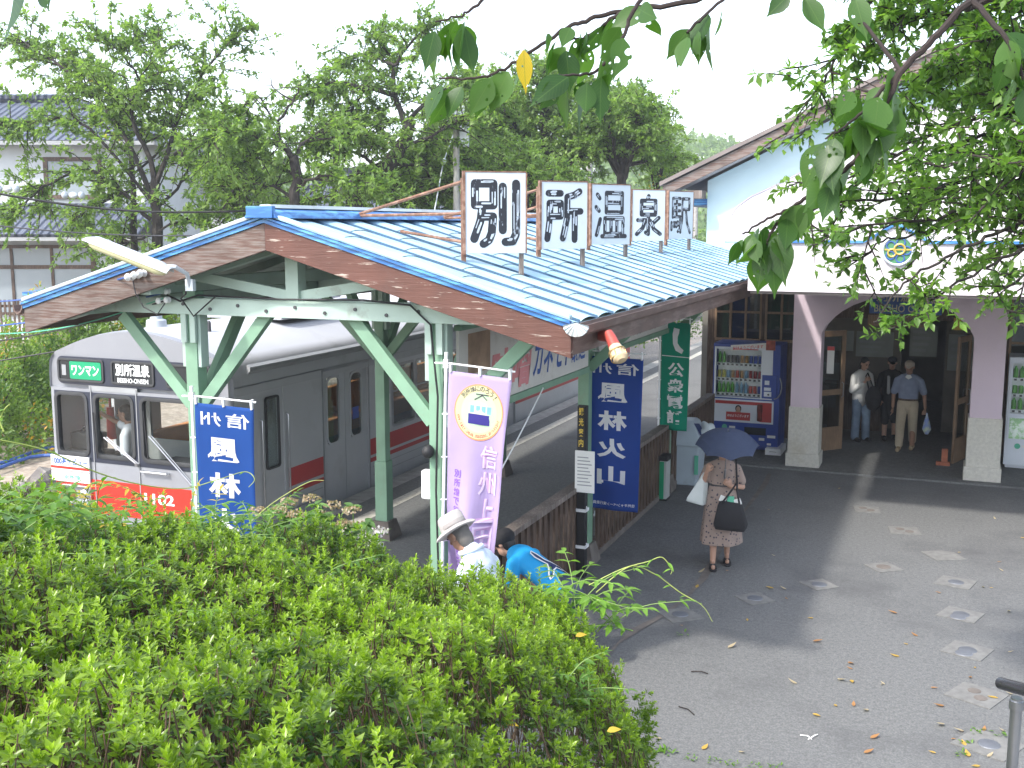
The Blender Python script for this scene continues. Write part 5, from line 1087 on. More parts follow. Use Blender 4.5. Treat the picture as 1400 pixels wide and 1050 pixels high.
def hand(m, wrist, d, side, curl=.5, palm=V((0, 0, 1))):
    """palm and five fingers; d = direction of the forearm, side = thumb direction"""
    d = V(d).normalized(); side = V(side); side = (side - d * side.dot(d)).normalized(); nrm = d.cross(side)
    a = V(wrist); b = a + d * .085
    m.cap(a, b, .024, .034, flat=.5, axis=nrm, n=10)
    for i, (off, L) in enumerate(((.030, .068), (.011, .078), (-.009, .072), (-.028, .056))):
        p = a + d * .09 + side * off; bend = (d * math.cos(curl) + nrm * math.sin(curl)).normalized(); q = p + bend * L * .5
        b2 = (d * math.cos(curl * 2.2) + nrm * math.sin(curl * 2.2)).normalized()
        m.cap(p - d * .015, q, .0095, .0085, n=8); m.cap(q, q + b2 * L * .5, .0085, .007, n=8)
    p = a + d * .03 + side * .028; q = p + (d * .7 + side * .6 + nrm * .3).normalized() * .042; m.cap(p, q, .012, .010, n=8); m.cap(q, q + (d * .9 + side * .15 + nrm * .3).normalized() * .03, .010, .008, n=8)
def head(m, c, f, up, s=1.0):
    """skull, jaw, nose, ears; c = head centre, f = facing"""
    f = V(f).normalized(); up = V(up); up = (up - f * up.dot(f)).normalized(); l = up.cross(f); rot = Matrix((l, -f, up)).transposed()
    c = V(c)
    m.ell(c + up * .025 * s, (.072 * s, .092 * s, .09 * s), 16, 12, rot); m.ell(c - up * .05 * s + f * .018 * s, (.056 * s, .068 * s, .066 * s), 14, 10, rot)
    m.cap(c + f * .083 * s + up * .012 * s, c + f * .102 * s - up * .022 * s, .009 * s, .014 * s, n=8)
    for k in (-1, 1): m.ell(c + l * k * .075 * s - f * .005 * s, (.012 * s, .022 * s, .032 * s), 8, 6, rot)
    return rot, f, up, l
def face_bits(c, f, up, l, par, s=1.0):
    c = V(c); m = MB()
    for k in (-1, 1): m.ell(c + f * .083 * s + l * k * .032 * s + up * .015 * s, (.013 * s, .008 * s, .007 * s), 8, 6, Matrix((l, -f, up)).transposed()); m.ell(c + f * .085 * s + l * k * .033 * s + up * .036 * s, (.02 * s, .008 * s, .004 * s), 8, 6, Matrix((l, -f, up)).transposed())
    m.build('eyes', mt['hair'], par, smooth=True)
    m = MB(); m.ell(c + f * .082 * s - up * .052 * s, (.022 * s, .008 * s, .006 * s), 8, 6, Matrix((l, -f, up)).transposed()); m.build('mouth', bpy.data.materials.get('lips') or M('lips', (.35, .13, .1), .5), par, smooth=True)
def hair_cap(c, f, up, l, par, s=1.0, back=.0, mat=None):
    rot = Matrix((l, -f, up)).transposed(); m = MB(); c = V(c)
    m.ell(c + up * .045 * s - f * .018 * s, (.08 * s, .092 * s, .082 * s), 16, 10, rot)
    if back: m.ell(c - f * .045 * s - up * back * .4 * s, (.075 * s, .055 * s, (.06 + back * .6) * s), 14, 10, rot)
    return solid(m, 'hair', mat or mt['hair'], par, .008, 3)
polo = M('polo_shirt', (.20, .235, .33), .9, var=.1, scale=30); khaki = M('khaki', (.44, .37, .27), .9, var=.1, scale=20); denim = M('denim', (.16, .22, .31), .9, var=.2, scale=25)
blk = M('black_cloth', (.014, .014, .017), .85, var=.2, scale=12); shirt_w = M('white_shirt', (.56, .56, .55), .9, var=.06); shirt_b = M('pale_blue_shirt', (.62, .70, .80), .85, var=.04)
tan = M('tan_shoe', (.42, .32, .2), .7, var=.1); cap_m = M('cap_beige', (.38, .31, .24), .9, var=.1); hat_m = M('hat_grey', (.40, .375, .36), .9, var=.1, scale=14)
def person(label, loc, yaw, group=None):
    t = thing('person', label, 'person', loc, group, local=True); t.rotation_euler = (0, 0, yaw); return t
def P(*a): return V(a)

# man in the doorway
t = person('man in grey polo shirt, beige trousers and cap walking out of the entrance', (-.66, 20.35, .03), R(-3))
m = MB(); hc = P(0, -.03, 1.50); rot, f, up, l = head(m, hc, (0, -1, -.1), (0, 0, 1)); m.cap((0, 0, 1.3), (0, -.01, 1.42), .055, .05)
m.cap((-.2, 0, 1.2), (-.25, .02, .98), .042, .036); m.cap((-.25, .02, .98), (-.25, -.03, .78), .036, .026); hand(m, (-.25, -.03, .77), (0, -.1, -1), (0, -1, 0), .3)
m.cap((.2, 0, 1.2), (.27, .02, .99), .042, .036); m.cap((.27, .02, .99), (.30, -.1, .80), .036, .026); hand(m, (.30, -.1, .79), (.05, -.25, -1), (-.5, -1, 0), .9)
m.cap((-.03, 0, 1.2), (.03, 0, 1.2), .1, .1); m.cap((0, 0, 1.2), (0, 0, .9), .12, .12, .7, (0, 1, 0)); m.cap((-.09, 0, .86), (-.1, -.1, .1), .07, .045); m.cap((.09, 0, .86), (.1, .05, .1), .07, .045)
b = solid(m, 'body', mt['skin_tan'], t, .0075)
m = MB(); m.cap((0, 0, 1.22), (0, .0, .93), .175, .168, .62, (0, 1, 0), 18); m.cap((-.1, 0, 1.31), (-.185, 0, 1.25), .065, .062); m.cap((.1, 0, 1.31), (.185, 0, 1.25), .065, .062); m.cap((-.19, 0, 1.25), (-.24, .015, 1.05), .066, .064); m.cap((.19, 0, 1.25), (.255, .015, 1.06), .066, .064); m.cap((0, 0, 1.32), (0, -.005, 1.34), .075, .062)
solid(m, 'polo_shirt', polo, t, .01)
m = MB(); m.prism([(-.03, 1.37), (.03, 1.37), (.06, 1.33), (0, 1.29), (-.06, 1.33)], -.128, -.118, lambda u, v, k: V((u, k + (1.37 - v) * -.05, v))); m.build('collar', shirt_w, t)
m = MB(); m.cap((0, 0, .9), (0, 0, .86), .165, .165, .66, (0, 1, 0), 18); m.cap((-.085, 0, .84), (-.1, -.12, .48), .10, .082); m.cap((-.1, -.12, .48), (-.105, -.13, .11), .082, .068); m.cap((.085, 0, .84), (.095, .02, .48), .10, .082); m.cap((.095, .02, .48), (.1, .12, .16), .082, .068)
solid(m, 'trousers', khaki, t, .01)
m = MB(); m.lathe((0, 0, .9), [(.168, 0), (.17, .0), (.17, .035), (.168, .035)], 24, Matrix.Diagonal((1, .68, 1))); m.build('belt', mt['dark_wood'], t, smooth=True)
for x, y, k in ((-.105, -.13, 0), (.1, .13, 1)):
    m = MB(); m.cap((x, y + .02, .05), (x - .01, y - .14, .035), .05, .042, .9); solid(m, 'shoe', tan, t, .01)
face_bits(hc, f, up, l, b)
m = MB(); m.ell(hc + up * .055, (.088, .1, .07), 16, 8, rot); m.cap(hc + up * .04 + f * .08, hc + up * .025 + f * .13, .06, .05, .16, up); solid(m, 'cap', cap_m, t, .008, 3)
t2 = thing('plastic_bag', 'blue and white plastic bag in the left hand of the man leaving the entrance', 'bag', (-.34, 20.2, .45))
m = MB(); m.tube([(-.33, 20.22, .74), (-.33, 20.22, .68), (-.325, 20.22, .58), (-.32, 20.22, .45), (-.32, 20.22, .36)], [.012, .022, .05, .075, .03], 12); m.build('bag', M('bag_blue', (.22, .3, .62), .4, col2=(.55, .62, .5), lo=.45, hi=.6, scale=9, var=.1), t2, smooth=True)

# woman with a black rucksack, left of him
t = person('woman in a loose white shirt and jeans standing inside the entrance', (-1.5, 20.9, .03), R(40))
m = MB(); hc = P(0, -.06, 1.46); rot, f, up, l = head(m, hc, (.15, -1, -.45), (0, -.2, 1), .97); m.cap((0, 0, 1.27), (0, -.03, 1.38), .048, .045)
m.cap((-.17, 0, 1.2), (-.22, -.03, .98), .04, .034); m.cap((-.22, -.03, .98), (-.08, -.2, 1.14), .034, .025); hand(m, (-.075, -.205, 1.145), (.5, -.3, .6), (0, 0, 1), .9)
m.cap((.17, 0, 1.2), (.22, 0, .98), .04, .034); m.cap((.22, 0, .98), (.12, -.18, .95), .034, .025); hand(m, (.115, -.19, .95), (-.6, -.6, 0), (0, 0, 1), .8)
m.cap((0, 0, 1.2), (0, 0, .9), .115, .12, .7, (0, 1, 0)); m.cap((-.08, 0, .86), (-.09, 0, .1), .065, .042); m.cap((.08, 0, .86), (.1, -.05, .1), .065, .042); b = solid(m, 'body', mt['skin'], t, .0075)
m = MB(); m.cap((0, 0, 1.2), (0, .0, .82), .165, .185, .66, (0, 1, 0), 18); m.cap((-.1, 0, 1.27), (-.17, 0, 1.22), .06, .06); m.cap((.1, 0, 1.27), (.17, 0, 1.22), .06, .06); m.cap((-.17, 0, 1.22), (-.225, -.03, .97), .062, .062); m.cap((-.225, -.03, .97), (-.11, -.17, 1.1), .06, .045); m.cap((.17, 0, 1.22), (.225, 0, .97), .062, .062); m.cap((.225, 0, .97), (.14, -.15, .95), .06, .045); solid(m, 'shirt', shirt_w, t, .01)
m = MB(); m.cap((-.08, 0, .84), (-.09, 0, .46), .1, .078); m.cap((-.09, 0, .46), (-.09, .02, .08), .078, .075); m.cap((.08, 0, .84), (.09, -.05, .46), .1, .078); m.cap((.09, -.05, .46), (.1, -.04, .08), .078, .075); solid(m, 'jeans', denim, t, .01)
for x, y in ((-.09, 0), (.1, -.05)): m = MB(); m.cap((x, y + .03, .04), (x, y - .12, .035), .045, .04); solid(m, 'shoe', blk, t, .01)
face_bits(hc, f, up, l, b, .97); hair_cap(hc, f, up, l, t, 1.0, .12)
t2 = thing('shoulder_bag', 'bulky black bag hanging at the side of the woman in the loose white shirt', 'bag', (-1.28, 20.72, .8))
m = MB(); m.ell((-1.27, 20.66, .88), (.15, .11, .24), 14, 10); m.ell((-1.27, 20.6, .8), (.12, .08, .14), 12, 8); solid(m, 'pouch', blk, t2, .014)
m = MB(); m.tube([(-1.36, 20.66, 1.05), (-1.42, 20.72, 1.28), (-1.4, 20.82, 1.33), (-1.3, 20.75, 1.1)], .014, 6); m.build('strap', blk, t2)

# third person, half hidden
t = person('person in dark clothes and a dark cap half hidden behind the man in grey', (-1.0, 21.3, .03), R(5))
m = MB(); hc = P(0, -.03, 1.45); rot, f, up, l = head(m, hc, (0, -1, -.2), (0, 0, 1)); m.cap((0, 0, 1.26), (0, -.01, 1.37), .05, .048)
m.cap((-.19, 0, 1.18), (-.24, 0, .95), .04, .034); m.cap((-.24, 0, .95), (-.2, -.15, .78), .034, .025); hand(m, (-.2, -.155, .77), (.1, -.4, -.8), (1, -.3, 0), .6); m.cap((.19, 0, 1.18), (.24, 0, .95), .04, .034); m.cap((.24, 0, .95), (.24, -.06, .74), .034, .025); hand(m, (.24, -.06, .73), (0, -.1, -1), (0, -1, 0), .4)
m.cap((0, 0, 1.15), (0, 0, .85), .115, .12, .7, (0, 1, 0)); m.cap((-.08, 0, .82), (-.09, -.1, .08), .07, .042); m.cap((.08, 0, .82), (.09, .05, .08), .07, .042); b = solid(m, 'body', mt['skin'], t, .008)
m = MB(); m.cap((0, 0, 1.18), (0, 0, .86), .165, .165, .66, (0, 1, 0), 16); m.cap((-.1, 0, 1.25), (-.18, 0, 1.2), .06, .06); m.cap((.1, 0, 1.25), (.18, 0, 1.2), .06, .06); m.cap((-.18, 0, 1.2), (-.245, 0, .95), .062, .055); m.cap((.18, 0, 1.2), (.245, 0, .95), .062, .055); solid(m, 'jacket', blk, t, .011)
m = MB(); m.cap((-.06, -.15, 1.2), (-.05, -.14, .9), .03, .035, .4, (0, 1, 0)); solid(m, 'shirt_front', shirt_w, t, .01)
m = MB(); m.cap((0, 0, .84), (0, 0, .55), .16, .18, .7, (0, 1, 0)); m.cap((-.08, 0, .8), (-.09, -.09, .35), .09, .075); m.cap((.08, 0, .8), (.09, .04, .35), .09, .075); solid(m, 'shorts', blk, t, .011)
for x, y in ((-.09, -.1), (.09, .05)): m = MB(); m.cap((x, y + .03, .045), (x, y - .12, .035), .05, .042); solid(m, 'shoe', blk, t, .01)
face_bits(hc, f, up, l, b); m = MB(); m.ell(hc + up * .06, (.088, .1, .065), 14, 8, rot); m.cap(hc + up * .045 + f * .08, hc + up * .035 + f * .13, .055, .05, .15, up); solid(m, 'cap', blk, t, .009, 3)

# woman under the umbrella
t = person('woman in a patterned brown dress walking towards the viewer under a parasol', (-2.42, 12.5, .0), R(14))
m = MB(); hc = P(0, -.03, 1.40); rot, f, up, l = head(m, hc, (0, -1, -.15), (0, 0, 1), .95); m.cap((0, .01, 1.2), (0, -.01, 1.31), .046, .043)
m.cap((-.16, 0, 1.17), (-.22, .0, .98), .042, .036); m.cap((-.22, 0, .98), (-.19, -.14, 1.15), .034, .026); hand(m, (-.19, -.145, 1.155), (.2, -.2, .9), (.6, -.7, 0), 1.1)
m.cap((.16, 0, 1.17), (.235, .02, .96), .042, .038); m.cap((.235, .02, .96), (.10, -.17, 1.0), .036, .026); hand(m, (.095, -.175, 1.0), (-.5, -.4, .5), (0, -.3, 1), 1.1)
m.cap((0, 0, 1.15), (0, 0, .85), .12, .13, .72, (0, 1, 0)); m.cap((-.075, 0, .8), (-.085, -.09, .42), .075, .055); m.cap((-.085, -.09, .42), (-.09, -.12, .07), .052, .032); m.cap((-.09, -.10, .06), (-.09, -.27, .045), .036, .03, .8); m.cap((.075, 0, .8), (.08, .05, .42), .075, .055); m.cap((.08, .05, .42), (.085, .12, .1), .052, .032); m.cap((.085, .11, .085), (.085, -.03, .05), .036, .03, .8)
b = solid(m, 'body', mt['skin'], t, .0075); face_bits(hc, f, up, l, b, .95); hair_cap(hc, f, up, l, t, .98, .05)
dress = M('dress_pattern', (.31, .235, .20), .9, var=.1, scale=20); n_ = dress.node_tree; 
vz = n_.nodes.new('ShaderNodeTexVoronoi'); vz.inputs['Scale'].default_value = 24; tc_ = n_.nodes.new('ShaderNodeTexCoord'); n_.links.new(tc_.outputs['Object'], vz.inputs['Vector']); cr_ = n_.nodes.new('ShaderNodeMapRange'); cr_.inputs['From Min'].default_value = .22; cr_.inputs['From Max'].default_value = .3; n_.links.new(vz.outputs['Distance'], cr_.inputs['Value']); mm_ = n_.nodes.new('ShaderNodeMix'); mm_.data_type = 'RGBA'; n_.links.new(cr_.outputs[0], mm_.inputs['Factor']); mm_.inputs['A'].default_value = (.07, .06, .075, 1)
bc = n_.nodes['Principled BSDF'].inputs['Base Color']; n_.links.new(bc.links[0].from_socket, mm_.inputs['B']); n_.links.new(mm_.outputs['Result'], bc)
m = MB(); m.cap((0, 0, 1.15), (0, 0, .92), .155, .14, .7, (0, 1, 0), 18); m.cap((-.09, 0, 1.22), (-.155, 0, 1.18), .056, .058); m.cap((.09, 0, 1.22), (.155, 0, 1.18), .056, .058); m.cap((-.16, 0, 1.18), (-.205, 0, 1.05), .062, .066); m.cap((.16, 0, 1.18), (.215, .015, 1.03), .062, .066)
n = 36; vs = []; 
for z, r_, w_ in ((.98, .145, 0), (.85, .18, .01), (.7, .205, .03), (.5, .225, .06), (.36, .24, .09), (.28, .245, .1)):
    for j in range(n): a = 2 * PI * j / n; rr = r_ * (1 + w_ * math.sin(5 * a + 1) * .6 + w_ * .4 * math.sin(9 * a)); vs.append(V((rr * math.cos(a), rr * .8 * math.sin(a) - (.98 - z) * .02, z)))
m.add(vs, [[i * n + j, i * n + (j + 1) % n, (i + 1) * n + (j + 1) % n, (i + 1) * n + j] for i in range(5) for j in range(n)] + [list(range(n))[::-1], [5 * n + j for j in range(n)]])
solid(m, 'dress', dress, t, .01, 3)
m = MB(); m.lathe((0, 0, .97), [(.146, 0), (.15, .005), (.15, .02), (.146, .025)], 24, Matrix.Diagonal((1, .75, 1))); m.build('waist_tie', mt['dark_grey'], t)
for x, y in ((-.09, -.2), (.085, .03)):
    m = MB(); m.cap((x, y + .1, .02), (x, y - .08, .014), .042, .045, .35, (0, 0, 1)); m.tube([(x - .04, y - .04, .02), (x - .02, y - .045, .075), (x + .02, y - .045, .075), (x + .04, y - .04, .02)], .014, 6); m.tube([(x - .035, y + .1, .02), (x, y + .12, .08), (x + .035, y + .1, .02)], .01, 6); m.build('sandal', mt['black'], t, smooth=True)
u = thing('parasol', 'dark blue grey parasol tilted over the walking woman', 'umbrella', (-2.3, 12.2, 1.4))
tip = V((-2.31, 12.20, 1.68)); axu = V((.10, -.30, 1)).normalized(); q = axu.to_track_quat('Z', 'Y').to_matrix()
m = MB(); n = 8; rings = [(0.01, 0), (.10, -.018), (.2, -.055), (.29, -.105), (.365, -.175)]; nn = 40; vs = []
for r_, z_ in rings:
    for j in range(nn):
        a = 2 * PI * j / nn; k = abs(math.sin(4 * a)); rr = r_ * (1 - .085 * k * (r_ / .365) ** 2); vs.append(tip + q @ V((rr * math.cos(a), rr * math.sin(a), z_ + .02 * k * (r_ / .365) ** 2)))
m.add(vs, [[i * nn + j, i * nn + (j + 1) % nn, (i + 1) * nn + (j + 1) % nn, (i + 1) * nn + j] for i in range(len(rings) - 1) for j in range(nn)])
c = m.build('canopy', cloth_mat('umbrella_cloth', (.042, .056, .10), .12, var=.05), u, smooth=False)
m = MB()
for j in range(8): a = 2 * PI * j / 8; m.tube([tip + q @ V((r_ * math.cos(a), r_ * math.sin(a), z_ - .006)) for r_, z_ in rings], .0035, 5)
m.build('rib', mt['steel'], u); m = MB(); m.cyl(tip + axu * .03, tip - axu * .56, .006, n=8); m.cyl(tip - axu * .5, tip - axu * .62, .013, n=8); m.build('shaft', mt['steel'], u)
t2 = thing('carrier_bag', 'white carrier bag swinging from the forearm on the left of the umbrella woman', 'bag', (-2.68, 12.35, .9))
m = MB(); q0 = V((-2.63, 12.40, 1.14))
m.v = [q0 + V(p) for p in ((0, -.02, .0), (.03, .02, 0), (.02, -.06, -.16), (.06, .05, -.16), (-.16, -.08, -.30), (-.10, .06, -.34), (-.20, -.05, -.36), (-.13, .05, -.40), (.02, -.07, -.40), (.06, .04, -.40))]
m.f = [[0, 2, 8, 6, 4], [1, 5, 7, 9, 3], [0, 1, 3, 2], [2, 3, 9, 8], [8, 9, 7, 6], [4, 6, 7, 5], [0, 4, 5, 1]]; m.m = [0] * 7
m.build('bag', M('bag_white', (.62, .66, .64), .5, var=.08, scale=8), t2, bevel=.02, smooth=True)
t2 = thing('tote_bag', 'black tote bag with green packets showing at its top carried by the umbrella woman', 'bag', (-2.3, 12.3, .75))
m = MB(); c0 = V((-2.26, 12.25, .66)); loft(m, [[c0 + V(p) for p in ((-.17, -.07, -.15), (.17, -.07, -.15), (.17, .07, -.15), (-.17, .07, -.15))], [c0 + V(p) for p in ((-.19, -.09, -.08), (.19, -.09, -.08), (.19, .09, -.08), (-.19, .09, -.08))], [c0 + V(p) for p in ((-.15, -.06, .14), (.13, -.06, .14), (.13, .06, .14), (-.15, .06, .14))], [c0 + V(p) for p in ((-.12, -.04, .22), (.11, -.04, .2), (.11, .04, .2), (-.12, .04, .22))]]); m.build('pouch', blk, t2, bevel=.03, smooth=True)
m = MB(); m.tube([c0 + V((-.1, -.06, .17)), c0 + V((.0, -.05, .32)), c0 + V((.06, 0, .42)), c0 + V((.03, .08, .62)), c0 + V((.02, .14, .66))], .012, 6); m.tube([c0 + V((.11, -.06, .17)), c0 + V((.07, -.03, .32)), c0 + V((.06, 0, .42))], .012, 6); m.build('strap', blk, t2)
for k, (x, z, col) in enumerate([(-.09, .22, 'paper'), (.0, .225, 'text_green'), (.08, .2, 'paper')]):
    m = MB(); m.box(c0 + V((x, -.03, z)), (.08, .02, .07), Matrix.Rotation(R(20 - 20 * k), 3, 'Y')); m.build('packet', mt[col], t2, bevel=.004)

# old man in a grey sun hat by the fence
t = person('old man in a grey bucket hat and pale blue shirt before the lilac banner', (-3.36, 7.52, 0.02), R(-97)); t.scale = (1.06, 1.06, 1.06)
m = MB(); hc = P(0, -.17, 1.47); rot, f, up, l = head(m, hc, (-.15, -1, -.75), (0, -.3, 1), 1.02); m.cap((0, -.03, 1.28), (0, -.12, 1.4), .058, .055)
m.cap((-.2, -.02, 1.2), (-.23, -.06, .94), .045, .038); m.cap((-.23, -.06, .94), (-.15, -.3, .9), .036, .027); hand(m, (-.145, -.31, .9), (.3, -.9, 0), (0, 0, 1), .7)
m.cap((.2, -.02, 1.2), (.23, -.04, .94), .045, .038); m.cap((.23, -.04, .94), (.15, -.28, .9), .036, .027); hand(m, (.145, -.29, .9), (-.3, -.9, 0), (0, 0, 1), .7)
m.cap((0, 0, 1.2), (0, .03, .85), .125, .13, .7, (0, 1, 0)); m.cap((-.09, .02, .85), (-.1, 0, .1), .075, .045); m.cap((.09, .02, .85), (.1, 0, .1), .075, .045); b = solid(m, 'body', mt['skin_tan'], t, .0075); face_bits(hc, f, up, l, b, 1.02); hair_cap(hc - up * .02, f, up, l, t, .98, .05, M('hair_grey', (.12, .11, .1), .7, var=.2))
m = MB(); m.cap((0, -.01, 1.2), (0, .04, .84), .185, .19, .66, (0, 1, 0), 18); m.cap((-.1, -.01, 1.3), (-.2, -.01, 1.22), .07, .07); m.cap((.1, -.01, 1.3), (.2, -.01, 1.22), .07, .07); m.cap((-.2, -.01, 1.22), (-.24, -.05, .96), .074, .076); m.cap((.2, -.01, 1.22), (.24, -.03, .96), .074, .076); m.cap((0, -.02, 1.32), (0, -.05, 1.36), .085, .075)
m.ell((.1, .12, 1.05), (.03, .03, .16)); m.ell((-.06, .13, 1.0), (.025, .03, .16))
solid(m, 'shirt', shirt_b, t, .009, 3)
m = MB(); m.tube([(.085 * math.cos(a), -.065 + .085 * math.sin(a) , 1.375 + .035 * math.sin(a)) for a in np.linspace(-.6, PI + .6, 14)], .018, 8); m.build('collar', shirt_b, t, smooth=True)
m = MB(); m.cap((0, .03, .84), (0, .03, .8), .17, .17, .66, (0, 1, 0)); m.cap((-.09, .02, .8), (-.1, 0, .1), .1, .075); m.cap((.09, .02, .8), (.1, 0, .1), .1, .075); solid(m, 'trousers', M('grey_trousers', (.14, .14, .15), .9), t, .012)
for x in (-.1, .1): m = MB(); m.cap((x, .03, .05), (x, -.13, .035), .05, .042); solid(m, 'shoe', blk, t, .012)
hq = Matrix((l, -f, up)).transposed(); m = MB(); pf = [(.165, -.005), (.168, 0), (.15, .018), (.105, .035), (.102, .06), (.1, .1), (.09, .128), (.06, .14), (.0, .143)]
ht = thing('sun_hat', 'rumpled grey bucket hat worn by the old man', 'hat', (0, 0, 0), local=True) if False else None
m.lathe(hc + up * .035, pf, 28, hq)
for v in m.v: v += V((.006 * math.sin(40 * v.y), 0, .008 * math.sin(23 * v.x + 17 * v.y)))
hb = m.build('bucket_hat', hat_m, t, smooth=True); m = MB(); m.lathe(hc + up * .035, [(.1045, .04), (.1055, .045), (.104, .066), (.103, .07)], 28, hq); m.build('hat_band', M('hat_band', (.3, .28, .27), .9), hb)

# boy bending forward
t = person('boy in a bright blue shirt and black cap bending forward beside the fence', (-3.13, 8.78, .0), R(-103)); t.scale = (1.08, 1.08, 1.08)
cyan = M('cyan_shirt', (.01, .33, .68), .8, var=.05, scale=12)
sh, hp_ = P(0, -.36, .93), P(0, .06, .73)
m = MB(); hc = P(0, -.56, 1.03); rot, f, up, l = head(m, hc, (.1, -1, -.45), (0, -.2, 1), .98); m.cap(sh + V((0, -.03, .02)), hc + V((0, .06, -.06)), .045, .045)
for s in (-1, 1):
    m.cap(sh + V((s * .15, 0, 0)), (s * .18, -.36, .68), .036, .03); m.cap((s * .18, -.36, .68), (s * .14, -.30, .48), .03, .022); hand(m, (s * .14, -.3, .47), (-s * .1, .1, -1), (-s, -.5, 0), .5)
    m.cap((s * .09, .06, .7), (s * .12, -.22, .46), .075, .055); m.cap((s * .12, -.22, .46), (s * .12, -.02, .1), .052, .036)
m.cap(sh, hp_, .105, .11, .7, V((0, .42, 1)).cross(V((1, 0, 0)))); b = solid(m, 'body', mt['skin'], t, .0075); face_bits(hc, f, up, l, b, .95); hair_cap(hc, f, up, l, t, .97, .03)
m = MB(); nx = V((0, .43, .9)); m.cap(sh, hp_ + V((0, -.06, .03)), .15, .145, .68, (0, .43, .9), 18)
for s in (-1, 1): m.cap(sh + V((s * .06, 0, 0)), sh + V((s * .15, .0, -.01)), .065, .062); m.cap(sh + V((s * .15, 0, -.01)), (s * .178, -.36, .76), .062, .064)
solid(m, 'tee_shirt', cyan, t, .009, 3)
# leaping cat like emblem on the back of the shirt
dd = (hp_ - sh).normalized(); nb = V((0, .43, .9)).normalized(); nb = (nb - dd * nb.dot(dd)).normalized()
def back(u, v, off):   # u across (towards the person's left), v down the back 0..1
    p = sh + dd * (v * .44) + V((1, 0, 0)) * u; rr = .15 - .005 * v; zz = math.sqrt(max(0, 1 - (u / rr) ** 2)) * rr * .68; return p + nb * (zz + off)
cat = [(.02, .10), (.045, .14), (.05, .26), (.035, .42), (.02, .52), (.055, .62), (.10, .72), (.115, .80), (.085, .80), (.03, .70), (-.02, .68), (-.07, .80), (-.11, .86), (-.12, .78), (-.085, .66), (-.04, .52), (-.005, .40), (.005, .22)]
def strip(pts, w_, off, mat, name):
    m = MB(); k = len(pts); vs = []
    cx = sum(p[0] for p in pts) / k; 
    for i in range(k):
        a = V((*pts[i - 1], 0)); b_ = V((*pts[i], 0)); c_ = V((*pts[(i + 1) % k], 0)); tn = (c_ - a); tn = V((tn.x, tn.y * .44, 0)).normalized(); nn_ = V((-tn.y, tn.x, 0)) * w_
        vs += [back(b_.x + nn_.x, b_.y + nn_.y / .44, off), back(b_.x - nn_.x, b_.y - nn_.y / .44, off)]
    m.add(vs, [[2 * i, 2 * i + 1, (2 * i + 3) % (2 * k), (2 * i + 2) % (2 * k)] for i in range(k)]); return m.build(name, mat, t)
m = MB(); m.add([back(u_, v_, .013) for u_, v_ in cat], [list(range(len(cat)))]); m.build('emblem_fill', mt['text_navy'], t); strip(cat, .007, .0155, mt['text_white'], 'emblem_outline')
m = MB(); m.cap(hp_ + V((0, -.05, .0)), hp_ + V((0, .04, -.03)), .14, .14, .8, (1, 0, 0))
for s in (-1, 1): m.cap((s * .085, .06, .68), (s * .12, -.16, .5), .1, .09)
solid(m, 'shorts', M('navy_shorts', (.03, .04, .07), .9), t, .012)
for s in (-1, 1):
    m = MB(); m.cyl((s * .165, -.34, .615), (s * .148, -.312, .52), .036, n=12); m.build('wristband', blk, t, bevel=.006, smooth=True)
    m = MB(); m.cap((s * .12, .02, .05), (s * .12, -.14, .035), .045, .04); solid(m, 'shoe', blk, t, .012)
m = MB(); m.ell(hc + up * .045 - f * .005, (.098, .112, .088), 16, 8, rot); m.cap(hc + up * .03 + f * .09, hc + up * .015 + f * .16, .066, .058, .15, up); solid(m, 'cap', blk, t, .008, 3)

# driver in the cab
t = person('train driver in a white short sleeved shirt with one arm raised inside the cab', (-10.24, 11.38, -.08), R(-70))
m = MB(); hc = P(0, -.06, 1.58); rot, f, up, l = head(m, hc, (0, -1, -.1), (0, 0, 1)); m.cap((0, 0, 1.36), (0, -.02, 1.48), .055, .05)
m.cap((.19, 0, 1.28), (.24, .02, 1.02), .042, .036); m.cap((.24, .02, 1.02), (.22, -.14, .82), .036, .027); hand(m, (.22, -.145, .81), (0, -.3, -1), (-1, -.3, 0), .5)
m.cap((-.19, 0, 1.3), (-.22, -.26, 1.42), .042, .036); m.cap((-.22, -.26, 1.42), (-.15, -.46, 1.56), .036, .027); hand(m, (-.145, -.47, 1.565), (.1, -.8, .4), (0, 0, 1), .7)
m.cap((0, 0, 1.28), (0, 0, .9), .12, .12, .7, (0, 1, 0)); m.cap((-.09, 0, .88), (-.1, 0, .1), .075, .045); m.cap((.09, 0, .88), (.1, 0, .1), .075, .045); b = solid(m, 'body', mt['skin_tan'], t, .008); face_bits(hc, f, up, l, b); hair_cap(hc, f, up, l, t, 1.02, .06)
m = MB(); m.cap((0, 0, 1.28), (0, 0, .94), .18, .17, .64, (0, 1, 0), 16); m.cap((-.1, 0, 1.36), (-.18, -.02, 1.31), .065, .065); m.cap((.1, 0, 1.36), (.18, 0, 1.31), .065, .065); m.cap((.19, 0, 1.3), (.235, .015, 1.1), .068, .066); m.cap((-.19, -.02, 1.3), (-.215, -.2, 1.39), .068, .064); solid(m, 'shirt', M('driver_shirt', (.72, .74, .76), .8, var=.04), t, .01)
m = MB(); m.cap((0, 0, .92), (0, 0, .88), .16, .16, .68, (0, 1, 0)); m.cap((-.09, 0, .86), (-.1, 0, .1), .1, .075); m.cap((.09, 0, .86), (.1, 0, .1), .1, .075); solid(m, 'trousers', blk, t, .012)
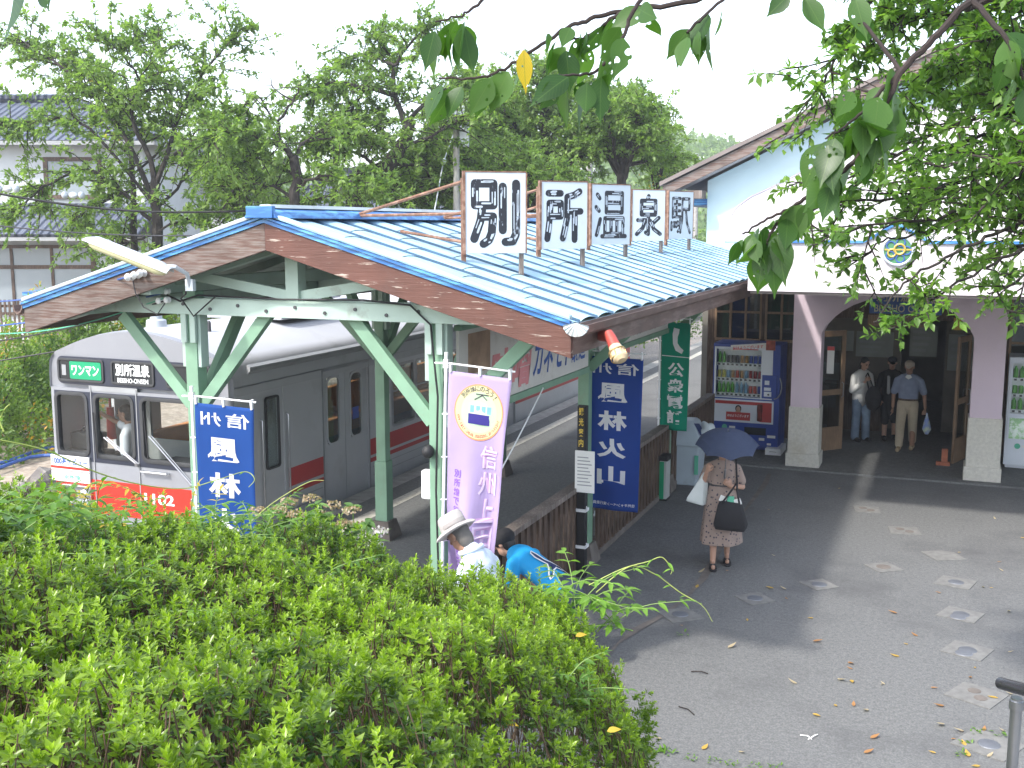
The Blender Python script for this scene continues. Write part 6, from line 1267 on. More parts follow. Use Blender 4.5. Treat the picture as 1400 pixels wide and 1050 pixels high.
# ------------------------------------------------------------------ foliage tools
def rvec(n): v = rng.normal(size=(n, 3)); return v / np.linalg.norm(v, axis=1, keepdims=True)
def nrm(a): return a / np.maximum(1e-9, np.linalg.norm(a, axis=1, keepdims=True))
def kites(Pt, D, N, L, W, fold=.12, bend=0.0):
    """leaf kites (two triangles each) -> V, faces, sizes"""
    D = nrm(D); S = nrm(np.cross(D, N)); Q = np.cross(S, D); L = L[:, None]; W = W[:, None]
    v = np.stack([Pt, Pt + D * L * .45 + S * W * .5 + Q * L * fold, Pt + D * L - Q * L * bend, Pt + D * L * .45 - S * W * .5 + Q * L * fold], 1).reshape(-1, 3)
    n = len(Pt); b = np.arange(n)[:, None] * 4
    f = np.concatenate([b + np.array([0, 1, 2]), b + np.array([0, 2, 3])], 1).reshape(-1)
    return v, f, np.full(2 * n, 3)
def leaf_obj(name, V_, f, sz, mat, parent, rnd, kind=None):
    o0 = np.array(org(parent)) if parent is not None else np.zeros(3)
    me = np_mesh(name, V_ - o0, f, sz, mat, {'rnd': rnd}); o = bpy.data.objects.new(name, me); link(o, parent)
    if kind: o['kind'] = kind
    return o
def smooth_line(pts, k=6, jit=0.0):
    pts = [Vector(p) for p in pts]; o = []
    for i in range(len(pts) - 1):
        p0 = pts[max(0, i - 1)]; p1 = pts[i]; p2 = pts[i + 1]; p3 = pts[min(len(pts) - 1, i + 2)]
        for j in range(k):
            t = j / k; q = .5 * ((2 * p1) + (p2 - p0) * t + (2 * p0 - 5 * p1 + 4 * p2 - p3) * t * t + (3 * p1 - p0 - 3 * p2 + p3) * t ** 3)
            if jit and (i or j): q = q + Vector(rng.normal(size=3) * jit)
            o.append(q)
    return o + [pts[-1]]
def grow(root, limbs, leafmat, per_m=7, tw=.8, leaf=.1, nleaf=16, droop=.25, spread=1.0, t0=.3, barkmat=None, sub=2, lw=.5, lname='foliage', bname='limb', flat=.5, tubes=True):
    """limbs: [(points, r0, r1, leafy)] -> bark tubes and leaves on twigs and sub twigs"""
    TP, TD, TL = [], [], []
    tubesm = MB()
    for (pts, r0, r1, leafy) in limbs:
        ln = smooth_line(pts, 5, .02 * tw); k = len(ln)
        m = MB(); m.tube(ln, [r0 + (r1 - r0) * (i / (k - 1)) for i in range(k)], 7); m.build(bname, barkmat or mt['bark'], root, smooth=True)
        if not leafy: continue
        seg = [(ln[i + 1] - ln[i]).length for i in range(k - 1)]; tot = sum(seg); n = max(3, int(tot * per_m * leafy))
        for _ in range(n):
            t = t0 + (1 - t0) * random.random() ** .8; d = t * tot; i = 0
            while i < k - 2 and d > seg[i]: d -= seg[i]; i += 1
            p = ln[i].lerp(ln[i + 1], min(1, d / seg[i])); tg = (ln[i + 1] - ln[i]).normalized()
            r_ = Vector(rng.normal(size=3)); r_.z *= flat; r_.normalize()
            dr = (tg * (.5 + .5 * t) + r_ * spread + Vector((0, 0, .15))).normalized()
            TP.append(p); TD.append(dr); TL.append(tw * random.uniform(.45, 1.25) * (1.15 - .4 * t))
    TP = np.array([tuple(p) for p in TP]); TD = np.array([tuple(p) for p in TD]); TL = np.array(TL)
    def pos(P0, D0, L0, t): q = P0 + D0 * (L0 * t)[:, None]; q[:, 2] -= droop * L0 * t * t; return q
    # sub twigs
    SP, SD, SL = [TP], [TD], [TL]
    for s in range(sub):
        t = rng.uniform(.25, .95, len(TP)); p = pos(TP, TD, TL, t); d = nrm(TD * .7 + rvec(len(TP)) * np.array([1, 1, flat]) * .8); SP.append(p); SD.append(d); SL.append(TL * rng.uniform(.3, .7, len(TP)))
    SP = np.concatenate(SP); SD = np.concatenate(SD); SL = np.concatenate(SL)
    if tubes:
        n = len(SP); off = nrm(np.cross(SD, rvec(n))); off2 = np.cross(SD, off); r = (.006 + .008 * SL)[:, None] * (leaf / .1) ** .5
        a = SP; b = pos(SP, SD, SL, np.full(n, .55)); c = pos(SP, SD, SL, np.ones(n))
        vs = np.stack([a + off * r, a - off * r * .5 + off2 * r, a - off * r * .5 - off2 * r, b + off * r * .6, b - off * r * .3 + off2 * r * .6, b - off * r * .3 - off2 * r * .6, c], 1).reshape(-1, 3)
        base = np.arange(n)[:, None] * 7
        q = np.array([0, 1, 4, 3, 1, 2, 5, 4, 2, 0, 3, 5, 3, 4, 6, 4, 5, 6, 5, 3, 6]); f = (base + q).reshape(-1); sz = np.tile([4, 4, 4, 3, 3, 3], n)
        o0 = np.array(org(root)); me = np_mesh('twigs', vs - o0, f, sz, barkmat or mt['twig']); link(bpy.data.objects.new('twigs', me), root)
    n = len(SP); idx = np.repeat(np.arange(n), nleaf); t = rng.uniform(.12, 1.05, len(idx)); p = pos(SP[idx], SD[idx], SL[idx], t); 
    d = nrm(SD[idx] * .55 + rvec(len(idx)) * .9 + np.array([0, 0, -droop * 1.4])); nn = nrm(rvec(len(idx)) * .7 + np.array([0, 0, 1.0]))
    L = leaf * rng.uniform(.6, 1.25, len(idx)); V_, f, sz = kites(p, d, nn, L, L * lw * rng.uniform(.8, 1.2, len(idx)), .1)
    tone = np.repeat(rng.uniform(0, 1, n), nleaf) * .55 + rng.uniform(0, .45, len(idx))
    leaf_obj(lname, V_, f, sz, leafmat, root, np.repeat(tone, 2)); return len(idx)

LM = leaf_mat('leaf_cherry', (.08, .145, .045), (.22, .32, .085), .48, c3=(.45, .28, .04))
LM2 = leaf_mat('leaf_far', (.10, .17, .06), (.24, .33, .11), .45)
LMB = leaf_mat('leaf_bush', (.055, .115, .025), (.19, .28, .05), .4, c3=(.4, .22, .03))
def px(pts, d, dz=0): return [at(x, y, d + (dz if i == len(pts) - 1 else dz * i / max(1, len(pts) - 1))) for i, (x, y) in enumerate(pts)]
def ground_at(p, d, z=0.0): q = at(p, 500, d); return Vector((q.x, q.y, z))
# left cherry in front of the house
d = 29; b = ground_at(214, d); t = thing('cherry_tree', 'airy cherry tree with forked trunk in front of the tiled house at left', 'tree', b, 'trees behind the station')
L = [([b, *px([(214, 330), (213, 262)], d)], .17, .13, 0), (px([(213, 262), (200, 205), (165, 135), (110, 85)], d, 1.5), .09, .02, 1), (px([(200, 205), (176, 150), (188, 105), (150, 55)], d, -1.5), .06, .015, 1), (px([(213, 262), (226, 215), (252, 140), (292, 85), (328, 42)], d, 1), .08, .015, 1), (px([(226, 215), (275, 190), (320, 150)], d, -2), .05, .015, 1), (px([(212, 285), (178, 200), (122, 120), (60, 75), (25, 55)], d, 2), .08, .015, 1), (px([(206, 300), (130, 235), (70, 250), (15, 290)], d, -2), .06, .015, 1), (px([(210, 280), (120, 175), (50, 165), (-10, 175)], d, -1), .05, .015, .9), (px([(214, 290), (260, 235), (300, 215)], d, 2), .05, .015, 1), (px([(213, 320), (175, 330), (140, 340)], d, -1.5), .04, .01, .9), (px([(213, 320), (250, 300), (290, 290)], d, -1), .04, .01, 1.2), (px([(185, 140), (225, 85), (190, 40)], d, 1), .03, .01, 1), (px([(214, 300), (205, 250), (100, 300)], d, 1.5), .03, .01, .8)]
L = [(p, r0, r1, lf) for p, r0, r1, lf in L]
grow(t, L, LM, per_m=11, tw=1.4, leaf=.15, nleaf=21, droop=.2, t0=.2)
b = ground_at(186, 31); t = thing('cherry_tree', 'slim second cherry trunk just left behind the forked cherry', 'tree', b, 'trees behind the station')
grow(t, [([b, *px([(184, 320), (176, 190), (150, 130)], 31)], .13, .03, .35), (px([(178, 215), (120, 150), (90, 165)], 31, 1), .04, .01, .8), (px([(180, 240), (230, 190), (262, 120)], 31, 1), .04, .01, .8)], LM, per_m=6, tw=1.0, leaf=.125, nleaf=13)
# the leaning cherry behind the roof peak, with a long arching limb and bare snag
d = 27; b = ground_at(410, d); t = thing('cherry_tree', 'cherry with long arching limb and bare dead snag behind the canopy peak', 'tree', b, 'trees behind the station')
grow(t, [([b, *px([(405, 290), (402, 215)], d)], .16, .12, 0), (px([(402, 220), (385, 198), (345, 187), (312, 180), (285, 195)], d, -1), .09, .03, .9), (px([(385, 198), (382, 165), (402, 135), (412, 113)], d), .05, .015, 0), (px([(400, 137), (375, 122), (368, 105)], d), .025, .008, 0), (px([(372, 120), (352, 108)], d), .012, .005, 0), (px([(375, 170), (350, 130), (330, 150)], d), .03, .01, .7), (px([(402, 215), (440, 180), (500, 190)], d, 2), .06, .015, 1.1), (px([(404, 260), (440, 240), (500, 250)], d, -1), .05, .012, 1.2), (px([(404, 270), (350, 250), (310, 265)], d, 1), .05, .012, 1.2), (px([(404, 240), (350, 215), (310, 235)], d, 1.5), .05, .012, 1.0)], LM, per_m=13, tw=1.3, leaf=.148, nleaf=21, t0=.2)
d = 30; b = ground_at(470, d); t = thing('cherry_tree', 'cherry with thick dark leaning trunk and high crown left of the utility pole', 'tree', b, 'trees behind the station')
grow(t, [([b, *px([(485, 262), (520, 235), (548, 200), (562, 165)], d)], .26, .17, 0), (px([(558, 180), (540, 130), (537, 85), (515, 50)], d, 1), .1, .02, .9), (px([(537, 90), (565, 55), (585, 40)], d, -1), .05, .015, 1), (px([(540, 130), (490, 118), (450, 112), (420, 130)], d, -1), .08, .02, 1), (px([(500, 118), (470, 165), (460, 150)], d, 1), .05, .015, .9), (px([(556, 170), (600, 125), (650, 115)], d, 1), .07, .015, 1), (px([(530, 225), (580, 225), (630, 215)], d, 2), .07, .015, 1.2), (px([(520, 235), (480, 205), (440, 200)], d, -1.5), .06, .015, 1.2), (px([(548, 200), (600, 180), (640, 160)], d, -1), .06, .015, 1.2), (px([(545, 205), (510, 165), (480, 175)], d, 1.5), .05, .015, 1.2), (px([(540, 90), (500, 75), (470, 90)], d, 1.5), .04, .01, 1), (px([(500, 250), (560, 255), (610, 260)], d, 1), .05, .01, 1.3), (px([(490, 262), (440, 270), (400, 285)], d, 1), .05, .01, 1.2)], LM, per_m=13, tw=1.35, leaf=.148, nleaf=21, t0=.2)
# large crown behind the letter boards
def crown_tree(label, pxl, dd, top, base_y, spreadpx, n, mat, leaf=.12, per_m=8, seed=0, trunk_r=.2, nleaf=14, tw=1.1, lo=.0):
    rr = random.Random(seed); b = ground_at(pxl, dd); t = thing('leafy_tree', label, 'tree', b, 'trees behind the station')
    fork = at(pxl, base_y, dd); L = [([b, fork], trunk_r, trunk_r * .75, 0)]
    for k in range(n):
        a = -1 + 2 * (k + .5) / n + rr.uniform(-.1, .1); yy = top + (base_y - top) * (.08 + .92 * abs(a) ** 1.8 * rr.uniform(.6, 1) + lo * rr.random()); xx = pxl + spreadpx * a
        dz = rr.uniform(-2.5, 2.5); mid = at(pxl + spreadpx * a * .5, base_y + (yy - base_y) * rr.uniform(.45, .65), dd + dz * .5)
        L.append(([fork + Vector((0, 0, rr.uniform(-.6, .3))), mid, at(xx, yy, dd + dz)], trunk_r * .45, .02, 1))
    grow(t, L, mat, per_m=per_m * 1.35, tw=tw, leaf=leaf * 1.15, nleaf=nleaf + 4, t0=.25); return t
crown_tree('broad light green tree rising behind the white letter boards', 745, 36, 78, 235, 150, 15, LM, .135, 8, 3, .26)
crown_tree('tree at the right end of the tree row with crown leaning over the far hill', 850, 34, 118, 225, 82, 11, LM, .13, 8.5, 5, .2)
crown_tree('rounded tree filling the gap behind the utility pole', 650, 38, 90, 250, 95, 11, LM2, .14, 8, 8, .2)
crown_tree('pale hazy tree between the left cherry and the canopy peak', 335, 48, 172, 290, 70, 9, LM2, .16, 6, 9, .2)
crown_tree('dark low tree tucked behind the canopy ridge', 590, 33, 190, 290, 80, 9, LM, .12, 9, 12, .16)
crown_tree('low tree beneath the letter boards right of the pole', 720, 32, 195, 290, 75, 8, LM, .12, 9, 14, .15)
crown_tree('slender tree against the hill at the right of the row', 900, 40, 165, 262, 34, 6, LM2, .13, 7, 15, .13)
# bushes
def bush(label, c, rad, mat, n, leaf=.09, seed=0, cat='bush', name='bush'):
    t = thing(name, label, cat, c, 'bushes around the yard'); c = np.array(c)
    u = rvec(n); u[:, 2] = np.abs(u[:, 2]); rr_ = rng.uniform(.35, 1, n) ** .5
    ph = rng.uniform(0, 6, 6); lump_ = 1 + .22 * np.sin(3.1 * u[:, 0] * 2 + ph[0]) * np.sin(2.7 * u[:, 1] * 2 + ph[1]) + .15 * np.sin(7 * u[:, 2] + 5 * u[:, 0] + ph[2])
    p = c + u * np.array(rad) * (rr_ * lump_)[:, None]
    L_ = leaf * rng.uniform(.6, 1.3, n); V_, f, sz = kites(p, nrm(u * .7 + rvec(n) * .8), nrm(u + rvec(n) * .6 + np.array([0, 0, .6])), L_, L_ * .5)
    tone = .5 + .3 * np.sin(4 * u[:, 0] + 3 * u[:, 1] + ph[3]) + rng.uniform(-.35, .3, n); leaf_obj('foliage', V_, f, sz, mat, t, np.repeat(np.clip(tone, 0, .999), 2))
    m = MB()
    for k in range(7):
        q = Vector(c) + Vector((rng.normal() * rad[0] * .45, rng.normal() * rad[1] * .45, rad[2] * .75)); m.tube([Vector(c) + Vector((rng.normal() * .1, rng.normal() * .1, -.05)), Vector(c).lerp(q, .5) + Vector((0, 0, .1)), q], [.03, .02, .008], 5)
    m.build('stems', mt['twig'], t); return t
for k, (x, dd, rad, n, lab) in enumerate([(12, 21, (1.3, 1.1, 2.1), 7000, 'tall yellow green garden bush at the left edge of the yard'), (58, 23, (1.2, 1.1, 1.9), 6500, 'rounded bush with reddish tips right of the tall one'), (-35, 19, (1.3, 1.2, 1.6), 5000, 'low bush cut by the left edge of the view'), (110, 26, (1.6, 1.2, 2.3), 6000, 'dark green bush showing just above the left end of the train roof'), (185, 27, (1.7, 1.2, 2.4), 6000, 'bush between the train roof and the weathered barge board'), (250, 29, (1.7, 1.3, 2.6), 5000, 'bush behind the train roof ventilator'), (330, 31, (2.2, 1.5, 3.4), 6500, 'high bright green shrub behind the canopy verge'), (420, 33, (2.6, 1.5, 4.0), 7500, 'tall thicket behind the canopy ridge, left part'), (520, 34, (2.6, 1.5, 4.4), 7500, 'tall thicket behind the canopy ridge, under the leaning trunk'), (640, 35, (2.6, 1.5, 4.6), 7500, 'tall thicket behind the first letter board'), (770, 38, (3.0, 1.6, 4.8), 8000, 'tall thicket behind the middle letter boards'), (880, 40, (2.4, 1.6, 5.0), 7000, 'tall thicket behind the last letter board')]):
    bush(lab, ground_at(x, dd, -.02), rad, LMB if k < 7 else LM, n, .10 if k < 3 else .13, k)
# ------------------------------------------------------------------ houses
def tile_mat(name, col, tw_, rise):
    m = M(name, col, .38, var=.18, scale=2.0, spec=.5); n = m.node_tree; L = n.links.new; p = n.nodes['Principled BSDF']
    tc = n.nodes.new('ShaderNodeTexCoord'); w1 = n.nodes.new('ShaderNodeTexWave'); w1.bands_direction = 'X'; w1.inputs['Scale'].default_value = 2 * PI / tw_ / 20; w2 = n.nodes.new('ShaderNodeTexWave'); w2.bands_direction = 'Z'; w2.wave_profile = 'SAW'; w2.inputs['Scale'].default_value = 2 * PI / rise / 20
    for w_ in (w1, w2): L(tc.outputs['Object'], w_.inputs['Vector'])
    ad = n.nodes.new('ShaderNodeMath'); ad.operation = 'ADD'; L(w1.outputs['Fac'], ad.inputs[0]); L(w2.outputs['Fac'], ad.inputs[1])
    b = n.nodes.new('ShaderNodeBump'); b.inputs['Strength'].default_value = 1; b.inputs['Distance'].default_value = .12; L(ad.outputs[0], b.inputs['Height']); L(b.outputs[0], p.inputs['Normal']); return m
tileM = tile_mat('kawara_tile', (.085, .10, .14), .28, .11)
plaster = M('house_plaster', (.50, .53, .55), .9, var=.06, scale=2, dirt=(.33, .34, .34), dscale=.5)
def house(label, u0, u1, d0, dep, z_eave, z_ridge, name='tiled_house', lower=None):
    o = ud((u0 + u1) / 2, d0, 0); t = thing(name, label, 'house', o, 'houses beyond the tracks', local=True); t.rotation_euler = (0, 0, YAW); w_ = u1 - u0; h = w_ / 2
    m = MB(); m.b2((-h, 0, 0), (h, dep, z_eave)); m.build('wall', plaster, t)
    e = .7; r_ = min(dep / 2 + e, h * .8); m = MB()
    A = [V(p) for p in ((-h - e, -e, z_eave - .1), (h + e, -e, z_eave - .1), (h + e, dep + e, z_eave - .1), (-h - e, dep + e, z_eave - .1))]; B = [V((-h - e + r_, dep / 2, z_ridge)), V((h + e - r_, dep / 2, z_ridge))]
    m.add(A + B, [[0, 1, 5, 4], [1, 2, 5], [2, 3, 4, 5], [3, 0, 4], [0, 3, 2, 1]]); rf = m.build('roof', tileM, t)
    m = MB(); m.tube([B[0] + V((-.1, 0, .1)), B[1] + V((.1, 0, .1))], .2, 8); 
    for a, b in ((0, 0), (3, 0), (1, 1), (2, 1)): m.tube([B[b] + V((0, 0, .05)), A[a] + V((0, 0, .12))], .13, 8)
    m.build('ridge_tiles', tileM, rf, smooth=True)
    m = MB(); m.b2((-h - e, -e, z_eave - .26), (h + e, -e + .06, z_eave - .12)); m.b2((h + e - .06, -e, z_eave - .26), (h + e, dep + e, z_eave - .12)); m.build('eave_board', mt['mid_grey'], rf)
    return t
def shoji(t, x0, x1, z0, z1, n, y=0):
    m = MB(); m.wall(x0 - .12, x1 + .12, z0 - .1, z1 + .12, [(x0 + (x1 - x0) * i / n + .05, x0 + (x1 - x0) * (i + 1) / n - .05, z0, z0 + (z1 - z0) * .68) for i in range(n)] + [(x0 + (x1 - x0) * i / n + .05, x0 + (x1 - x0) * (i + 1) / n - .05, z0 + (z1 - z0) * .74, z1) for i in range(n)], y - .08, y - .01, XZ(0)); wn = m.build('window', mt['dark_wood'], t)
    m = MB(); m.b2((x0, y - .04, z0), (x1, y - .03, z1)); m.build('pane', M('shoji', (.24, .28, .31), .25, var=.1, scale=.7) if 'shoji' not in bpy.data.materials else bpy.data.materials['shoji'], wn)
t = house('two storey house with blue grey tiled hip roofs and white plaster at far left', -30, -13.4, 40, 8, 7.15, 8.9)
m = MB(); A = [V(p) for p in ((-9.3, -2.6, 3.75), (8.9, -2.6, 3.75), (8.9, 0, 4.85), (-9.3, 0, 4.85), (-9.3, -2.6, 3.65), (8.9, -2.6, 3.65), (8.9, 0, 3.65), (-9.3, 0, 3.65))]; m.add(A, [[0, 1, 2, 3], [4, 7, 6, 5], [0, 4, 5, 1], [1, 5, 6, 2], [3, 2, 6, 7], [0, 3, 7, 4]]); m.build('lower_roof', tileM, t)
m = MB(); m.b2((-9.0, -1.6, 0), (8.3, -.01, 3.64)); lw_ = m.build('lower_wall', plaster, t)
m = MB(); m.b2((-9.2, -2.62, 3.52), (8.8, -2.55, 3.64)); m.build('lower_eave_board', mt['mid_grey'], t)
shoji(t, -8.7, 6.9, 1.0, 3.25, 11, -1.61)
m = MB(); m.wall(4.7, 6.8, 5.0, 6.5, [(4.85, 6.65, 5.15, 6.35)], -.1, 0, XZ(0)); wn = m.build('window', mt['dark_wood'], t); m = MB(); m.b2((4.85, -.05, 5.15), (6.65, -.04, 6.35)); m.build('pane', bpy.data.materials['shoji'], wn)
m = MB(); m.cyl((7.5, -.15, 3.6), (7.5, -.15, 7.0), .05, n=8); m.cyl((7.7, -.15, 3.6), (7.7, -.15, 7.0), .05, n=8); m.build('downpipe', mt['galv'], t)
house('smaller plaster house with tiled hip roof peeping right of the two storey house', -17.6, -13.6, 52, 7, 6.1, 7.6)
house('low tiled house behind the cherry trees left of the canopy peak', -13, -3, 58, 8, 4.6, 7.0)
sh_ = thing('shed', 'small shed with bright blue tin roof before the tiled house', 'shed', ground_at(80, 33), 'sheds'); c0 = ground_at(80, 33)
m = MB(); m.box(c0 + V((0, 0, 1.0)), (1.2, 1.0, 2.0), Matrix.Rotation(YAW, 3, 'Z')); m.build('wall', mt['grey_wood'], sh_); m = MB(); m.box(c0 + V((0, 0, 2.08)), (1.35, 1.3, .1), Matrix.Rotation(YAW, 3, 'Z') @ Matrix.Rotation(R(-4), 3, 'Y')); m.build('roof', mt['blue_trim'], sh_)
t = thing('garden_fence', 'dark upright paling fence below the tiled house at the left edge', 'fence', ground_at(20, 34)); m = MB(); c0 = ground_at(20, 34)
for k in range(40): m.box(c0 + HR * (k * .14 - 3.4) + V((0, 0, 1.1)), (.06, .03, 1.3), Matrix.Rotation(YAW, 3, 'Z'))
m.box(c0 - HR * .6 + V((0, .04, 1.55)), (5.6, .04, .08), Matrix.Rotation(YAW, 3, 'Z')); m.box(c0 - HR * .6 + V((0, .04, .6)), (5.6, .04, .08), Matrix.Rotation(YAW, 3, 'Z')); m.build('palings', mt['dark_wood'], t)
# ------------------------------------------------------------------ poles and wires
def pole(label, x, dd, ytop, rad, arms, box=None):
    b = ground_at(x, dd); top = at(x, ytop, dd); t = thing('utility_pole', label, 'utility pole', b, 'utility poles')
    m = MB(); m.tube([b, Vector((b.x, b.y, top.z))], [rad * 1.25, rad * .8], 12); m.build('pole', mt['concrete'], t, smooth=True)
    for (y, hw) in arms:
        z = at(x, y, dd).z; m = MB(); m.box((b.x, b.y - rad - .04, z), (2 * hw, .07, .08), Matrix.Rotation(YAW, 3, 'Z')); a = m.build('crossarm', mt['galv'], t)
        m = MB()
        for s in (-.9, -.45, .45, .9): m.lathe(Vector((b.x, b.y - rad - .04, z + .04)) + HR * (s * hw), [(.02, 0), (.05, .03), (.03, .08), (.05, .12), (.02, .16)], 8)
        m.build('insulator', mt['white'], a, smooth=True)
    if box: 
        z = at(x, box, dd).z; m = MB(); m.box(Vector((b.x, b.y - .1, z)) + HR * (rad + .17), (.26, .26, .5), Matrix.Rotation(YAW, 3, 'Z')); m.build('transformer', mt['galv'], t, bevel=.03)
    m = MB()
    for k in range(7): z = top.z - .3 - k * .33; m.tube([(b.x - rad - .0, b.y, z), (b.x + rad, b.y - .0, z)], .012, 5)
    m.lathe((b.x, b.y, top.z - .05), [(rad * .8, 0), (rad * .9, .03), (rad * .5, .08)], 10); m.build('steps', mt['galv'], t); return Vector((b.x, b.y, top.z))
p1 = pole('concrete utility pole with small grey transformer behind the first letter board', 626, 31, 154, .1, [(160, .28), (178, .42)], 192)
p2 = pole('farther utility pole with two crossarms behind the middle letter boards', 803, 46, 168, .13, [(212, .55), (238, .6)], None)
p3 = pole('thin distant pole standing before the pale hill', 946, 95, 213, .2, [(220, .7), (232, .7)], None)
m = MB(); m.tube([at(622, 178, 30.8), at(606, 222, 30.3), at(592, 300, 29.6)], .02, 6); m.ell(at(607, 220, 30.3), (.07, .07, .1)); tag(m.build('stay_wire', mt['galv']), 'guy wire with insulator running down from the first utility pole', 'wire')
def wire(a, b, sag, r, label, mat='black'):
    m = MB(); m.tube([a + (b - a) * (k / 16) - V((0, 0, sag * math.sin(PI * k / 16))) for k in range(17)], r, 5); tag(m.build('overhead_wire', mt[mat]), label, 'wire', 'overhead wires at the left')
wire(at(-40, 258, 25), at(360, 287, 27), .25, .028, 'thick dark service cable crossing in front of the tiled house')
wire(at(-40, 305, 21), at(345, 320, 23), .12, .014, 'thin wire crossing just above the house windows', 'dark_grey')
wire(V((-6.76, 7.56, 3.56)), at(-30, 413, 14), .06, .009, 'topmost of the wires leaving the white insulators on the barge board', 'text_blue')
wire(V((-6.68, 7.9, 3.4)), at(-30, 448, 13), .05, .009, 'second of the wires leaving the post head to the left', 'text_blue')
wire(V((-6.66, 7.92, 3.33)), at(-30, 470, 13), .05, .008, 'third wire leaving the post head, sagging toward the bushes', 'black')
wire(V((-6.65, 7.92, 3.36)), at(-30, 457, 12), .1, .006, 'thin pale wire between the second and third wires', 'text_green')
wire(at(-30, 498, 17), at(250, 452, 17), .0, .012, 'dark wire passing over the front edge of the train roof')
for k, (x, y, dd, nm) in enumerate([(10, 258, 25, 'left'), (100, 267, 25.7, 'right')]):
    m = MB(); c0 = at(x, y, dd); m.ell(c0, (.12, .08, .08)); m.ell(c0 + HR * .2, (.06, .09, .09)); m.ell(c0 - HR * .2, (.06, .09, .09)); tag(m.build('cable_insulator', mt['galv'], smooth=True), f'grey insulator at the {nm} on the thick service cable before the house', 'insulator')
for k in range(2):
    m = MB(); dy = .22 * k; pts = [at(-30 + 18 * i, 640 - i * 3.6 + 4 * math.sin(i * .9 + k) + k * 8, 12) for i in range(8)]
    pts = [EYE + (p - EYE) * ((.02 - H) / (p.z - H)) for p in pts]; pts = [p + V((0, 0, .06)) for p in pts]; m.tube(pts, .03, 6); tag(m.build('garden_hose', mt['text_blue']), ['upper', 'lower'][k] + ' dark blue hose lying along the dirt left of the train', 'hose')
# ------------------------------------------------------------------ the far hill
def hilltop(u): return 9 + 9 * math.exp(-((u - 32) / 60) ** 2) + 9 * math.exp(-((u + 85) / 30) ** 2) + 3 * math.sin(u * .06)
m = MB(); us = np.linspace(-320, 420, 75); ds = np.linspace(110, 300, 16)
for u in us:
    for d in ds: s = min(1, max(0, (d - 125) / 115)); m.v.append(ud(u, d, -1 + hilltop(u) * (s * s * (3 - 2 * s))))
n2 = len(ds); m.f = [[i * n2 + j, (i + 1) * n2 + j, (i + 1) * n2 + j + 1, i * n2 + j + 1] for i in range(len(us) - 1) for j in range(n2 - 1)]; m.m = [0] * len(m.f)
m.build('hill', M('hill_soil', (.05, .07, .03), .95, var=.3, scale=.1), smooth=True, kind='structure')
cs = []
for _ in range(2600):
    u = random.uniform(-150, 180); d = random.uniform(128, 255); s = min(1, max(0, (d - 125) / 115)); cs.append(tuple(ud(u, d, -1 + hilltop(u) * (s * s * (3 - 2 * s)))) + (random.uniform(1.8, 3.4),))
cs = np.array(cs); nl = 60; idx = np.repeat(np.arange(len(cs)), nl); uu = rvec(len(idx)); uu[:, 2] = np.abs(uu[:, 2]) * 1.3
p = cs[idx, :3] + uu * cs[idx, 3:4] * rng.uniform(.6, 1.05, (len(idx), 1)) + np.array([0, 0, 1.0]); L_ = rng.uniform(.7, 1.5, len(idx))
V_, f, sz = kites(p, nrm(rvec(len(idx)) + uu * .4), nrm(uu + rvec(len(idx)) * .5), L_, L_ * .7); leaf_obj('hill_forest', V_, f, sz, LM2, None, np.repeat(np.clip(rng.uniform(0, 1, len(cs))[idx] * .6 + rng.uniform(0, .4, len(idx)), 0, .98), 2), 'stuff')
tag(bpy.data.objects['hill_forest'], 'pale hazy wooded hillside beyond the station', 'forest')
# ------------------------------------------------------------------ the azalea hedge in the foreground
def humax(d): return .12 * d + .02
LZ = leaf_mat('leaf_azalea', (.02, .065, .010), (.27, .40, .03), .35, rough=.3)
hd = thing('azalea_hedge', 'wide mounded azalea hedge of small glossy leaves filling the foreground', 'hedge', tuple(ud(-1.2, 4.6, .6)))
def ztop(u, d):
    return 1.95 - .2 * u + .19 * (6.3 - d) + .11 * np.sin(3.3 * u + 1.3 * d) * np.sin(2.6 * d - .8 * u + .6) + .06 * np.sin(5.1 * u + .5 + 1.2 * d) * np.sin(4.3 * d + 1.1) + .07 * np.sin(13 * u + 5 * d + 2 * np.sin(3 * d)) * np.sin(11 * d - 4 * u + 2 * np.sin(4 * u)) - .10 * np.clip((-u - .8) / 1.2, 0, 1) * np.clip((d - 4.6) / 1.2, 0, 1)
def hedge_points(n, depth0, depth1):
    u = rng.uniform(-4.6, 1.0, n); d = rng.uniform(2.1, 6.9, n)
    um = .12 * d + .02 + .07 * np.sin(3.1 * d) + .04 * np.sin(7.3 * d); dm = 6.45 + .12 * np.sin(2.9 * u) - .10 * np.maximum(0, u) * 4 + .05 * np.sin(7 * u)
    k = (u < um) & (d < dm); u = u[k]; d = d[k]; um = um[k]; dm = dm[k]; z = ztop(u, d)
    e1 = np.clip(1 - (um - u) / .85, 0, 1); e2 = np.clip(1 - (dm - d) / .6, 0, 1)
    drop = .8 * (1 - np.sqrt(np.maximum(0, 1 - e1 ** 2))) + .7 * (1 - np.sqrt(np.maximum(0, 1 - e2 ** 2)))
    dp = rng.uniform(depth0, depth1, len(u)); z = z - drop - dp
    nu = e1 ** 1.5 * 1.6 + .2; nd = e2 ** 1.5 * 1.4 - .19
    n_ = np.stack([nu * HR.x + nd * HF.x, nu * HR.y + nd * HF.y, np.ones(len(u))], 1)
    P_ = np.stack([HR.x * u + HF.x * d, HR.y * u + HF.y * d, z], 1); return P_, nrm(n_), dp, d
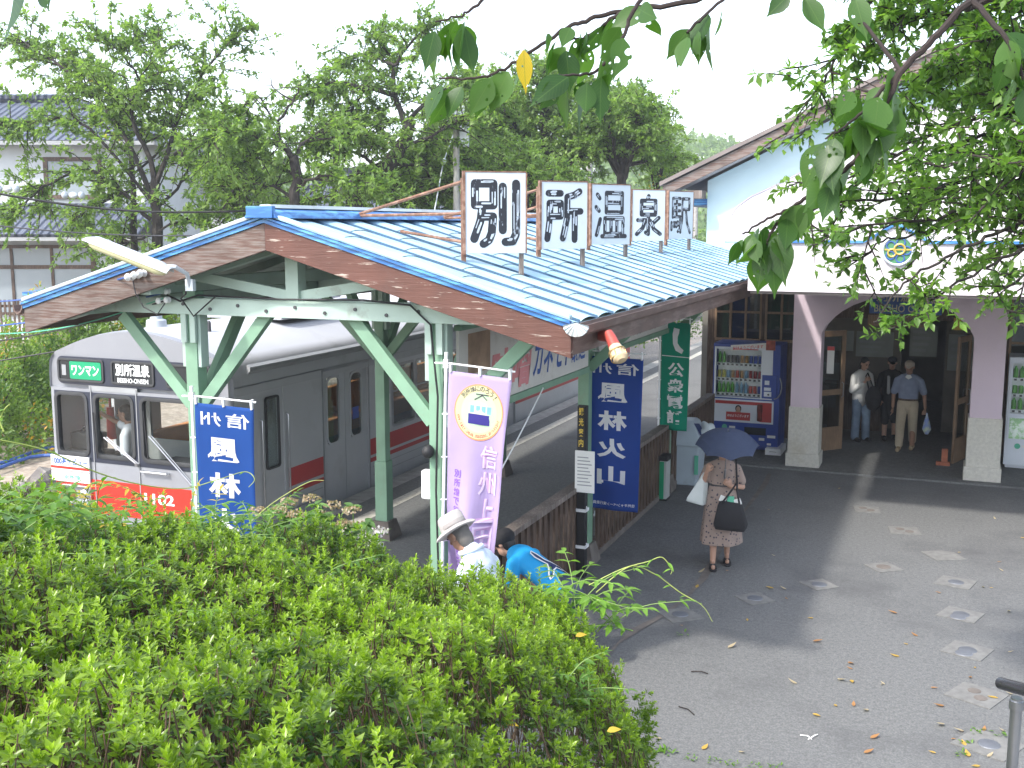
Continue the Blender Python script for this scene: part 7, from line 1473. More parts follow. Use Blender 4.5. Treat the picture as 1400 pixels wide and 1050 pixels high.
def side_points(n):       # the side of the hedge facing the path
    d = rng.uniform(2.1, 6.5, n); um = .12 * d + .02 + .07 * np.sin(3.1 * d) + .04 * np.sin(7.3 * d); s = rng.uniform(0, 1.15, n)
    u = um - .02 - .14 * s ** 2 + rng.normal(size=n) * .04; z = ztop(um, d) - .72 - s * .9
    P_ = np.stack([HR.x * u + HF.x * d, HR.y * u + HF.y * d, z], 1); n_ = np.tile(np.array([HR.x, HR.y, .45]), (n, 1)); return P_, nrm(n_), np.zeros(n), d
def rosettes(P_, N, nl, L0, tilt, rnd0, stemleaf=0):
    n = len(P_); ax = nrm(N * .8 + rvec(n) * .45 + np.array([0, 0, .35])); e1 = nrm(np.cross(ax, rvec(n))); e2 = np.cross(ax, e1)
    idx = np.repeat(np.arange(n), nl); k = np.tile(np.arange(nl), n); a = 2.4 * k + rng.uniform(0, 6.28, n)[idx] + rng.uniform(-.3, .3, len(idx))
    ring = k / nl; el = np.radians(70 - 62 * ring + rng.uniform(-10, 10, len(idx)))
    D = (e1[idx] * np.cos(a)[:, None] + e2[idx] * np.sin(a)[:, None]) * np.cos(el)[:, None] + ax[idx] * np.sin(el)[:, None]
    base = P_[idx] - ax[idx] * (ring * .03)[:, None]; L_ = L0 * (0.6 + .55 * ring) * rng.uniform(.8, 1.2, len(idx)) * (rng.uniform(.75, 1.25, n)[idx])
    V_, f, sz = kites(base, D, nrm(ax[idx] + D * -.2), L_, L_ * rng.uniform(.36, .5, len(idx)), .07, .06)
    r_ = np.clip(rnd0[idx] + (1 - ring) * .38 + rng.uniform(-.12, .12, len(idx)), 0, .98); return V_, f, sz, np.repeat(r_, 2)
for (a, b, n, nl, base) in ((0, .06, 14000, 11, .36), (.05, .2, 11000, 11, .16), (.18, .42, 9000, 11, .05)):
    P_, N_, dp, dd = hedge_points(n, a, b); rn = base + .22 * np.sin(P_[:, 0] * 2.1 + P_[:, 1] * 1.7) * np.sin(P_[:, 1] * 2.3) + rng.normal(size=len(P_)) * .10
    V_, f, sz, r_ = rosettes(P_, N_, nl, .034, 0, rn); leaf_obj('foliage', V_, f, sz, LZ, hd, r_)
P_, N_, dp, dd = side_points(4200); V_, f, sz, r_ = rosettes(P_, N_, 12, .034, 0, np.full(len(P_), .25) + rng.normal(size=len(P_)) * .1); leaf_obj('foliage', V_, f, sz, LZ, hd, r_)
# upright shoots standing proud of the hedge
P_, N_, dp, dd = hedge_points(800, -.10, -.02); hs_ = rng.uniform(.04, .15, len(P_)); ro = []
for k in range(4):
    V_, f, sz, r_ = rosettes(P_ - np.array([0, 0, 1]) * (hs_ * k / 4)[:, None], np.tile([0, 0, 1.], (len(P_), 1)), 7, .030, 0, np.full(len(P_), .55) + rng.normal(size=len(P_)) * .1); leaf_obj('shoot_leaves', V_, f, sz, LZ, hd, r_)
P_, N_, dp, dd = hedge_points(9000, 0, .1); n = len(P_); b_ = P_ + rvec(n) * .12 - np.array([0, 0, 1]) * rng.uniform(.2, .5, n)[:, None]; o_ = nrm(np.cross(P_ - b_, rvec(n))) * .0022; o2 = nrm(np.cross(P_ - b_, o_)) * .0022
vs = np.stack([P_ + o_, P_ - o_, P_ + o2, b_ + o_ * 1.6, b_ - o_ * 1.6, b_ + o2 * 1.6], 1).reshape(-1, 3); q = np.array([0, 1, 4, 3, 1, 2, 5, 4, 2, 0, 3, 5]); f = (np.arange(n)[:, None] * 6 + q).reshape(-1)
me = np_mesh('branches', vs - np.array(org(hd)), f, np.full(3 * n, 4), M('azalea_twig', (.10, .065, .04), .9, var=.3)); link(bpy.data.objects.new('branches', me), hd)

# ------------------------------------------------------------------ larger leaves: shaped leaf blades
def blades(Pt, D, N, L, W, seg=5, curl=.25, fold=.18, shape=None):
    """curved, folded blades; returns V, faces, sizes, uv"""
    n = len(Pt); D = nrm(D); S = nrm(np.cross(D, N)); Q = np.cross(S, D)
    ts = np.linspace(0, 1, seg + 1); prof = shape if shape is not None else np.sin(PI * ts ** .8) ** .9 * (1 - .35 * ts); prof = prof.copy(); prof[-1] = 0.02; prof[0] = .05
    vs = []; uv = []
    for t, w_ in zip(ts, prof):
        c = Pt + D * (L * (t - .12 * curl * t ** 3))[:, None] - Q * (L * curl * t * t)[:, None]
        for s in (-1, 0, 1): vs.append(c + S * (s * W * w_ * .5)[:, None] + Q * (abs(s) * W * w_ * fold)[:, None]); uv.append(np.tile([t, s * w_], (n, 1)))
    k = len(vs); Vv = np.stack(vs, 1).reshape(-1, 3); U = np.stack(uv, 1).reshape(-1, 2)
    q = []
    for i in range(seg):
        for j in range(2): a = i * 3 + j; q += [a, a + 1, a + 4, a + 3]
    f = (np.arange(n)[:, None] * k + np.array(q)).reshape(-1); return Vv, f, np.full(n * seg * 2, 4), U
def blade_obj(name, Pt, D, N, L, W, mat, parent, rnd, **kw):
    V_, f, sz, U = blades(np.asarray(Pt), np.asarray(D), np.asarray(N), np.asarray(L), np.asarray(W), **kw); o0 = np.array(org(parent)); per = len(sz) // len(Pt)
    me = np_mesh(name, V_ - o0, f, sz, mat, {'rnd': np.repeat(rnd, per)}, U, smooth=True); o = bpy.data.objects.new(name, me); link(o, parent); return o
LW = leaf_mat('leaf_vine', (.05, .13, .015), (.17, .32, .04), .4, rough=.35, veins=True)
LH = leaf_mat('leaf_hydrangea', (.06, .13, .03), (.15, .26, .07), .35, rough=.45, veins=True)
def compound(root, stem, n_pairs, L, mat, tone, wd=.42, t0=.2, droop=.3):
    """pinnate leaf along a curved stem"""
    ln = smooth_line(stem, 8); k = len(ln); Pt, D, N, Ls = [], [], [], []
    for i in range(n_pairs):
        f_ = t0 + (1 - t0) * i / max(1, n_pairs - 1); j = min(k - 2, int(f_ * (k - 1))); p = ln[j]; tg = (ln[j + 1] - ln[j]).normalized(); up = Vector((0, 0, 1)); sd = tg.cross(up)
        if sd.length < .05: sd = Vector((1, 0, 0))
        sd.normalize()
        for s in (-1, 1):
            d_ = (sd * s + tg * .7 + Vector(rng.normal(size=3)) * .15 - up * droop * .5).normalized(); Pt.append(tuple(p)); D.append(tuple(d_)); nv = (up + Vector(rng.normal(size=3)) * .25 - d_ * .1); N.append(tuple(nv)); Ls.append(L * (.75 + .4 * math.sin(PI * (.15 + .8 * f_))) * random.uniform(.85, 1.15))
    Pt.append(tuple(ln[-1])); D.append(tuple((ln[-1] - ln[-2]).normalized())); N.append((0, 0, 1)); Ls.append(L)
    return Pt, D, N, Ls, ln
def vine_patch(label, name, cat, region, n, L, mat, stems_h=.35, pairs=6, seed=0, d0=3.0, tone=(.2, .95), up=.5, wd=.42, group=None):
    """region: list of (px, py, depth) root points on the hedge"""
    c = at(*region[0]); t = thing(name, label, cat, c, group); A = [[], [], [], []]; m = MB()
    for _ in range(n):
        x, y, d = random.choice(region); x += random.uniform(-28, 28); y += random.uniform(-22, 22); p = at(x, y, d); p += Vector(rng.normal(size=3) * .03)
        dr = Vector(rng.normal(size=3)); dr.z = abs(dr.z) * .6 + up; dr.normalize(); l_ = stems_h * random.uniform(.6, 1.3); st_ = [p - dr * l_ * .3, p + dr * l_ * .35, p + dr * l_ * .7 + Vector((dr.x, dr.y, -.25)) * l_ * .4]
        r_ = compound(t, st_, pairs, L, mat, tone, droop=.4)
        for a, b in zip(A, r_[:4]): a += b
        m.tube(r_[4], [.004 - .0025 * i / len(r_[4]) for i in range(len(r_[4]))], 4)
    m.build('stems', mt['stem'], t); rn = rng.uniform(tone[0], tone[1], len(A[0])); blade_obj('leaves', A[0], A[1], A[2], A[3], np.array(A[3]) * wd, mat, t, rn); return t
vine_patch('bright wisteria sprays spreading over the hedge before the train nose', 'wisteria_vine', 'vine', [(10, 722, 5.0), (70, 735, 5.2), (130, 738, 5.4), (200, 742, 5.6), (270, 748, 5.8), (330, 752, 5.9)], 62, .075, LW, .3, 5)
vine_patch('broad leaved vine covering the left side of the hedge', 'wisteria_vine', 'vine', [(30, 730, 4.8), (90, 760, 4.9), (150, 770, 5.1), (210, 765, 5.3), (60, 800, 4.6), (140, 820, 4.7)], 70, .085, LW, .3, 4, tone=(.05, .7))
vine_patch('dark arching wisteria frond in the middle of the hedge', 'wisteria_vine', 'vine', [(330, 745, 5.6), (365, 770, 5.5), (300, 760, 5.5), (390, 800, 5.3)], 26, .06, LW, .42, 9, tone=(0, .4), wd=.34)
vine_patch('pale yellow green vine sprays lit near the left bottom of the hedge', 'wisteria_vine', 'vine', [(130, 880, 3.6), (170, 850, 3.8), (90, 920, 3.4)], 13, .065, LW, .3, 5, tone=(.75, 1.0))
vine_patch('small vine clump on the hedge right of its middle', 'wisteria_vine', 'vine', [(770, 940, 4.6), (800, 960, 4.6), (740, 930, 4.7)], 12, .045, LW, .18, 5, tone=(.1, .5))
vine_patch('bright green vine with palmate sprays at the right end of the hedge crest', 'wisteria_vine', 'vine', [(790, 810, 6.0), (815, 830, 6.0), (775, 835, 6.0), (835, 850, 5.9)], 20, .085, LW, .3, 4, tone=(.6, 1.0), up=.3)
vine_patch('reddish tipped shoots poking up before the red band of the train', 'young_shoots', 'plant', [(150, 712, 5.7), (200, 712, 5.8), (170, 716, 5.7), (265, 716, 5.9)], 8, .05, leaf_mat('leaf_young', (.3, .3, .04), (.5, .34, .05), .4), .3, 5, up=2.2)
# hydrangea with faded flower heads
t = thing('hydrangea', 'hydrangea bush with faded brownish flower heads behind the hedge', 'shrub', at(430, 740, 7.2)); A = [[], [], []]; m = MB(); fl = []
for k in range(150):
    x = random.gauss(430, 48); y = random.gauss(742, 24) + abs(x - 430) * .25; d = random.uniform(6.6, 7.3); p = at(x, y, d)
    for j in range(7):
        a = random.uniform(0, 6.28); A[0].append(tuple(p)); A[1].append((math.cos(a), math.sin(a), random.uniform(-.2, .5))); A[2].append((0, 0, 1))
    m.tube([p + V((0, 0, -.45)), p], .005, 4)
n = len(A[0]); blade_obj('leaves', A[0], A[1], A[2] + rng.normal(size=(n, 3)) * .2, rng.uniform(.06, .11, n), rng.uniform(.04, .065, n), LH, t, rng.uniform(0, 1, n)); m.build('stems', mt['stem'], t)
FL = leaf_mat('hydrangea_flower', (.26, .17, .10), (.42, .36, .28), .3); pale = leaf_mat('hydrangea_pale', (.35, .33, .42), (.55, .5, .55), .3)
for k, (x, y) in enumerate([(395, 688), (425, 683), (455, 692), (480, 700), (440, 706), (470, 718), (405, 705), (500, 735), (512, 745), (520, 728), (380, 700), (490, 720), (415, 728), (352, 700), (505, 762)]):
    c = np.array(at(x, y, 6.7 + .4 * random.random())); nf = 90; u_ = rvec(nf); u_[:, 2] = np.abs(u_[:, 2]) * .5; p = c + u_ * .055; L_ = rng.uniform(.012, .022, nf)
    V_, f, sz = kites(p, rvec(nf), nrm(u_ + rvec(nf) * .3), L_, L_ * .9); leaf_obj('flower_head', V_, f, sz, pale if k in (7, 8, 9, 14) else FL, t, np.repeat(rng.uniform(0, 1, nf), 2))
# tendrils
def tendril(label, pts, leaves=6, L=.05, r=.004):
    ln = smooth_line([at(*p) for p in pts], 8); t = thing('vine_tendril', label, 'vine', ln[0], 'loose vine tendrils'); m = MB(); k = len(ln); m.tube(ln, [r * (1 - .6 * i / k) for i in range(k)], 5); m.build('stem', M('tendril', (.3, .36, .08), .6) if 'tendril' not in bpy.data.materials else bpy.data.materials['tendril'], t, smooth=True)
    if leaves:
        P_, D_, N_ = [], [], []
        for i in range(leaves): j = int(k * (.15 + .75 * i / leaves)); d_ = Vector(rng.normal(size=3)); d_.z = -.2; P_.append(tuple(ln[j])); D_.append(tuple(d_)); N_.append((0, 0, 1))
        blade_obj('leaves', P_, D_, np.array(N_) + rng.normal(size=(leaves, 3)) * .3, rng.uniform(.6, 1.1, leaves) * L, rng.uniform(.25, .4, leaves) * L, LW, t, rng.uniform(.6, 1, leaves))
tendril('long thin tendril stretched across the train nose to the blue banner', [(-20, 598, 4.6), (60, 615, 4.8), (130, 645, 5.0), (190, 662, 5.2), (250, 668, 5.4), (300, 655, 5.5), (335, 645, 5.6), (348, 655, 5.6), (340, 666, 5.6)], 5, .045)
tendril('arched tendril reaching out over the path from the hedge crest', [(805, 800, 6), (850, 778, 6), (885, 768, 6), (905, 762, 6.0), (918, 778, 6.0), (917, 785, 6.0)], 7, .07)
tendril('drooping tendril hanging over the path from the hedge crest', [(815, 810, 6), (860, 775, 6), (895, 785, 6.1), (930, 810, 6.1), (960, 828, 6.1), (974, 850, 6.1)], 6, .05)
tendril('short curled shoot at the left edge in front of the dirt yard', [(5, 590, 4.5), (0, 575, 4.5), (6, 560, 4.5), (14, 552, 4.5)], 3, .04)
tendril('brown curved shoot leaning over the hydrangea', [(320, 735, 6.5), (370, 690, 6.5), (420, 660, 6.5), (443, 657, 6.5)], 0, .05)
tendril('slim shoot beside the boy at the hedge edge', [(668, 800, 6.3), (678, 785, 6.3), (688, 772, 6.3)], 5, .05)
tendril('yellow green tendril winding up at the left bottom of the hedge', [(10, 975, 3.2), (40, 945, 3.3), (75, 905, 3.4), (110, 880, 3.5), (150, 862, 3.6)], 8, .06)
t = thing('grass_blade', 'single pale grass blade jutting in at the left edge of the hedge', 'grass', at(-30, 985, 3.0)); blade_obj('blade', [tuple(at(-40, 985, 3.0))], [tuple((at(38, 918, 3.1) - at(-40, 985, 3.0)).normalized())], [(0, 0, 1)], [.17], [.012], LH, t, np.array([.9]))
# yellow dead leaves lying on the hedge
for k, (x, y, d) in enumerate([(690, 988, 3.9), (768, 918, 4.8), (787, 870, 5.4), (694, 850, 5.6), (655, 835, 5.7), (830, 1000, 4.3), (600, 940, 4.4)]):
    p = at(x, y, d - .06); t = thing('dead_leaf', 'fallen yellow leaf lying on top of the azalea hedge', 'leaf', p, 'yellow leaves on the hedge'); blade_obj('blade', [tuple(p)], [(random.uniform(-1, 1), random.uniform(-1, 1), .2)], [(.2, -.6, 1)], [.06], [.032], leaf_mat('leaf_yellow', (.5, .28, .03), (.62, .45, .06), .4) if 'leaf_yellow' not in bpy.data.materials else bpy.data.materials['leaf_yellow'], t, np.array([random.random()]))

# ------------------------------------------------------------------ cherry branches over the viewer
LN = leaf_mat('leaf_near', (.022, .065, .014), (.07, .15, .03), .42, rough=.38, holes=True, veins=True)
LY = leaf_mat('leaf_near_yellow', (.5, .33, .02), (.6, .42, .04), .5, holes=True, veins=True)
cherry_shape = np.array([.06, .62, .9, 1.0, .93, .74, .42, .14, .03])
nb = thing('near_cherry', 'cherry tree overhead with large insect eaten leaves hanging into the top of the view', 'tree', (2.3, 1.3, 1.7))
m = MB(); m.tube([(2.3, 1.3, 1.6), (2.25, 1.35, 3.0), (2.0, 1.5, 4.4), (1.6, 1.7, 5.2)], [.16, .14, .11, .07], 10); m.build('trunk', mt['bark'], nb, smooth=True)
NL = [[], [], [], [], []]
def near_branch(pts, r0, r1, nleaf, L=.095, t0=.15, hang=1.0, tone=(0, 1), clus=1):
    ln = smooth_line(pts, 8, .0014); k = len(ln); m = MB(); m.tube(ln, [r0 + (r1 - r0) * i / (k - 1) for i in range(k)], 7); m.build('branch', mt['twig'], nb, smooth=True)
    for i in range(nleaf):
        f_ = t0 + (1 - t0) * (i + random.random() * .7) / nleaf; j = min(k - 2, int(f_ * (k - 1))); p = ln[j].lerp(ln[j + 1], random.random()); tg = (ln[j + 1] - ln[j]).normalized()
        for c in range(clus):
            s = 1 if (i + c) % 2 else -1; sd = tg.cross(Vector((0, 0, 1))).normalized() * s
            d_ = (sd * random.uniform(.2, .8) + tg * random.uniform(.1, .6) + Vector((0, 0, -1)) * hang * random.uniform(.5, 1.3) + Vector(rng.normal(size=3)) * .25).normalized()
            pe = p + d_ * .018; q = p + (d_ + Vector((0, 0, .3))).normalized() * .022
            NL[0].append(tuple(q)); NL[1].append(tuple(d_)); nv = Vector((0, -1, .5)) * .6 + Vector(rng.normal(size=3)) * .7; NL[2].append(tuple(nv)); NL[3].append(L * random.uniform(.65, 1.2)); NL[4].append(random.uniform(*tone))
T0 = V((1.6, 1.7, 5.2)); T1 = V((2.0, 1.5, 4.4))
j1 = at(1060, -60, 2.0); near_branch([T0, V((.9, 1.9, 5.2)), j1], .03, .008, 0)
near_branch([j1, at(950, 0, 2.05), at(862, 12, 2.1), at(800, 28, 2.1), at(764, 45, 2.1), at(700, 88, 2.1), at(655, 106, 2.12), at(600, 107, 2.15)], .006, .002, 17, .088, .2)
near_branch([j1, at(920, -30, 2.0), at(872, 5, 2.0), at(852, 50, 2.0), at(822, 92, 2.0), at(795, 102, 2.0), at(765, 103, 2.0)], .005, .002, 13, .085, .35)
near_branch([at(862, 12, 2.1), at(835, 28, 2.1), at(800, 50, 2.15), at(770, 55, 2.1)], .005, .002, 7, .085, .3)
near_branch([j1, at(800, -70, 1.95), at(690, -25, 1.95), at(655, 5, 1.95), at(632, 20, 1.95), at(595, 30, 1.95)], .005, .0015, 8, .09, .72, clus=1, hang=1.4)
near_branch([j1, at(1010, -20, 2.3), at(965, 20, 2.3), at(940, 45, 2.3)], .004, .003, 8, .10, .45, hang=1.3)
near_branch([j1, at(1085, -35, 2.4), at(1092, -8, 2.4)], .006, .003, 3, .08, .8, hang=1.3)
near_branch([at(800, -70, 1.95), at(300, -160, 1.5), at(60, -90, 1.15), at(20, -30, 1.15), at(10, -4, 1.15)], .012, .003, 0, .115, .93, hang=1.3, tone=(.0, .5))
near_branch([T0, at(1330, -80, 2.3), at(1300, -20, 2.3)], .02, .007, 0)
near_branch([T0, at(1420, -40, 2.6), at(1330, 0, 2.6), at(1270, 60, 2.6), at(1232, 98, 2.6), at(1200, 165, 2.6), at(1172, 215, 2.6), at(1120, 258, 2.65), at(1080, 285, 2.7), at(1055, 318, 2.7), at(1046, 335, 2.7)], .011, .003, 24, .115, .42, tone=(.1, 1))
near_branch([at(1235, 95, 2.6), at(1200, 130, 2.6), at(1165, 165, 2.6), at(1128, 190, 2.6)], .006, .002, 11, .115, .3, hang=1.3)
near_branch([at(1230, 105, 2.6), at(1195, 125, 2.65), at(1170, 120, 2.7)], .006, .002, 5, .1, .2)
near_branch([at(1080, 285, 2.7), at(1040, 305, 2.7), at(1015, 320, 2.7)], .004, .002, 7, .10, .3, hang=1.3)
near_branch([at(1330, 0, 2.6), at(1380, 60, 2.5), at(1400, 110, 2.5)], .008, .003, 8, .11, .3)
near_branch([at(1232, 98, 2.6), at(1175, 20, 2.7), at(1160, -30, 2.7)], .006, .002, 3, .1, .1)
for (x, y, dx, dy, L_, dd, tn) in [(22, -30, -8, 115, .1, 1.2, .15), (48, -52, 30, 70, .085, 1.2, .2), (-14, -30, 10, 90, .07, 1.25, .3)]:
    p = at(x, y, dd); q = at(x + dx, y + dy, dd - .03); NL[0].append(tuple(p)); NL[1].append(tuple((q - p).normalized())); NL[2].append((.6, .9, -.5)); NL[3].append(L_); NL[4].append(tn)
n = len(NL[0]); blade_obj('leaves', NL[0], NL[1], NL[2], NL[3], np.array(NL[3]) * rng.uniform(.5, .62, n), LN, nb, np.array(NL[4]), seg=8, curl=.12, fold=.10, shape=cherry_shape)
p = at(716, 68, 2.08); blade_obj('yellow_leaf', [tuple(p)], [(.05, 0, -1)], [(.3, -1, .2)], [.085], [.032], LY, nb, np.array([.5]), seg=8, curl=.1, fold=.12, shape=cherry_shape)
# the mid distance tree on the right
LR = leaf_mat('leaf_right', (.045, .11, .022), (.18, .30, .06), .48, rough=.4)
b = V((4.6, 7.6, 0)); t = thing('shade_tree', 'shady tree whose leafy boughs hang in from the right before the station', 'tree', b)
tk = V((4.4, 7.5, 4.2)); F1 = lambda pts, d, dz=0: px(pts, d, dz)
L = [([b, V((4.55, 7.55, 2.2)), tk], .22, .16, 0), ([tk, V((4.0, 7.4, 5.4)), V((3.2, 7.2, 6.2))], .14, .07, 0)]
def bough(pts, d, dz=0, r=.035, lf=1.0): L.append(([tk if pts[0][1] > 180 else V((4.0, 7.4, 5.4))] + F1(pts, d, dz), r * .6, .005, lf))
bough([(1420, 40), (1300, 20), (1200, 35), (1150, 70), (1115, 125)], 7.5, -.5, .05, 1.2); bough([(1430, 90), (1340, 75), (1250, 120), (1180, 170)], 8, -.8, .05, .8); bough([(1440, 10), (1350, -30), (1230, -20), (1180, 10)], 7, 0, .05, 1.2)
bough([(1440, 150), (1380, 140), (1300, 175), (1220, 215)], 7.4, 0, .04, .8); bough([(1440, 200), (1390, 210), (1330, 240), (1240, 270), (1150, 280), (1085, 292)], 8, -.5, .04, .7); bough([(1450, 250), (1400, 255), (1340, 275), (1270, 300), (1180, 310), (1110, 335)], 7.6, -.3, .035, .5)
bough([(1450, 280), (1410, 300), (1360, 320), (1310, 345), (1260, 370), (1222, 405), (1195, 440)], 7.4, -.3, .03, .32); bough([(1450, 300), (1415, 330), (1380, 350), (1330, 375), (1290, 400), (1268, 415), (1258, 435)], 7.2, -.2, .025, .26)
bough([(1450, 230), (1400, 225), (1350, 210), (1290, 230)], 6.6, 0, .035, .8); bough([(1440, 120), (1390, 60), (1330, 50)], 6.8, 0, .04, 1.3); bough([(1450, 330), (1420, 350), (1390, 385), (1350, 400)], 7.2, 0, .025, .35); bough([(1440, 70), (1400, 110), (1320, 130), (1270, 110)], 8.4, 0, .04, 1.3); bough([(1440, 180), (1360, 185), (1290, 200), (1190, 235), (1130, 255)], 8.6, -.5, .04, .45); bough([(1450, 260), (1380, 260), (1310, 300), (1260, 320), (1205, 330), (1170, 365)], 8, 0, .03, .4)
grow(t, L, LR, per_m=11, tw=.5, leaf=.075, nleaf=13, droop=.2, t0=.42, sub=2, lw=.5, flat=.4)

# ------------------------------------------------------------------ small things on the paving
def onground(x, y, z=0): p = at(x, y, 5); return EYE + (p - EYE) * ((z - H) / (p.z - H))
PL = [(1185, 697, 8, .40, 1), (1237, 726, 12, .42, 1), (1290, 760, 30, .44, 0), (1307, 797, -14, .42, 2), (1314, 841, -18, .42, 2), (1323, 890, -20, .42, 2), (1336, 951, -24, .44, 1), (1352, 1019, -27, .46, 2), (1208, 776, 40, .36, 3), (1120, 800, 42, .36, 2), (1032, 819, 45, .36, 2), (930, 841, 45, .4, 2)]
LB = ['farthest of the row, nearest the porch', 'second from the porch', 'third from the porch, cracked at a corner', 'fourth from the porch', 'fifth from the porch, with two discs', 'sixth from the porch', 'second nearest the viewer, with two brown holes', 'nearest the viewer beside the handrail', 'of the slanting row nearest the main row', 'second of the slanting row', 'third of the slanting row, in the canopy shadow', 'last of the slanting row, beside the hedge']
mt['disc_grey'] = M('disc_grey', (.16, .17, .19), .55, metal=.3, var=.2)
plc = M('plate_concrete', (.18, .178, .17), .9, var=.2, scale=30, dirt=(.14, .135, .125), dscale=6, bump=.3, bscale=90)
for k, ((x, y, an, s, typ), lb) in enumerate(zip(PL, LB)):
    s *= .88
    p = onground(x, y); t = thing('paving_plate', 'square concrete plate set in the asphalt, ' + lb, 'plate', p, 'concrete plates set in the forecourt', local=True); t.rotation_euler = (0, 0, R(an))
    m = MB(); m.prism([(-s / 2 + random.uniform(-.02, .02), -s / 2), (s / 2, -s / 2 + random.uniform(-.02, .02)), (s / 2, s / 2 - (.1 if k == 2 else 0)), (s / 2 - (.12 if k == 2 else 0.01), s / 2), (-s / 2, s / 2)], .001, .009, lambda u, v, w_: V((u, v, w_))); m.build('slab', plc, t)
    if typ in (1,): 
        for q in ((-.05, .06), (.05, -.05)): m = MB(); m.cyl((q[0], q[1], .009), (q[0], q[1], .013), .055, n=16); m.build('rusty_hole', mt['concrete_dark'], t)
    elif typ in (2, 3):
        m = MB(); m.lathe((0, 0, .009), [(.085, 0), (.08, .006), (.0, .010)], 20); m.build('metal_disc', mt['disc_grey'] if typ == 2 else mt['concrete_dark'], t)
        if k in (4, 5): m = MB(); m.lathe((.0, -.1, .009), [(.08, 0), (.075, .006), (.0, .010)], 20); m.build('metal_disc', mt['disc_grey'], t)
FLm = [leaf_mat('fallen_yellow', (.45, .27, .05), (.55, .38, .09), .2), leaf_mat('fallen_brown', (.30, .14, .05), (.42, .22, .09), .2), leaf_mat('fallen_pale', (.36, .28, .18), (.45, .38, .26), .2)]
spots = [(1003, 1010 - 160 + 200 - 160, 0)] and [(960, 1025), (996, 780), (955, 783), (952, 804), (1077, 819), (1075, 806), (1112, 845), (1111, 877), (1145, 928), (1164, 930), (1166, 915), (1210, 936), (1141, 963), (1167, 966), (1187, 970), (1111, 976), (1291, 965), (1291, 990), (1242, 881), (1227, 839), (1345, 802), (1358, 804), (1363, 768), (1372, 781), (1309, 755), (1287, 811), (1378, 891), (1333, 912), (1328, 925), (1318, 1000), (1320, 1020), (1345, 1000), (1385, 949), (1365, 955), (1318, 1000), (1350, 1035), (1340, 1047), (1181, 1030), (1010, 1027), (1022, 849), (934, 855), (995, 886), (1230, 898), (1272, 940), (1205, 935), (1058, 805), (1160, 905), (905, 1010), (890, 1030), (1053, 697), (1060, 760), (1146, 668), (1390, 650), (1361, 710), (1395, 735), (1190, 1010), (1090, 935), (1280, 1030), (1255, 870), (1380, 835), (1325, 1035), (1300, 1010), (1375, 1000)]
proto = None
for k, (x, y) in enumerate(spots):
    p = onground(x, y, .006)
    if proto is None or k < 6:
        L_ = .075; V_, f, sz, U = blades(np.zeros((1, 3)), np.array([[1., 0, 0]]), np.array([[0, 0, 1.]]), np.array([L_]), np.array([L_ * .5]), seg=5, curl=-.12 * (1 + k % 3), fold=.12 * (k % 2))
        o = bpy.data.objects.new('fallen_leaf', np_mesh('fallen_leaf', V_ + np.array([0, 0, .004]), f, sz, FLm[k % 3], {'rnd': np.full(len(sz), .5)}, U)); protos = [o] if proto is None else protos + [o]; proto = o
    else: o = protos[k % len(protos)].copy()
    COL.objects.link(o); o.location = p; o.rotation_euler = (0, 0, random.uniform(0, 6.28)); s = random.uniform(.55, 1.35); o.scale = (s, s, s); tag(o, 'dry fallen leaf lying flat on the grey asphalt forecourt', 'leaf', 'fallen leaves on the forecourt')
for k, (a, b_) in enumerate([((928, 966), (949, 977)), ((1094, 1005), (1110, 1011)), ((1105, 1011), (1118, 1004)), ((945, 918), (968, 921))]):
    m = MB(); pa, pb = onground(*a, .01), onground(*b_, .01); m.tube([pa, pa.lerp(pb, .5) + V((.01, .01, .01)), pb], .005, 5); tag(m.build('dry_twig', mt['paper'] if k in (1, 2) else mt['twig']), ['dark twig lying on the asphalt beside the hedge end', 'pale straw on the asphalt, left half of the small V', 'pale straw on the asphalt, right half of the small V', 'thin dark twig on the sunny asphalt left of the plates'][k], 'twig')
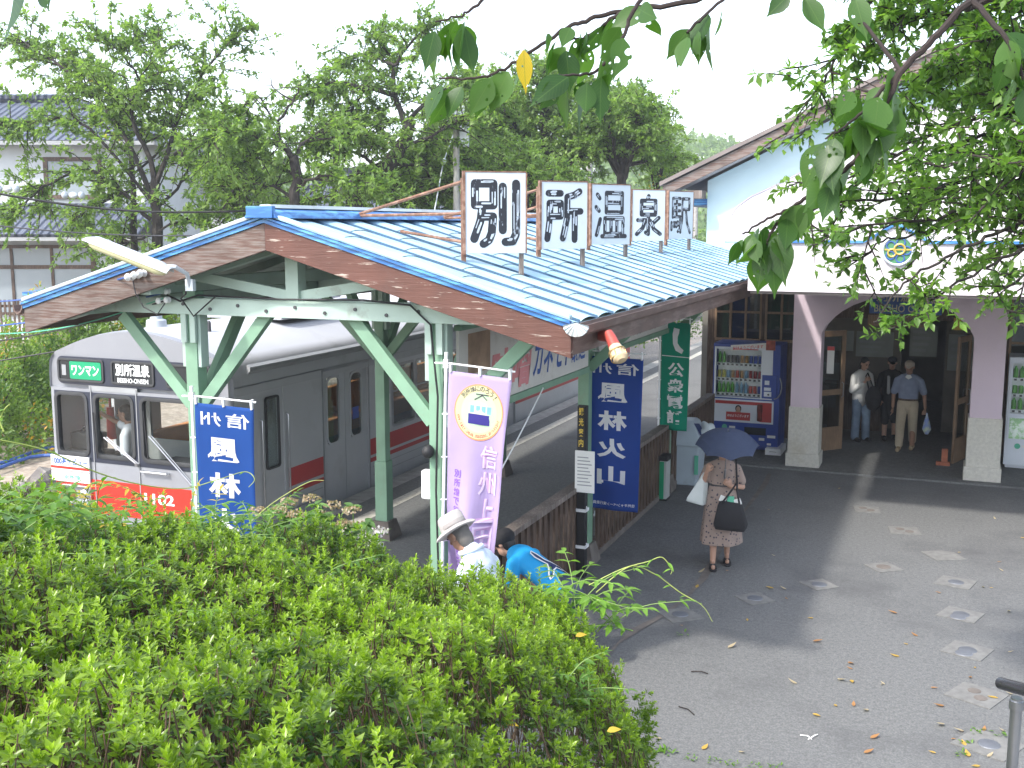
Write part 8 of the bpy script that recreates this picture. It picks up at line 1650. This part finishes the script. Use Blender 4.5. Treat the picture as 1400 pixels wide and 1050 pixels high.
def weed(label, pts, n, L):
    p0 = onground(*pts[0]); t = thing('weed', label, 'weed', p0, 'weeds at the paving edge'); A = [[], []]
    for x, y in pts:
        for _ in range(n): q = onground(x + random.uniform(-9, 9), y + random.uniform(-4, 4), .01); A[0].append(tuple(q)); A[1].append((random.uniform(-1, 1), random.uniform(-1, 1), random.uniform(.1, .8)))
    k = len(A[0]); blade_obj('leaves', A[0], A[1], np.tile([0, 0, 1.], (k, 1)), rng.uniform(.5, 1.2, k) * L, rng.uniform(.3, .5, k) * L, LW, t, rng.uniform(.2, .9, k))
weed('green weeds creeping along the paving seam right of the hedge foot', [(880, 1020), (895, 1027), (905, 1025), (915, 1030), (870, 1033)], 14, .05)
weed('thin line of weeds in the seam at the bottom of the path', [(945, 1035), (975, 1040), (1000, 1044), (1030, 1047), (1060, 1049)], 12, .035)
weed('weeds beside the plate nearest the handrail', [(1320, 1016), (1335, 1000), (1368, 1003), (1312, 1030)], 9, .045)
weed('tiny sprout on the asphalt left of the slanting plates', [(935, 866)], 9, .045)
t = thing('handrail', 'polished steel handrail post and tube at the lower right corner', 'handrail', at(1392, 1000, 3.7))
a = at(1368, 934, 3.72); a2 = at(1392, 941, 3.62); pp_ = at(1391, 946, 3.64)
m = MB(); m.tube([a, at(1378, 937, 3.68), at(1420, 948, 3.4), at(1600, 960, 2.6), at(1900, 960, 1.9)], .021, 14); m.build('grip', M('rail_grip', (.045, .045, .05), .25, metal=.3), t, smooth=True)
m = MB(); m.cyl(pp_ - V((0, 0, .02)), V((pp_.x, pp_.y, .55)), .019, n=14); m.cyl(pp_ - V((0, 0, .03)), pp_ - V((0, 0, .06)), .024, n=14); m.build('post', mt['steel'], t, smooth=True)

# ------------------------------------------------------------------ summer haze
m = MB(); m.b2((-330, -70, -2.4), (430, 425, 45)); hz_ = m.build('haze', None or bpy.data.materials.new('haze_air'), kind='stuff')
n = bpy.data.materials['haze_air']; n.use_nodes = True; n.node_tree.nodes.clear(); o_ = n.node_tree.nodes.new('ShaderNodeOutputMaterial'); v_ = n.node_tree.nodes.new('ShaderNodeVolumePrincipled')
v_.inputs['Color'].default_value = (.92, .95, 1, 1); v_.inputs['Density'].default_value = .0011; v_.inputs['Anisotropy'].default_value = .2
n.node_tree.links.new(v_.outputs[0], o_.inputs['Volume']); tag(hz_, 'thin summer haze', 'haze')
